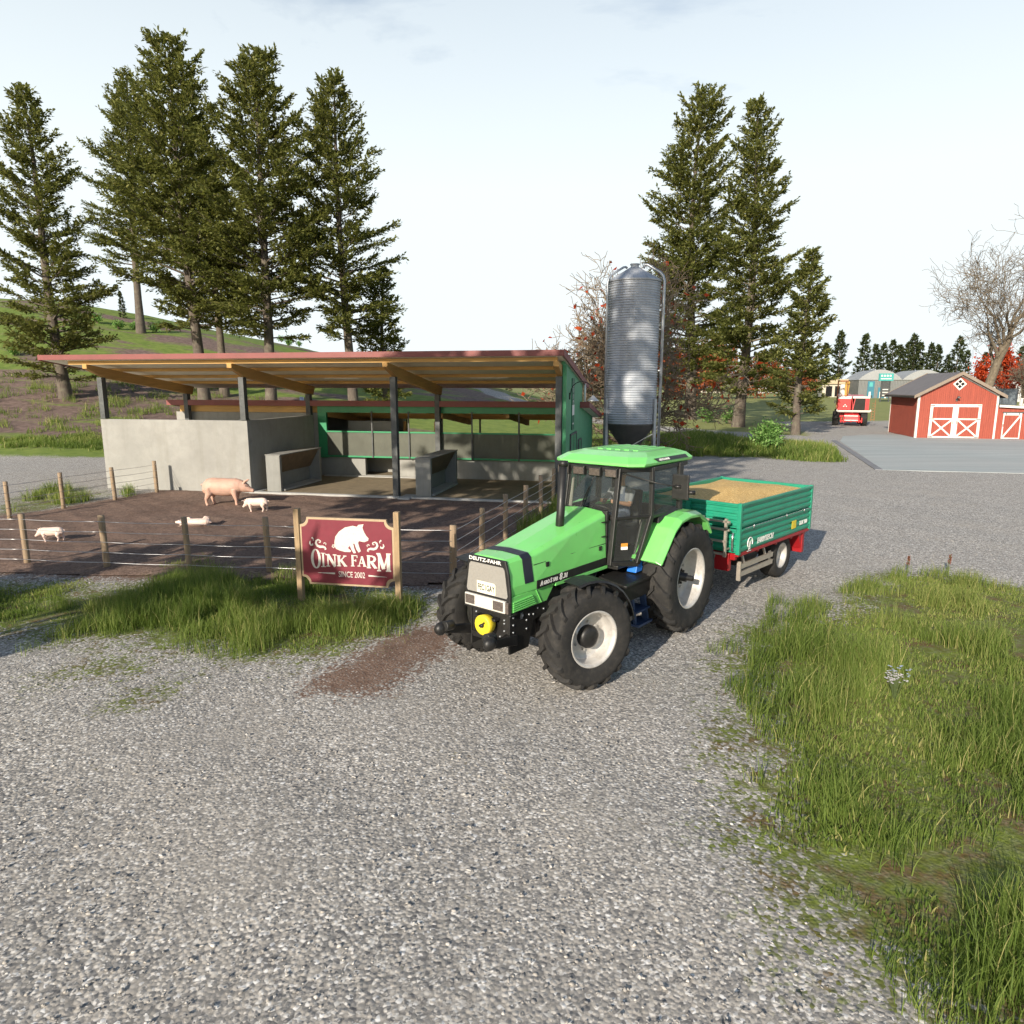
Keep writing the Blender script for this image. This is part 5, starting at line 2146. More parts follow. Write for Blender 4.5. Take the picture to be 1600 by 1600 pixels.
pig('sow', 'big pale pink sow standing in front of the concrete barn wall', M['sow'], 1.72, (-10.25, 24.75, .04), R(2), -.16, .035)
pig('piglet', 'light pink piglet sniffing the soil below the sow\'s snout', M['piglet'], .90, (-8.75, 23.35, .04), R(176), -.55, .04, .84, .98, 'piglets in the muddy yard')
pig('piglet', 'piglet walking alone near the left end of the front fence', M['piglet'], .76, (-12.75, 18.75, .04), R(184), -.42, .05, .84, .98, 'piglets in the muddy yard')
pig('piglet', 'piglet lying on its side in the mud behind a fence post', M['piglet'], .98, (-9.75, 20.9, .04), R(186), 0, .0, .72, .8, 'piglets in the muddy yard', True)
# ------------------------------------------------------------------ red barn and lean-to
def siding(name, c):
    t = NT(name)
    w = t.wave(2.1, None, 'X', 0, 0, 'SAW')
    gv = t.mrange(w, .9, .97, 0, 1)
    n = t.noise(1.0, 6, .65, t.coord((6, 6, .5)))
    n2 = t.noise(.8, 5)
    k = t.mix(t.mrange(n, .3, .72), tuple(x * .8 for x in c), tuple(x * 1.15 for x in c))
    k = t.mix(t.mrange(n2, .45, .75, 0, .35), k, (c[0] * .75, c[1] * .8, c[2] * .8))
    k = t.mix(t.math('MULTIPLY', gv, .55), k, tuple(x * .35 for x in c))
    t.set(Base_Color=k, Roughness=.75)
    t.bump(t.mrange(w, .88, .97, 1, 0), .6, .02)
    return t.mat


M['redside'] = siding('red board siding', (.34, .072, .044))
M['white'] = pm('white painted trim', (.72, .69, .63), .6, 0, .06, 4, dirt=.12)
M['brownroof'] = corr('brown metal roof', (.15, .125, .12), 1.9, 'X', .5, .15, .8)
M['rooftrim'] = pm('tan roof trim', (.24, .19, .145), .65, 0, .1, 3)
M['darkglass'] = pm('dark window glass', (.012, .013, .016), .12, 0, .2, spec=.25)
RB = thing('red_barn', 'red wooden barn with white crossed double doors and a brown gabled roof', 'barn', (33.1, 57.3, 0), R(-13))
W, D, E_, A_ = 5.75, 7.4, 3.55, 5.15
mb = MB()
mb.prism([(0, 0), (W, 0), (W, E_), (W / 2, A_), (0, E_)], 'y', 0, .16)
mb.prism([(0, 0), (W, 0), (W, E_), (W / 2, A_), (0, E_)], 'y', D - .16, D)
mb.box((W - .16, .162, 0), (W, D - .162, E_))
mb.build('wall', M['redside'], RB)
M['redside_y'] = None
mb = MB()
mb.box((.0, .162, 0), (.16, D - .162, E_ - .02))
for k in range(24):                                    # standing battens down the long side
    y = .35 + k * .3
    mb.box((-.022, y - .02, .05), (.0, y + .02, E_ - .1))
mb.build('side_wall', M['redside'], RB)
mb = MB()
ov = .42
sl = (A_ - E_) / (W / 2)
for s in (-1, 1):
    xe = W / 2 + s * (W / 2 + .42)
    ze = E_ - .42 * sl
    mb.hexa([(W / 2, -ov, A_ + .05), (xe, -ov, ze + .05), (xe, D + ov, ze + .05), (W / 2, D + ov, A_ + .05),
             (W / 2, -ov, A_ + .14), (xe, -ov, ze + .14), (xe, D + ov, ze + .14), (W / 2, D + ov, A_ + .14)])
rbr = mb.build('roof', M['brownroof'], RB)
for s in (-1, 1):
    xe = W / 2 + s * (W / 2 + .46)
    ze = E_ - .46 * sl
    for y in (-ov - .05, D + ov + .003):
        mb = MB()
        mb.hexa([(W / 2, y, A_ - .08), (xe, y, ze - .08), (xe, y + .047, ze - .08), (W / 2, y + .047, A_ - .08),
                 (W / 2, y, A_ + .19), (xe, y, ze + .17), (xe, y + .047, ze + .17), (W / 2, y + .047, A_ + .19)])
        mb.build('roof_trim', M['rooftrim'], rbr)
mb = MB()
xe = -.46
for x0 in (-.5, W + .40):
    mb.box((x0, -ov, E_ - .30), (x0 + .1, D + ov, E_ - .17))
mb.build('gutter', M['black'], rbr)
mb = MB()
for x0 in (-.03, W - .11):
    mb.box((x0, -.04, 0), (x0 + .14, -.003, E_ - .05))
mb.box((-.045, .0, 0), (-.024, .14, E_ - .1))
mb.box((-.045, D - .14, 0), (-.024, D, E_ - .1))
for s in (-1, 1):
    a = (W / 2 + s * .02, -.05, A_ - .13)
    b = (W / 2 + s * (W / 2 + .05), -.05, E_ - .16)
    mb.bar(a, b, .03, .10, 0, (0, 0, 1))
mb.build('corner_trim', M['white'], RB)
for side in (0, 1):
    d = empty('barn_door', (0, 0, 0), 0, RB)
    x0 = .92 + side * 1.86
    x1 = x0 + 1.84
    mb = MB()
    mb.box((x0, -.045, .05), (x1, -.004, 2.75))
    mb.build('door_leaf', M['redside'], d)
    mb = MB()
    f = -.09
    for a, b in (((x0, .05), (x0 + .20, 2.75)), ((x1 - .20, .05), (x1, 2.75)), ((x0 + .201, 2.53), (x1 - .201, 2.75)), ((x0 + .201, .05), (x1 - .201, .17)), ((x0 + .201, 1.50), (x1 - .201, 1.62))):
        mb.box((a[0], f, a[1]), (b[0], -.047, b[1]))
    mb.bar((x0 + .22, -.078, .2), (x1 - .22, -.078, 1.48), .05, .12)
    mb.bar((x0 + .22, -.070, 1.48), (x1 - .22, -.070, .2), .046, .12)
    mb.build('door_frame', M['white'], d)
    mb = MB()
    for z in (.12, 1.56, 2.64):
        xx = x0 + .02 if side == 0 else x1 - .32
        mb.box((xx, -.102, z - .025), (xx + .30, -.092, z + .025))
    xx = x1 - .12 if side == 0 else x0 + .12
    mb.tube([(xx, -.09, 1.2), (xx, -.14, 1.2), (xx, -.14, 1.42), (xx, -.09, 1.42)], .018, 6)
    mb.build('hinge_and_handle', M['black'], d)
mb = MB()
c = (W / 2 + .0, 4.35)
r0 = .50
wf = empty('diamond_window', (0, 0, 0), 0, RB)
dm_ = lambda r: [(c[0], c[1] - r), (c[0] + r, c[1]), (c[0], c[1] + r), (c[0] - r, c[1])]
mb.prism(dm_(r0), 'y', -.05, -.002)
mb.build('window_frame', M['white'], wf)
mb = MB()
for dx, dz in ((0, -.2), (0, .2), (.2, 0), (-.2, 0)):
    r = .155
    mb.prism([(c[0] + dx, c[1] + dz - r), (c[0] + dx + r, c[1] + dz), (c[0] + dx, c[1] + dz + r), (c[0] + dx - r, c[1] + dz)], 'y', -.056, -.051)
mb.build('pane', M['darkglass'], wf)
mb = MB()
mb.tube([(W / 2 - .1, -.01, 3.15), (W / 2 - .1, -.2, 3.4), (W / 2 - .1, -.4, 3.35)], .02, 6)
mb.lathe([(.03, .1), (.16, -.05), (.15, -.06), (.02, .05)], 12, (W / 2 - .1, -.4, 3.3))
mb.box((W / 2 - .17, -.04, 2.98), (W / 2 - .03, -.005, 3.2))
mb.build('wall_lamp', M['steelpost'], RB)

LT = thing('lean_to_shed', 'low red lean-to shed with a white braced sliding door beside the red barn', 'shed', (38.74, 56.0, 0), R(-13))
mb = MB()
lw, ld = 9.0, 5.5
mb.prism([(0, 0), (lw, 0), (lw, 2.15), (0, 2.62)], 'y', 0, .14)
mb.prism([(0, 0), (lw, 0), (lw, 2.15), (0, 2.62)], 'y', ld - .14, ld)
mb.build('wall', M['redside'], LT)
mb = MB()
mb.hexa([(0, -.25, 2.66), (lw + .3, -.25, 2.17), (lw + .3, ld + .2, 2.17), (0, ld + .2, 2.66), (0, -.25, 2.74), (lw + .3, -.25, 2.25), (lw + .3, ld + .2, 2.25), (0, ld + .2, 2.74)])
M['mossroof'] = pm('mossy flat roof', (.16, .15, .085), .9, 0, .25, 2, .3, 20)
lr = mb.build('roof', M['mossroof'], LT)
mb = MB()
mb.hexa([(0, -.30, 2.55), (lw + .3, -.30, 2.06), (lw + .3, -.253, 2.06), (0, -.253, 2.55), (0, -.30, 2.72), (lw + .3, -.30, 2.23), (lw + .3, -.253, 2.23), (0, -.253, 2.72)])
mb.build('roof_trim', M['white'], lr)
dd = empty('sliding_door', (0, 0, 0), 0, LT)
mb = MB()
mb.box((.42, -.06, .05), (1.72, -.004, 2.08))
mb.build('door_leaf', M['redside'], dd)
mb = MB()
for a, b in (((.42, .05), (.50, 2.08)), ((1.64, .05), (1.72, 2.08)), ((.501, 1.90), (1.639, 2.08)), ((.501, .05), (1.639, .13))):
    mb.box((a[0], -.10, a[1]), (b[0], -.062, b[1]))
mb.bar((.52, -.082, .15), (1.62, -.082, 1.88), .034, .12)
mb.build('door_frame', M['white'], dd)
mb = MB()
mb.box((.36, -.12, 2.09), (2.95, -.06, 2.17))
for x in (.62, 1.52):
    mb.box((x - .03, -.125, 1.95), (x + .03, -.105, 2.14))
mb.box((.44, -.13, 1.0), (.48, -.101, 1.2))
mb.build('door_track', M['steelpost'], dd)

# ------------------------------------------------------------------ red harvester
M['hred'] = pm('red machine paint', (.52, .016, .018), .45, 0, .08, 3, dirt=.08, coat=.2)
M['rustor'] = pm('rusty orange frame', (.26, .10, .035), .7, 0, .2, 4)
HV = thing('harvester', 'red root-crop harvester with black wheels parked facing the yard beyond the pines', 'harvester', (36.1, 74.9, 0), R(-24))
# x to the right in the photo, y away, z up
for x in (-1.38, 1.36):
    wo = empty('wheel', (x, .0, .75), R(90), HV)
    mb = MB()
    tyre(mb, .76, .62, .34, 17, .05, .06)
    mb.build('tyre', M['rubber'], wo)
    mb = MB()
    mb.lathe([(.35, -.22), (.33, -.1), (.1, -.06), (.001, -.06)], 20, (0, 0, 0), 'y')
    mb.lathe([(.35, .22), (.33, .1), (.1, .06), (.001, .06)], 20, (0, 0, 0), 'y')
    mb.build('rim', M['hred'], wo)
for x in (-1.2, 1.2):
    wo = empty('wheel', (x, 4.6, .8), R(90), HV)
    mb = MB()
    tyre(mb, .8, .55, .36, 17, .05, .06)
    mb.build('tyre', M['rubber'], wo)
mb = MB()
mb.prism([(-.5, 1.66), (-.5, 2.9), (-.25, 3.12), (5.0, 3.3), (5.6, 2.5), (5.4, 1.3), (1.0, 1.2)], 'x', -1.28, .02)
mb.prism([(1.6, 1.3), (1.6, 3.0), (5.2, 3.2), (5.2, 1.3)], 'x', .03, 1.35)
mb.box((-1.0, .2, .85), (1.0, 5.0, 1.3))
mb.build('tank_body', M['hred'], HV, bevel=.04)
mb = MB()
mb.box((-1.27, -.53, 2.83), (.0, -.505, 3.10))
mb.box((-.62, -.53, 2.15), (-.5, -.506, 2.25)); mb.box((-.75, -.53, 2.0), (-.63, -.506, 2.1)); mb.box((-.49, -.53, 2.0), (-.37, -.506, 2.1))
mb.box((-1.37, -.85, 1.54), (1.95, -.75, 1.64))
mb.box((-1.3, -.748, 1.45), (1.85, -.2, 1.5))
for k, z in enumerate((1.02, .56)):
    mb.box((-.6 + .0, -1.36, z), (.75, -1.33, z + .10))
for x in (-1.3, 1.88):
    mb.box((x - .03, -.85, 1.641), (x + .03, -.79, 1.75))
mb.build('white_rail', M['white'], HV)
cb = empty('cab', (0, 0, 0), 0, HV)
mb = MB()
mb.box((.12, -.62, 2.86), (1.78, 1.5, 3.08))
mb.build('cab_roof', M['white'], cb, bevel=.05)
mb = MB()
mb.hexa([(.28, -.5, 1.66), (1.35, -.5, 1.66), (1.35, 1.4, 1.66), (.28, 1.4, 1.66), (.40, -.45, 2.855), (1.35, -.45, 2.855), (1.35, 1.4, 2.855), (.40, 1.4, 2.855)])
mb.build('cab_glass', M['darkglass'], cb)
mb = MB()
mb.bar((.20, -.55, 1.66), (.36, -.5, 2.85), .07, .07); mb.bar((1.38, -.55, 1.66), (1.38, -.5, 2.85), .09, .07)
mb.box((1.43, -.5, 1.66), (1.72, 1.3, 2.855))
mb.build('cab_frame', M['hred'], cb)
mb = MB()
mb.hexa([(-.55, -1.3, .48), (.8, -1.3, .48), (.9, .2, .6), (-.65, .2, .6), (-.55, -1.25, 1.2), (.8, -1.25, 1.2), (.85, .2, 1.4), (-.6, .2, 1.4)])
mb.box((-.95, -1.2, .45), (1.2, -1.0, .62))
for x in (-.85, -.6, .85, 1.1):
    mb.box((x - .06, -1.5, .36), (x + .06, -1.0, .9))
for x in (-.45, .1, .65):
    mb.box((x - .05, -1.5, .4), (x + .05, -1.3, .6))
mb.build('pickup_head', M['hred'], HV, bevel=.03)
mb = MB()
mb.box((-1.42, .2, 1.7), (-1.3, .4, 4.75)); mb.box((-1.42, 1.6, 1.7), (-1.3, 1.8, 4.75))
mb.box((-1.42, .2, 4.6), (-.38, 1.8, 4.75)); mb.box((-.5, .2, 3.3), (-.4, .4, 4.6))
mb.build('elevator_frame', M['rustor'], HV, bevel=.01)
mb = MB()
mb.lathe([(.27, 3.15), (.27, 4.2), (.22, 4.34), (.001, 4.36)], 18, (-.9, .9, 0), 'z')
mb.build('dust_cylinder', M['white'], HV)
M['hyel'] = pm('ochre conveyor', (.55, .36, .08), .6, 0, .1)
mb = MB()
mb.bar((-.55, 1.0, 3.1), (-.45, .6, 4.55), .4, .2)
mb.ell((-.42, .5, 4.5), (.2, .2, .2))
mb.build('conveyor_arm', M['hyel'], HV)
mb = MB()
for x in (2.0, 2.3):
    mb.bar((x, -.5, .55), (x - .0, -.4, 2.7 if x > 2.1 else 1.6), .05, .05)
for k in range(7):
    mb.bar((2.0, -.48, .7 + k * .28), (2.3, -.48, .7 + k * .28), .04, .04)
mb.build('ladder', M['rustor'], HV)
mb = MB()
mb.box((-1.62, -.6, 2.35), (-1.5, -.55, 2.65)); mb.bar((-1.5, -.57, 2.5), (-1.28, -.4, 2.5), .03, .03)
mb.box((1.8, -.7, 2.95), (1.92, -.65, 3.2))
mb.build('mirror', M['black'], HV)

# ------------------------------------------------------------------ village buildings beyond the field
def place(px, Y):
    x = at(px, Y)
    return (x, Y, gz(x, Y))


M['hallroof'] = pm('pale vaulted roof', (.30, .31, .31), .5, .2, .06, .3)
M['hallwall'] = corr('grey hall cladding', (.16, .165, .16), .9, 'X', .6, .1, .6, .1, .06)
M['teal'] = pm('teal shop sign', (.07, .36, .34), .5, 0, .05)
M['tealdark'] = pm('dark teal panel', (.03, .16, .22), .5, 0, .05)
M['cream'] = pm('cream render', (.46, .38, .25), .85, 0, .06, .5)
M['whitewall'] = pm('white render', (.58, .58, .58), .85, 0, .05, .5)
M['slate'] = pm('blue grey roof', (.13, .15, .19), .7, 0, .15, 1.2)
M['beigewall'] = pm('beige wall', (.50, .46, .38), .85, 0, .06, .5)
SC = 185 / 1086 * .985
hx, hy, hz = place(1340, 182)
hall = thing('vaulted_hall', 'large grey hall with twin vaulted pale roofs and a teal wall panel behind the harvester', 'hall', (hx, hy, hz), R(-14))
mb = MB()
mb.box((0, 0, -1.5), (20, 16, 4.6))
mb.build('wall', M['hallwall'], hall)
mb = MB()
for x0, x1, h0 in ((-.2, 10.0, 2.6), (10.002, 20.2, 2.5)):
    pts = [(x0 + (x1 - x0) * t, 4.602 + h0 * math.sin(PI * t) ** .8) for t in np.linspace(0, 1, 15)]
    mb.prism(pts, 'y', -.3, 16.2)
mb.build('roof', M['hallroof'], hall)
mb = MB()
mb.box((2.1, -.12, -1.4), (3.7, -.01, 4.3))
mb.box((4.6, -.12, -1.4), (7.0, -.01, 2.7))
mb.build('entrance_panel', M['tealdark'], hall)
mb = MB()
mb.box((2.5, -.16, 2.9), (3.3, -.121, 4.0))
mb.build('wall_sign', M['teal'], hall)
mb = MB()
for x in (2.5, 5.0, 6.2):
    mb.box((x, -.15, -.8), (x + .45, -.121, 1.6))
mb.build('door_strip', M['white'], hall)
sx_, sy_, sz_ = place(1381, 150)
sg = thing('shop_sign', 'teal rectangular shop sign raised on dark posts in front of the vaulted hall', 'sign', (sx_, sy_, sz_))
mb = MB()
for x in (-.95, .85):
    mb.box((x, -.1, -1), (x + .18, .1, 4.4))
mb.box((-.7, -.05, 1.0), (.8, .05, 4.4))
mb.build('post', M['steelpost'], sg)
mb = MB()
mb.box((-1.5, -.2, 4.402), (1.5, .2, 5.95))
bd = mb.build('board', M['teal'], sg)
mb = MB()
for k in range(4):
    mb.box((-1.2 + k * .6, -.215, 5.3), (-.8 + k * .6, -.202, 5.65))
mb.box((-1.2, -.215, 4.75), (1.1, -.202, 4.95))
for z in (1.3, 1.9, 2.5):
    mb.box((-.55, -.06, z), (.65, -.052, z + .2))
mb.build('sign_marks', M['white'], bd)
bx, by, bz = place(1284, 196)
bb = thing('flat_roofed_shop', 'cream flat-roofed shop with dark glass front partly behind the harvester', 'shop', (bx, by, bz), R(-16))
mb = MB()
mb.box((0, 0, -2), (10.2, 9, 3.6))
mb.build('wall', M['beigewall'], bb)
mb = MB()
mb.box((-.4, -.6, 3.602), (10.3, 9.2, 4.9))
mb.build('roof_band', M['cream'], bb)
for x in (.9, 3.2, 5.6, 7.9):
    mb = MB()
    mb.box((x, -.06, .2), (x + 1.6, -.005, 3.0))
    mb.build('window', M['darkglass'], bb)
wx, wy, wz = place(1192, 290)
ws = thing('white_shed', 'white gabled shed beyond the striped field seen between the pines', 'shed', (wx, wy, wz - .3), R(14))
mb = MB()
mb.prism([(0, 0), (5, 0), (5, 3.4), (2.5, 4.4), (0, 3.4)], 'x', 0, 11)
mb.build('wall', M['whitewall'], ws)
mb = MB()
for s in (0, 1):
    a, b = (2.5, 4.42), ((-.4, 3.26) if s == 0 else (5.4, 3.26))
    mb.hexa([(-.3, a[0], a[1]), (11.3, a[0], a[1]), (11.3, b[0], b[1]), (-.3, b[0], b[1]), (-.3, a[0], a[1] + .15), (11.3, a[0], a[1] + .15), (11.3, b[0], b[1] + .15), (-.3, b[0], b[1] + .15)])
mb.build('roof', M['hallroof'], ws)
px2, py2, pz2 = place(1187, 270)
pyl = thing('sign_pylon', 'slim white pylon with a teal stripe beside the white shed', 'sign', (px2, py2, pz2 - .3))
mb = MB()
mb.box((-.9, -.3, 0), (.9, .3, 5.0))
mb.build('pylon_body', M['whitewall'], pyl, bevel=.05)
mb = MB()
mb.box((-.6, -.32, 2.6), (-.1, -.302, 4.5))
mb.build('pylon_stripe', M['teal'], pyl)
ox, oy, oz = place(1083, 300)
ho = thing('bungalow', 'low bungalow with a blue grey roof behind the field left of the pines', 'house', (ox, oy, oz - .8), R(10))
mb = MB()
mb.box((0, 0, 0), (14.5, 8, 2.7))
mb.prism([(9.5, 2.702), (14.5, 2.702), (12, 4.3)], 'y', -.1, .1)
mb.build('wall', M['beigewall'], ho)
mb = MB()
mb.add([(-.6, -.6, 2.7), (9.6, -.6, 2.7), (9.6, 8.6, 2.7), (-.6, 8.6, 2.7), (3, 4, 5.0), (9.6, 4, 5.0)], [(0, 1, 5, 4), (2, 3, 4, 5), (3, 0, 4), (0, 3, 2, 1), (1, 2, 5)])
for s in (-1, 1):
    mb.hexa([(12, -.5, 4.36), (12 + s * 3, -.5, 2.55), (12 + s * 3, 8.6, 2.55), (12, 8.6, 4.36), (12, -.5, 4.55), (12 + s * 3, -.5, 2.74), (12 + s * 3, 8.6, 2.74), (12, 8.6, 4.55)])
mb.build('roof', M['slate'], ho)
kx, ky, kz = place(1512, 92)
M['contain'] = corr('weathered blue grey sheet', (.13, .155, .175), 1.6, 'X', .6, .2, .8, .35)
ct = thing('metal_storage_box', 'weathered blue grey metal storage box behind the lean-to shed', 'container', (kx, ky, kz), R(-4))
mb = MB()
mb.box((0, 0, .1), (5.9, 2.6, 3.7))
mb.build('body', M['contain'], ct)
mb = MB()
for x in (-.02, 5.82):
    mb.box((x, -.03, .0), (x + .1, .1, 3.8))
mb.box((-.02, -.04, 3.7), (5.92, .12, 3.82))
for x in (2.0, 4.0):
    mb.box((x, -.04, .1), (x + .06, .0, 3.7))
mb.build('frame', M['steelpost'], ct)
ux, uy, uz = place(1588, 170)
uh = thing('white_house', 'white house with a dark roof at the far right edge beyond the lean-to', 'house', (ux, uy, uz), R(-4))
mb = MB()
mb.box((0, 0, -1), (12, 7, 2.9))
mb.build('wall', M['whitewall'], uh)
mb = MB()
mb.add([(-.7, -.7, 2.9), (12.7, -.7, 2.9), (12.7, 7.7, 2.9), (-.7, 7.7, 2.9), (3, 3.5, 4.6), (9, 3.5, 4.6)], [(0, 1, 5, 4), (2, 3, 4, 5), (3, 0, 4), (0, 3, 2, 1), (1, 2, 5)])
mb.build('roof', M['slate'], uh)
for x in (1.5, 5, 8.5):
    mb = MB()
    mb.box((x, -.05, .8), (x + 1.4, -.003, 2.2))
    mb.build('window', M['darkglass'], uh)
vx, vy, vz = place(1548, 150)
vh = thing('white_outbuilding', 'white outbuilding wall just behind the metal storage box', 'house', (vx, vy, vz), R(3))
mb = MB()
mb.prism([(0, -1), (9, -1), (9, 3.4), (4.5, 4.9), (0, 3.4)], 'y', 0, 7)
mb.build('wall', M['whitewall'], vh)
mb = MB()
for s in (-1, 1):
    mb.hexa([(4.5, -.3, 4.93), (4.5 + s * 4.9, -.3, 3.3), (4.5 + s * 4.9, 7.3, 3.3), (4.5, 7.3, 4.93), (4.5, -.3, 5.08), (4.5 + s * 4.9, -.3, 3.45), (4.5 + s * 4.9, 7.3, 3.45), (4.5, 7.3, 5.08)])
mb.build('roof', M['slate'], vh)
qx, qy, qz = place(1590, 70)
wp = thing('white_post', 'white wooden post standing behind the lean-to roof', 'post', (qx, qy, qz))
mb = MB()
mb.box((-.1, -.1, 0), (.1, .1, 2.9))
mb.box((-.14, -.14, 2.9), (.14, .14, 2.98))
mb.bar((0, 0, 2.0), (.6, 0, 2.7), .08, .1)
mb.build('post_shaft', M['white'], wp)
# ------------------------------------------------------------------ trees
def bark_mat(name, c, lich):
    t = NT(name)
    v = t.noise(1.0, 7, .7, t.coord((7, 7, 1.3)), .4)
    n = t.noise(2.2, 5)
    k = t.mix(t.mrange(v, .3, .7), tuple(x * .45 for x in c), c)
    k = t.mix(t.mrange(n, .5, .7, 0, .6), k, lich)
    t.set(Base_Color=k, Roughness=.95)
    t.bump(v, .8, .05)
    return t.mat


M['bark'] = bark_mat('pine bark', (.155, .125, .10), (.20, .19, .13))
M['twig'] = bark_mat('russet maple twigs', (.31, .235, .155), (.33, .27, .18))
M['barkpale'] = bark_mat('grey brown maple bark', (.23, .185, .13), (.27, .24, .18))
M['needles'] = leafmat('dark olive needles', (.088, .106, .033), (.185, .198, .056), .38, (.30, .28, .10))
M['needlefar'] = leafmat('far pine needles', (.035, .055, .022), (.075, .095, .035), .25, (.12, .13, .05))
M['redleaf'] = leafmat('red maple leaves', (.26, .030, .010), (.46, .06, .018), .35, (.60, .11, .03))
M['rustleaf'] = leafmat('rust brown leaves', (.18, .05, .02), (.30, .085, .03), .3, (.38, .13, .05))
M['bushleaf'] = leafmat('bright bush leaves', (.10, .21, .05), (.20, .36, .10), .35, (.33, .48, .17))


def tube_arrays(polys):
    """[(pts, radii, n)] -> V, F for many tubes"""
    V, F = [], []
    o = 0
    for pts, rad, n in polys:
        pts = np.asarray(pts, float)
        k = len(pts)
        d = np.gradient(pts, axis=0)
        d /= np.linalg.norm(d, axis=1)[:, None] + 1e-9
        a = np.where(np.abs(d[:, 2:3]) < .9, np.array([[0, 0, 1.0]]), np.array([[1.0, 0, 0]]))
        a = np.repeat(a[:1], k, 0)
        u = np.cross(d, a)
        u /= np.linalg.norm(u, axis=1)[:, None] + 1e-9
        w = np.cross(d, u)
        t = 2 * PI * np.arange(n) / n
        ring = pts[:, None] + (u[:, None] * np.cos(t)[None, :, None] + w[:, None] * np.sin(t)[None, :, None]) * np.asarray(rad)[:, None, None]
        V.append(ring.reshape(-1, 3))
        i = np.arange(k - 1)[:, None] * n
        j = np.arange(n)[None]
        jn = (np.arange(n) + 1)[None] % n
        F.append(np.stack([i + j, i + jn, i + n + jn, i + n + j], -1).reshape(-1, 4) + o)
        o += k * n
    return np.concatenate(V), np.concatenate(F)


def leaf_arrays(C, Dir, N, ln, wd):
    """kite-shaped leaf faces: centre, axis, normal, length, width"""
    Dir = Dir / (np.linalg.norm(Dir, axis=1)[:, None] + 1e-9)
    S = np.cross(Dir, N)
    S /= np.linalg.norm(S, axis=1)[:, None] + 1e-9
    ln = np.asarray(ln)[:, None]
    wd = np.asarray(wd)[:, None]
    bend = np.cross(S, Dir) * ln * .12
    V = np.stack([C, C + Dir * ln * .45 + S * wd * .5 + bend, C + Dir * ln, C + Dir * ln * .45 - S * wd * .5 + bend], 1).reshape(-1, 3)
    F = np.arange(len(V)).reshape(-1, 4)
    return V, F


def make_pine(seed, H, Rm, h0, r0, nb=120, leaf=.42, lean=0.0, shape=.75, dens=1.0, mat='needles', up=.52):
    r = np.random.default_rng(seed)
    k = 14
    zz = np.linspace(-.4, H, k)
    tz = np.clip(zz / H, 0, 1)
    px = lean * H * tz + .02 * H * np.sin(tz * 4 + seed) * tz
    py = .015 * H * np.sin(tz * 3.3 + seed * 2)
    rad = r0 * (1 - tz) ** .8 + .02
    rad[0] *= 1.35
    rad[1] *= 1.12
    tubes = [(np.stack([px, py, zz], -1), rad, 10)]
    tr_at = lambda z: np.array([np.interp(z, zz, px), np.interp(z, zz, py), z])
    LC, LD, LN, LL, LW, LT = [], [], [], [], [], []
    for b in range(nb):
        f = (b + r.uniform(0, 1)) / nb
        f = f ** .92
        z = h0 + (H - h0) * f
        # crown silhouette: short lowest limbs, widest a quarter up, tapering to the tip
        prof = min(1.0, .55 + f * 2.4) * (1 - f ** 1.35) ** shape + .04
        Lb = Rm * prof * r.uniform(.52, 1.22)
        if r.random() < .07:
            Lb *= .45
        az = b * 2.39996 + r.normal(0, .35)
        el0 = up * (.35 + 1.1 * f) + r.normal(0, .10)
        m = 7
        t = np.linspace(0, 1, m)
        droop = -.22 * t ** 1.5 * (1 - f) + .16 * t ** 3
        hx = Lb * t * math.cos(el0)
        hz = Lb * (t * math.sin(el0) + droop * .6)
        wig = r.normal(0, .03, m).cumsum() * Lb * .3
        ca, sa = math.cos(az), math.sin(az)
        base = tr_at(z)
        P = np.stack([base[0] + hx * ca - wig * sa, base[1] + hx * sa + wig * ca, base[2] + hz], -1)
        br = max(.018, r0 * .26 * (1 - f * .75) * Lb / Rm)
        tubes.append((P, br * (1 - t * .85), 5))
        # side sprays
        ns = int((7 + Lb * 4.6) * dens)
        for s in range(ns):
            q = r.uniform(.16, 1.0) ** .8
            o = np.array([np.interp(q, t, P[:, i]) for i in range(3)])
            d = P[min(m - 1, int(q * m))] - P[max(0, int(q * m) - 2)]
            d = d / (np.linalg.norm(d) + 1e-9)
            side = np.array([-d[1], d[0], 0])
            side /= np.linalg.norm(side) + 1e-9
            sg = 1 if s % 2 else -1
            sl = Lb * .30 * (1.15 - q * .7) * r.uniform(.6, 1.2) + .25
            dr = d * r.uniform(.5, 1.1) + side * sg * r.uniform(.4, 1.05) + np.array([0, 0, r.uniform(-.28, .30)])
            dr /= np.linalg.norm(dr)
            nl = max(3, int(sl / leaf * 4.2))
            for l in range(nl):
                w = (l + r.uniform(.1, 1)) / nl
                c = o + dr * sl * w + r.normal(0, .05, 3)
                ld = dr + r.normal(0, .42, 3)
                LC.append(c)
                LD.append(ld)
                LN.append(np.array([0, 0, 1]) + r.normal(0, .45, 3))
                LL.append(leaf * r.uniform(.6, 1.25))
                LW.append(leaf * r.uniform(.32, .62))
                LT.append(np.clip(r.normal(.45, .22), 0, 1))
    # leader
    for l in range(26):
        z = H - r.uniform(0, 1.6)
        LC.append(tr_at(min(z, H)))
        LD.append(np.array([r.normal(0, .6), r.normal(0, .6), .9]))
        LN.append(r.normal(0, 1, 3))
        LL.append(leaf)
        LW.append(leaf * .35)
        LT.append(.6)
    V, F = tube_arrays(tubes)
    tm = np_mesh('trunk', V, F, [M['bark']], True)
    LV, LF = leaf_arrays(np.array(LC), np.array(LD), np.array(LN), LL, LW)
    cm = np_mesh('crown', LV, LF, [M[mat]], False, {'tone': np.repeat(LT, 4)})
    return tm, cm


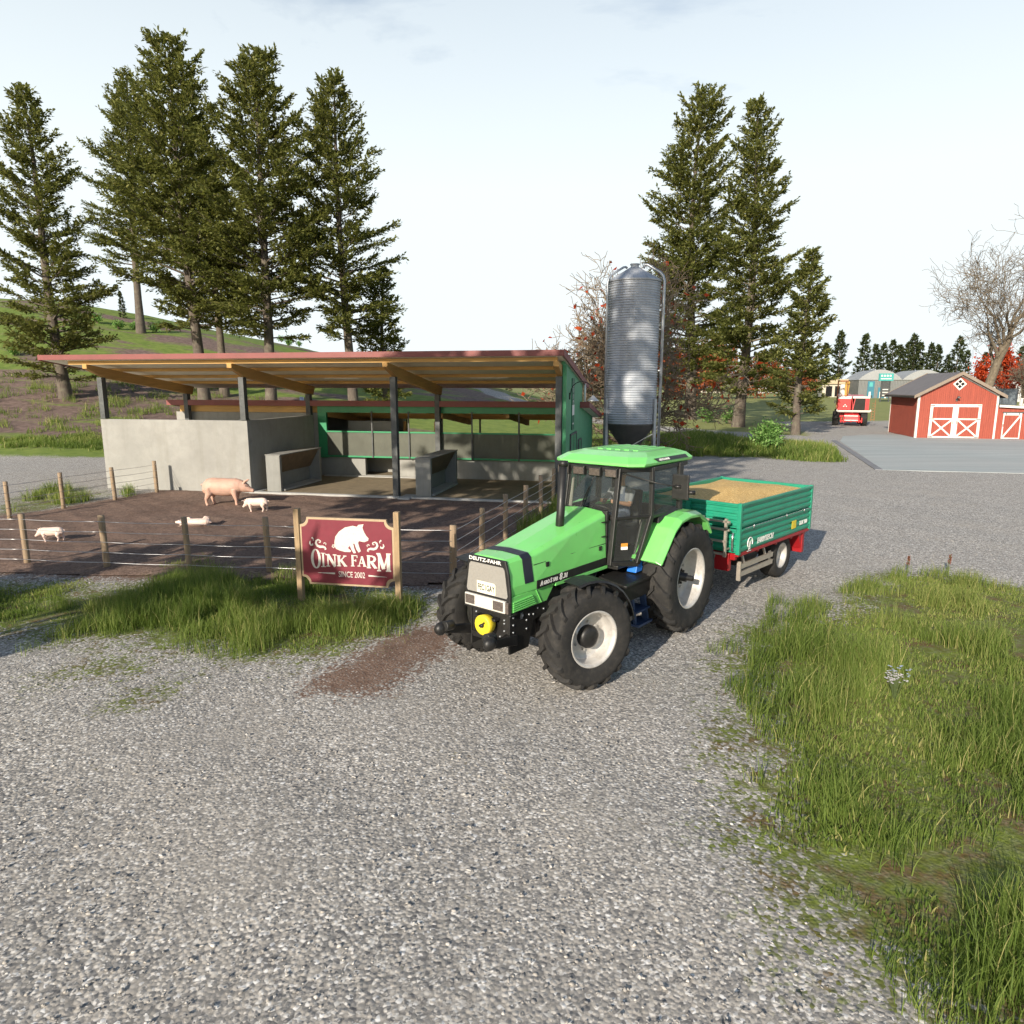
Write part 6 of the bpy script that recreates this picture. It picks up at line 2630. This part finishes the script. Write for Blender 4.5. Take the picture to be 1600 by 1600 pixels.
def put_tree(meshes, name, label, loc, rz, s=1.0, group=None, cat='tree', tilt=0.0):
    o = thing(name, label, cat, loc, rz, group)
    o.scale = (s, s, s)
    for nm, me in zip(('trunk', 'crown'), meshes):
        if me:
            link_mesh(nm, me, o)
    return o


def onground(px, Y, dz=-.15):
    x = at(px, Y)
    return (x, Y, gz(x, Y) + dz)


PA = make_pine(11, 25, 5.2, 1.7, .46, 165, .33, -.04, .6)
PB_ = make_pine(23, 30, 5.9, 7.6, .48, 160, .35, .0, .58, .95)
PC = make_pine(31, 31, 6.6, 7.4, .5, 180, .36, .015, .55, .95)
PD = make_pine(47, 12.5, 2.9, 1.0, .24, 110, .32, .0, .8)
g_ = 'tall pines on the slope behind the pig barn'
h1 = hit(104, 622)
put_tree(PA, 'pine_tree', 'dark leaning pine growing on the brown slope at the left edge', (h1[0], h1[1], gz(*h1) - .2), 0.4, 1.0, g_)
h2 = hit(224, 521)
put_tree(PB_, 'pine_tree', 'farther pine with a long bare lower trunk on the grassy ridge', (h2[0], h2[1], gz(*h2) - .2), 1.1, 1.08, g_)
put_tree(PC, 'pine_tree', 'large bushy pine behind the left part of the barn roof', onground(316, 61), 2.0, .95, g_)
put_tree(PB_, 'pine_tree', 'slender pine crowded between the two biggest pines over the barn roof', onground(348, 70), 4.1, .84, g_)
put_tree(PC, 'pine_tree', 'broad pine rising above the middle of the barn roof', onground(430, 60), 4.4, .92, g_)
put_tree(PB_, 'pine_tree', 'pine with a bare straight trunk above the barn roof, beside the small pine', onground(548, 62), 5.2, .92, g_)
put_tree(PD, 'pine_tree', 'small pointed pine behind the barn roof, lowest of its row', onground(604, 66), 0.5, 1.08, g_)
PE = make_pine(53, 38, 7.9, 3.8, .62, 190, .44, .0, .56, .9)
PF = make_pine(61, 31, 5.9, 3.0, .54, 165, .40, .0, .6)
PG = make_pine(71, 15.4, 2.95, 1.7, .34, 120, .37, .0, .72)
g_ = 'tall pines beside the mown field'
put_tree(PE, 'pine_tree', 'widest dark pine right behind the metal silo', onground(1076, 88), .3, 1.0, g_)
put_tree(PF, 'pine_tree', 'tall pine with thick pale trunk standing at the field edge', onground(1156, 72.4), 1.7, 1.0, g_)
put_tree(PG, 'pine_tree', 'shorter pointed pine nearest the harvester and the bright bush', onground(1245, 61.1), 3.6, 1.0, g_)
# one more stands behind the viewer and throws the dappled shade over barn, silo and sign
PH = make_pine(83, 35, 6.6, 4.6, .5, 130, .85, .0, .62, .42)
put_tree(PH, 'pine_tree', 'tall pine beside the gravel yard left of the viewer', (-13.2, 2.6, -.1), .9, 1.0)
PI2 = make_pine(29, 5.0, 2.0, .5, .14, 60, .30, .0, .8)
put_tree(PI2, 'pine_tree', 'shorter bushy pine by the yard beyond the left edge', (-14.9, 7.6, -.1), 2.2, .95)

# far row of pines
PF1 = make_pine(91, 20, 3.6, 1.0, .3, 70, .95, .0, .7, .7, 'needlefar')
PF2 = make_pine(95, 18, 3.2, .8, .3, 66, .95, .0, .75, .7, 'needlefar')
PF3 = make_pine(99, 21, 4.2, 2.0, .3, 72, .95, .0, .7, .7, 'needlefar')
far = [(1262, 250, .86), (1283, 240, .92), (1308, 236, .98), (1344, 232, 1.0), (1362, 250, .92), (1376, 262, .86), (1388, 244, .93), (1402, 256, .92), (1413, 270, .9), (1421, 245, 1.02), (1433, 252, 1.04), (1447, 246, .8), (1460, 238, .82), (1475, 255, .8), (1490, 236, .86), (1505, 262, .78), (1531, 240, .8), (1564, 258, .78), (1588, 246, .8), (905, 190, .62), (921, 180, .7), (938, 200, .66), (1056, 230, .6), (1120, 260, .6), (1210, 268, .72), (1226, 262, .75), (1240, 256, .8)]
for i, (px, Y, s) in enumerate(far):
    grp = 'far row of pines behind the village'
    put_tree((PF1, PF2, PF3)[i % 3], 'pine_tree', 'small distant pine in the far row along the horizon', onground(px, Y), i * 1.7, s * (.95 + .1 * ((i * 37) % 10) / 10), grp)
for i, (px, Y, s) in enumerate([(192, 108, .17), (705, 120, .16), (742, 124, .2), (770, 122, .24), (665, 116, .15), (795, 126, .2)]):
    lab = 'tiny young pine on the skyline of the left ridge' if i == 0 else 'tiny pine tip showing over the barn roof line'
    put_tree(PF2, 'pine_tree', lab, onground(px, Y), i, s * 1.3, None if i == 0 else 'pine tips over the roof line')


# bare deciduous trees
def make_bare(seed, H, spread, r0, depth=5, leaf=0, lean=(0, 0), mat='redleaf', leafsize=.2, twig=3, start=.28, upb=.25, twmin=.016, n0=9, kids=(7, 6, 5, 4, 3), bark='barkpale'):
    r = np.random.default_rng(seed)
    tubes, tips = [], []

    def grow(p, d, L, rad, lv):
        m = 5 if lv < 2 else 4
        pts = [p]
        dd = d.copy()
        for i in range(m - 1):
            dd = dd + r.normal(0, .13 + .05 * lv, 3)
            dd[2] += .05 if lv else 0
            dd /= np.linalg.norm(dd)
            pts.append(pts[-1] + dd * L / (m - 1))
        t = np.linspace(0, 1, m)
        e = .62 if lv == 0 else .45
        tubes.append((np.array(pts), np.maximum(rad * (1 - t * (1 - e)), twmin), (9, 7, 5, 4, 3, 3, 3)[lv]))
        if lv >= depth:
            tips.append((pts[-1], dd))
            return
        nch = kids[lv] if lv else n0
        for c in range(nch):
            f = r.uniform(start if lv == 0 else .22, 1.0)
            if c == 0:
                f = 1.0
            o = np.array([np.interp(f, t, np.array(pts)[:, i]) for i in range(3)])
            a = r.uniform(0, 2 * PI)
            perp = np.cross(dd, r.normal(0, 1, 3))
            perp /= np.linalg.norm(perp) + 1e-9
            ang = r.uniform(.45, .95) if c else .2
            nd = dd * math.cos(ang) + perp * math.sin(ang)
            nd[2] += upb * (1 if lv < 2 else .3)
            nd *= np.array([spread, spread, 1])
            nd /= np.linalg.norm(nd)
            grow(o, nd, L * r.uniform(.5, .78) * (1.0 if lv else .82), rad * e * (1.05 - .45 * f) * (.8 if c else 1), lv + 1)
    d0 = np.array([lean[0], lean[1], 1.0])
    grow(np.array([0, 0, -.3]), d0 / np.linalg.norm(d0), H * .46, r0, 0)
    V, F = tube_arrays(tubes)
    tm = np_mesh('trunk', V, F, [M[bark]], True)
    cm = None
    if leaf:
        sel = r.choice(len(tips), min(leaf, len(tips)), replace=leaf > len(tips))
        C = np.array([tips[i][0] for i in sel])
        D_ = np.array([tips[i][1] for i in sel]) + r.normal(0, .5, (len(sel), 3)) + [0, 0, -.4]
        LV, LF = leaf_arrays(C, D_, r.normal(0, 1, (len(sel), 3)), r.uniform(.7, 1.3, len(sel)) * leafsize, r.uniform(.5, .8, len(sel)) * leafsize)
        cm = np_mesh('crown', LV, LF, [M[mat]], False, {'tone': np.repeat(r.random(len(sel)), 4)})
    return tm, cm


def make_leafy(seed, H, Rx, Rz, cz, r0, n, mat, size):
    r = np.random.default_rng(seed)
    tubes = [(np.array([[0, 0, -.3], [.1, 0, cz * .5], [.0, .1, cz], [.1, .1, cz + Rz * .6]]), [r0, r0 * .8, r0 * .55, r0 * .15], 8)]
    cl = []
    for k in range(26):
        d = r.normal(0, 1, 3)
        d /= np.linalg.norm(d)
        q = r.uniform(.45, .95)
        c = np.array([d[0] * Rx * q, d[1] * Rx * q, cz + d[2] * Rz * q])
        cl.append((c, r.uniform(.22, .42) * Rx))
        b = np.array([0, 0, cz * r.uniform(.55, 1.0)])
        tubes.append((np.array([b, (b + c) / 2 + r.normal(0, .15, 3), c]), [r0 * .35, r0 * .22, r0 * .06], 5))
    V, F = tube_arrays(tubes)
    tm = np_mesh('trunk', V, F, [M['barkpale']], True)
    C = []
    for i in range(n):
        c, rr = cl[r.integers(len(cl))]
        C.append(c + r.normal(0, .5, 3) * rr)
    C = np.array(C)
    LV, LF = leaf_arrays(C, r.normal(0, 1, (n, 3)) + [0, 0, -.3], r.normal(0, .7, (n, 3)) + [0, 0, 1], r.uniform(.6, 1.3, n) * size, r.uniform(.4, .8, n) * size)
    cm = np_mesh('crown', LV, LF, [M[mat]], False, {'tone': np.repeat(np.clip(r.normal(.5, .25, n), 0, 1), 4)})
    return tm, cm


bm1 = make_bare(5, 13.8, 1.35, .28, 5, 340, (0, 0), 'redleaf', .38, start=.10, upb=.16, twmin=.019, n0=12, kids=(7, 6, 5, 5, 3), bark='twig')
put_tree(bm1, 'bare_maple', 'nearly bare maple with a few red leaves behind the silo', onground(972, 45), .6, 1.0)
bt = make_bare(17, 22, 1.1, .56, 5, 0, (.14, 0), start=.45, upb=.36, twmin=.02, n0=8, kids=(6, 5, 5, 4, 3))
put_tree(bt, 'bare_tree', 'large bare grey brown tree rising behind the red barn', onground(1520, 79), 0, 1.02)
rm = make_leafy(3, 8, 3.3, 3.6, 5.6, .22, 5200, 'redleaf', .40)
put_tree(rm, 'red_maple', 'bright red maple behind the red barn', onground(1556, 108), .4, 1.08)
ru = make_leafy(8, 7, 4.6, 3.6, 4.6, .25, 4200, 'rustleaf', .6)
for i, (px, Y, s, lb) in enumerate([(1106, 170, 1.5, 'rusty red maple behind the bungalow, left of the thick pale trunk'), (1182, 178, 1.25, 'rusty red maple beside the slim white pylon'), (1046, 165, 1.4, 'rusty red maple showing just right of the silo'), (1248, 190, .9, 'reddish maple seen through the shorter pine')]):
    put_tree(ru, 'rust_maple', lb, onground(px, Y), i * 1.3, s, 'autumn maples beyond the field')
bt2 = make_bare(29, 9, 1.2, .25, 4, 0, (0, 0), start=.25)
for i, (px, Y, s, lb) in enumerate([(1597, 100, 1.1, 'low bare tree at the right edge behind the lean-to')]):
    put_tree(bt2, 'bare_tree', lb, onground(px, Y), i * 2, s)


# bushes
def make_bush(seed, Rr, H, n, size):
    r = np.random.default_rng(seed)
    tubes = []
    C, D_ = [], []
    for k in range(16):
        a = r.uniform(0, 2 * PI)
        rr = Rr * r.uniform(.2, 1)
        tip = np.array([rr * math.cos(a), rr * math.sin(a), H * r.uniform(.5, 1.0) * (1.1 - .45 * rr / Rr)])
        tubes.append((np.array([[0, 0, -.05], tip * .5 + [0, 0, .08], tip]), [.03, .02, .008], 5))
        for l in range(n // 16):
            q = r.uniform(.35, 1.05)
            C.append(tip * q + r.normal(0, .14, 3) * Rr)
            D_.append(tip / np.linalg.norm(tip) * .4 + r.normal(0, .6, 3))
    V, F = tube_arrays(tubes)
    sm = np_mesh('stem', V, F, [M['barkpale']], True)
    C = np.array(C)
    C[:, 2] = np.maximum(C[:, 2], .05)
    m = len(C)
    LV, LF = leaf_arrays(C, np.array(D_), r.normal(0, .5, (m, 3)) + [0, 0, 1], r.uniform(.6, 1.3, m) * size, r.uniform(.45, .75, m) * size)
    fm = np_mesh('foliage', LV, LF, [M['bushleaf']], False, {'tone': np.repeat(np.clip(r.normal(.5, .25, m), 0, 1), 4)})
    return sm, fm


def put_bush(meshes, label, loc, rz, s, group=None):
    o = thing('leafy_bush', label, 'bush', loc, rz, group)
    o.scale = (s, s, s)
    link_mesh('stem', meshes[0], o)
    link_mesh('foliage', meshes[1], o)
    return o


B1 = make_bush(2, 1.3, 2.0, 2000, .22)
B2 = make_bush(6, .8, 1.2, 420, .22)
put_bush(B1, 'big bright green bush in the grass strip between yard and field', onground(1203, 44.5, 0), 0, 1.0)
put_bush(B2, 'small light green bush at the field edge left of the thick pine trunk', onground(1104, 80, 0), 1, 1.6)
put_bush(B2, 'small light green bush touching the thick pale pine trunk', onground(1141, 78, 0), 2.5, 1.5)
for i, (px, py, s, lb) in enumerate([(148, 572, 1.0, 'green sapling half hidden by the left end of the barn roof'), (22, 556, 1.0, 'green sapling low on the slope by the left edge'), (152, 505, 1.3, 'pale green sapling between the two left pine trunks'), (186, 515, 1.2, 'dark green sapling left of the bare ridge trunk'), (210, 516, 1.1, 'dark green sapling touching the bare ridge trunk'), (243, 520, 1.4, 'dark green sapling right of the bare ridge trunk'), (452, 549, 1.0, 'pale sapling tip over the roof, leftmost of three'), (468, 549, .8, 'pale sapling tip over the roof, rightmost of three'), (440, 549, .9, 'green sapling tip above the barn roof beside the broad pine')]):
    p = hit(px, py) if py < 545 or px < 200 else None
    loc = (p[0], p[1], gz(*p)) if p else onground(px, 104 + i, .6)
    put_bush(B2, lb, loc, i * 1.1, s * .95, 'saplings on the hillside')

# ------------------------------------------------------------------ grass
M['grass'] = leafmat('long yard grass', (.075, .128, .024), (.19, .255, .056), .45, (.46, .42, .17))


def blades(P, H, W, tone, bend, seed):
    """one curved tapering blade per point"""
    r = np.random.default_rng(seed)
    n = len(P)
    a = r.uniform(0, 2 * PI, n)
    fx, fy = np.cos(a), np.sin(a)
    b = r.uniform(0, 2 * PI, n)
    lx, ly = np.cos(b) * bend, np.sin(b) * bend
    V = np.zeros((n, 8, 3), np.float32)
    for k, t in enumerate((0, .38, .72, 1.0)):
        cx = P[:, 0] + lx * H * t ** 2
        cy = P[:, 1] + ly * H * t ** 2
        cz = P[:, 2] + H * (t - .32 * bend * t ** 2.2)
        w = W * (1 - t ** 1.6 * .88) * .5
        V[:, 2 * k] = np.stack([cx - fx * w, cy - fy * w, cz], -1)
        V[:, 2 * k + 1] = np.stack([cx + fx * w, cy + fy * w, cz], -1)
    base = np.arange(n)[:, None] * 8
    F = np.stack([base + np.array([[0, 1, 3, 2]]), base + np.array([[2, 3, 5, 4]]), base + np.array([[4, 5, 7, 6]])], 1).reshape(-1, 4)
    return V.reshape(-1, 3), F, np.repeat(tone, 8)


def vnoise(x, y, s, seed):
    """cheap smooth value noise"""
    r = np.random.default_rng(seed)
    T = r.random((64, 64))
    u, v = x / s, y / s
    i, j = np.floor(u).astype(int), np.floor(v).astype(int)
    f, g = u - i, v - j
    f, g = f * f * (3 - 2 * f), g * g * (3 - 2 * g)
    q = lambda a, b: T[a % 64, b % 64]
    return (q(i, j) * (1 - f) + q(i + 1, j) * f) * (1 - g) + (q(i, j + 1) * (1 - f) + q(i + 1, j + 1) * f) * g


def scatter(poly, dens, seed, thr=.42, soft=.18, edge=.7):
    r = np.random.default_rng(seed)
    x0, x1 = min(p[0] for p in poly), max(p[0] for p in poly)
    y0, y1 = min(p[1] for p in poly), max(p[1] for p in poly)
    n = int((x1 - x0) * (y1 - y0) * dens)
    x, y = r.uniform(x0, x1, n), r.uniform(y0, y1, n)
    d = sdist(x, y, poly)
    k = .65 * vnoise(x, y, 1.1, seed) + .35 * vnoise(x, y, .35, seed + 1)
    pr = np.clip((k - thr - .22 * np.clip(1 - d / (edge * .6), 0, 1.5)) / soft, 0, 1) * np.clip(.5 + d / edge, 0, 1)
    ok = r.random(n) < pr
    return x[ok], y[ok], k[ok], pr[ok]


def grass_obj(name, label, sets, seed):
    Vs, Fs, Ts = [], [], []
    o = 0
    r = np.random.default_rng(seed)
    for x, y, k, pr_, h, w in sets:
        n = len(x)
        z = hgt(x, y) - .02
        H = h * (.45 + .75 * pr_) * r.uniform(.55, 1.25, n) * (.75 + .6 * vnoise(x, y, .8, seed + 5))
        tone = np.clip(.18 + .55 * vnoise(x, y, 1.6, seed + 9) + r.normal(0, .16, n), 0, 1)
        dry = r.random(n) < .045
        tone = np.where(dry, 1.0, np.minimum(tone, .78))
        H = np.where(dry, H * 1.15, H)
        V, F, T = blades(np.stack([x, y, z], -1), H, w * r.uniform(.7, 1.3, n), tone, np.clip(r.normal(.34, .2, n), 0, .9), seed + len(Vs))
        Vs.append(V)
        Fs.append(F + o)
        Ts.append(T)
        o += len(V)
    me = np_mesh(name, np.concatenate(Vs), np.concatenate(Fs), [M['grass']], False, {'tone': np.concatenate(Ts)})
    tag(link_mesh(name, me), label, 'grass', None, 'stuff')


EDGE_R = poly_px([(1120, 1300), (1150, 1150), (1110, 1080), (1120, 1020), (1160, 950), (1215, 925), (1250, 965), (1230, 1200), (1260, 1340)])
LOOSE = poly_px([(1215, 960), (1260, 925), (1330, 900), (1430, 880), (1520, 890), (1640, 905), (1640, 940), (1420, 910), (1330, 960), (1240, 1000)])
grass_obj('long_grass_right', 'tall rough grass patch in the right foreground', [
    (*scatter(GRASS_R, 1150, 3, .40, .18, 1.8), .35, .0095), (*scatter(EDGE_R, 900, 4, .48, .14, .9), .34, .010), (*scatter(LOOSE, 700, 6, .5, .12, .8), .28, .010),
    (*scatter(GRASS_R, 1100, 14, .3, .3, .9), .07, .016)], 21)
grass_obj('long_grass_left', 'tall rough grass strip along the front fence below the sign', [
    (*scatter(GRASS_L, 1300, 5, .40, .18, 1.9), .35, .0095), (*scatter(GRASS_L, 1100, 15, .25, .3, 1.6), .08, .016)], 22)
grass_obj('long_grass_middle', 'long grass strip around the bright bush between yard and field', [
    (*scatter(GRASS_F, 190, 7, .2, .2, 1.2), .5, .05)], 23)
TUFTS = [(poly_px([(0, 800), (20, 785), (60, 768), (110, 764), (165, 770), (150, 784), (60, 800)]), 420, .42, .45), (FENCE_R, 500, .40, .5), (poly_px([(190, 772), (206, 768), (206, 780), (190, 782)]), 500, .1, .5), (poly_px([(600, 935), (660, 930), (700, 955), (690, 985), (640, 985)]), 450, .5, .22)]
grass_obj('grass_tufts', 'small green tufts scattered along the wire fences', [(*scatter(p, d, 40 + i, thr, .15, .5), h, .02) for i, (p, d, thr, h) in enumerate(TUFTS)], 24)
HF = [at(0, 42) - 8, 0]
FOOT = [(-40, 42.5), (-27, 44.0), (-18.5, 43.5), (-10, 43.5), (3, 45), (8, 49), (10, 54), (2, 58), (-18, 52), (-26, 50), (-40, 47)]
SLOPE = [(-50, 46), (-26, 50), (-18, 52), (-12, 60), (-30, 75), (-60, 70)]
grass_obj('slope_grass', 'rough grass at the foot of the left hillside behind the barn', [
    (*scatter(FOOT, 190, 9, .25, .25, 1.5), .28, .04), (*scatter(SLOPE, 45, 10, .55, .08, 1), .45, .035)], 25)

# ------------------------------------------------------------------ single plants in the right-hand grass
M['dock'] = leafmat('dried dock seed heads', (.16, .045, .025), (.26, .08, .045), .2)
M['petal'] = leafmat('small white petals', (.62, .58, .60), (.74, .72, .74), .2)
M['petalblue'] = leafmat('small pale blue petals', (.32, .40, .58), (.50, .56, .70), .2)
M['stalk'] = pm('green stalk', (.07, .10, .03), .7, 0, .2, 20)


def seed_head(loc, h, label, sd):
    r = np.random.default_rng(sd)
    o = thing('dock_plant', label, 'plant', loc)
    V, F = tube_arrays([(np.array([[0, 0, -.03], [.02, .01, h * .5], [.03, .0, h]]), [.012, .009, .005], 6)])
    link_mesh('stalk', np_mesh('stalk', V, F, [M['stalk']], True), o)
    n = 70
    t = r.uniform(.5, 1, n)
    a = r.uniform(0, 2 * PI, n)
    C = np.stack([.03 * t + .018 * (1.2 - t) * np.cos(a), .018 * (1.2 - t) * np.sin(a), h * t], -1)
    D_ = np.stack([np.cos(a), np.sin(a), np.full(n, .9)], -1)
    LV, LF = leaf_arrays(C, D_, r.normal(0, 1, (n, 3)), np.full(n, .04), np.full(n, .02))
    link_mesh('seed_head', np_mesh('seed_head', LV, LF, [M['dock']], False, {'tone': np.repeat(r.random(n), 4)}), o)


p = un(1416, 897)
seed_head((p[0], p[1], 0), .42, 'red brown dock seed head at the grass edge, the left of two', 1)
p = un(1480, 897)
seed_head((p[0], p[1], 0), .46, 'red brown dock seed head at the grass edge, the right of two', 2)
p = un(1397, 1095)
fl = thing('wildflower', 'clump of small white and pale blue wildflowers in the right grass', 'flower', (p[0], p[1], 0))
r = np.random.default_rng(8)
tubes, tips = [], []
for k in range(26):
    a = r.uniform(0, 2 * PI)
    q = r.uniform(.02, .16)
    h = r.uniform(.26, .52)
    t_ = np.array([q * math.cos(a) + (h - .3) * .3, q * math.sin(a), h])
    tubes.append((np.array([[0, 0, -.02], t_ * .5 + [0, 0, .03], t_]), [.005, .004, .003], 4))
    tips.append(t_)
V, F = tube_arrays(tubes)
link_mesh('stems', np_mesh('stems', V, F, [M['stalk']], True), fl)
for nm, mt, sel in (('white_blossom', 'petal', lambda z: z < .42), ('blue_blossom', 'petalblue', lambda z: z >= .42)):
    C, D_ = [], []
    for t_ in tips:
        if sel(t_[2]):
            for g in range(3):
                c = t_ + r.normal(0, .02, 3)
                for l in range(5):
                    a = l * 2 * PI / 5
                    C.append(c)
                    D_.append([math.cos(a), math.sin(a), .35])
    n = len(C)
    LV, LF = leaf_arrays(np.array(C), np.array(D_), np.tile([0, 0, 1.0], (n, 1)), np.full(n, .022), np.full(n, .018))
    link_mesh(nm, np_mesh(nm, LV, LF, [M[mt]], False, {'tone': np.repeat(r.random(n), 4)}), fl)
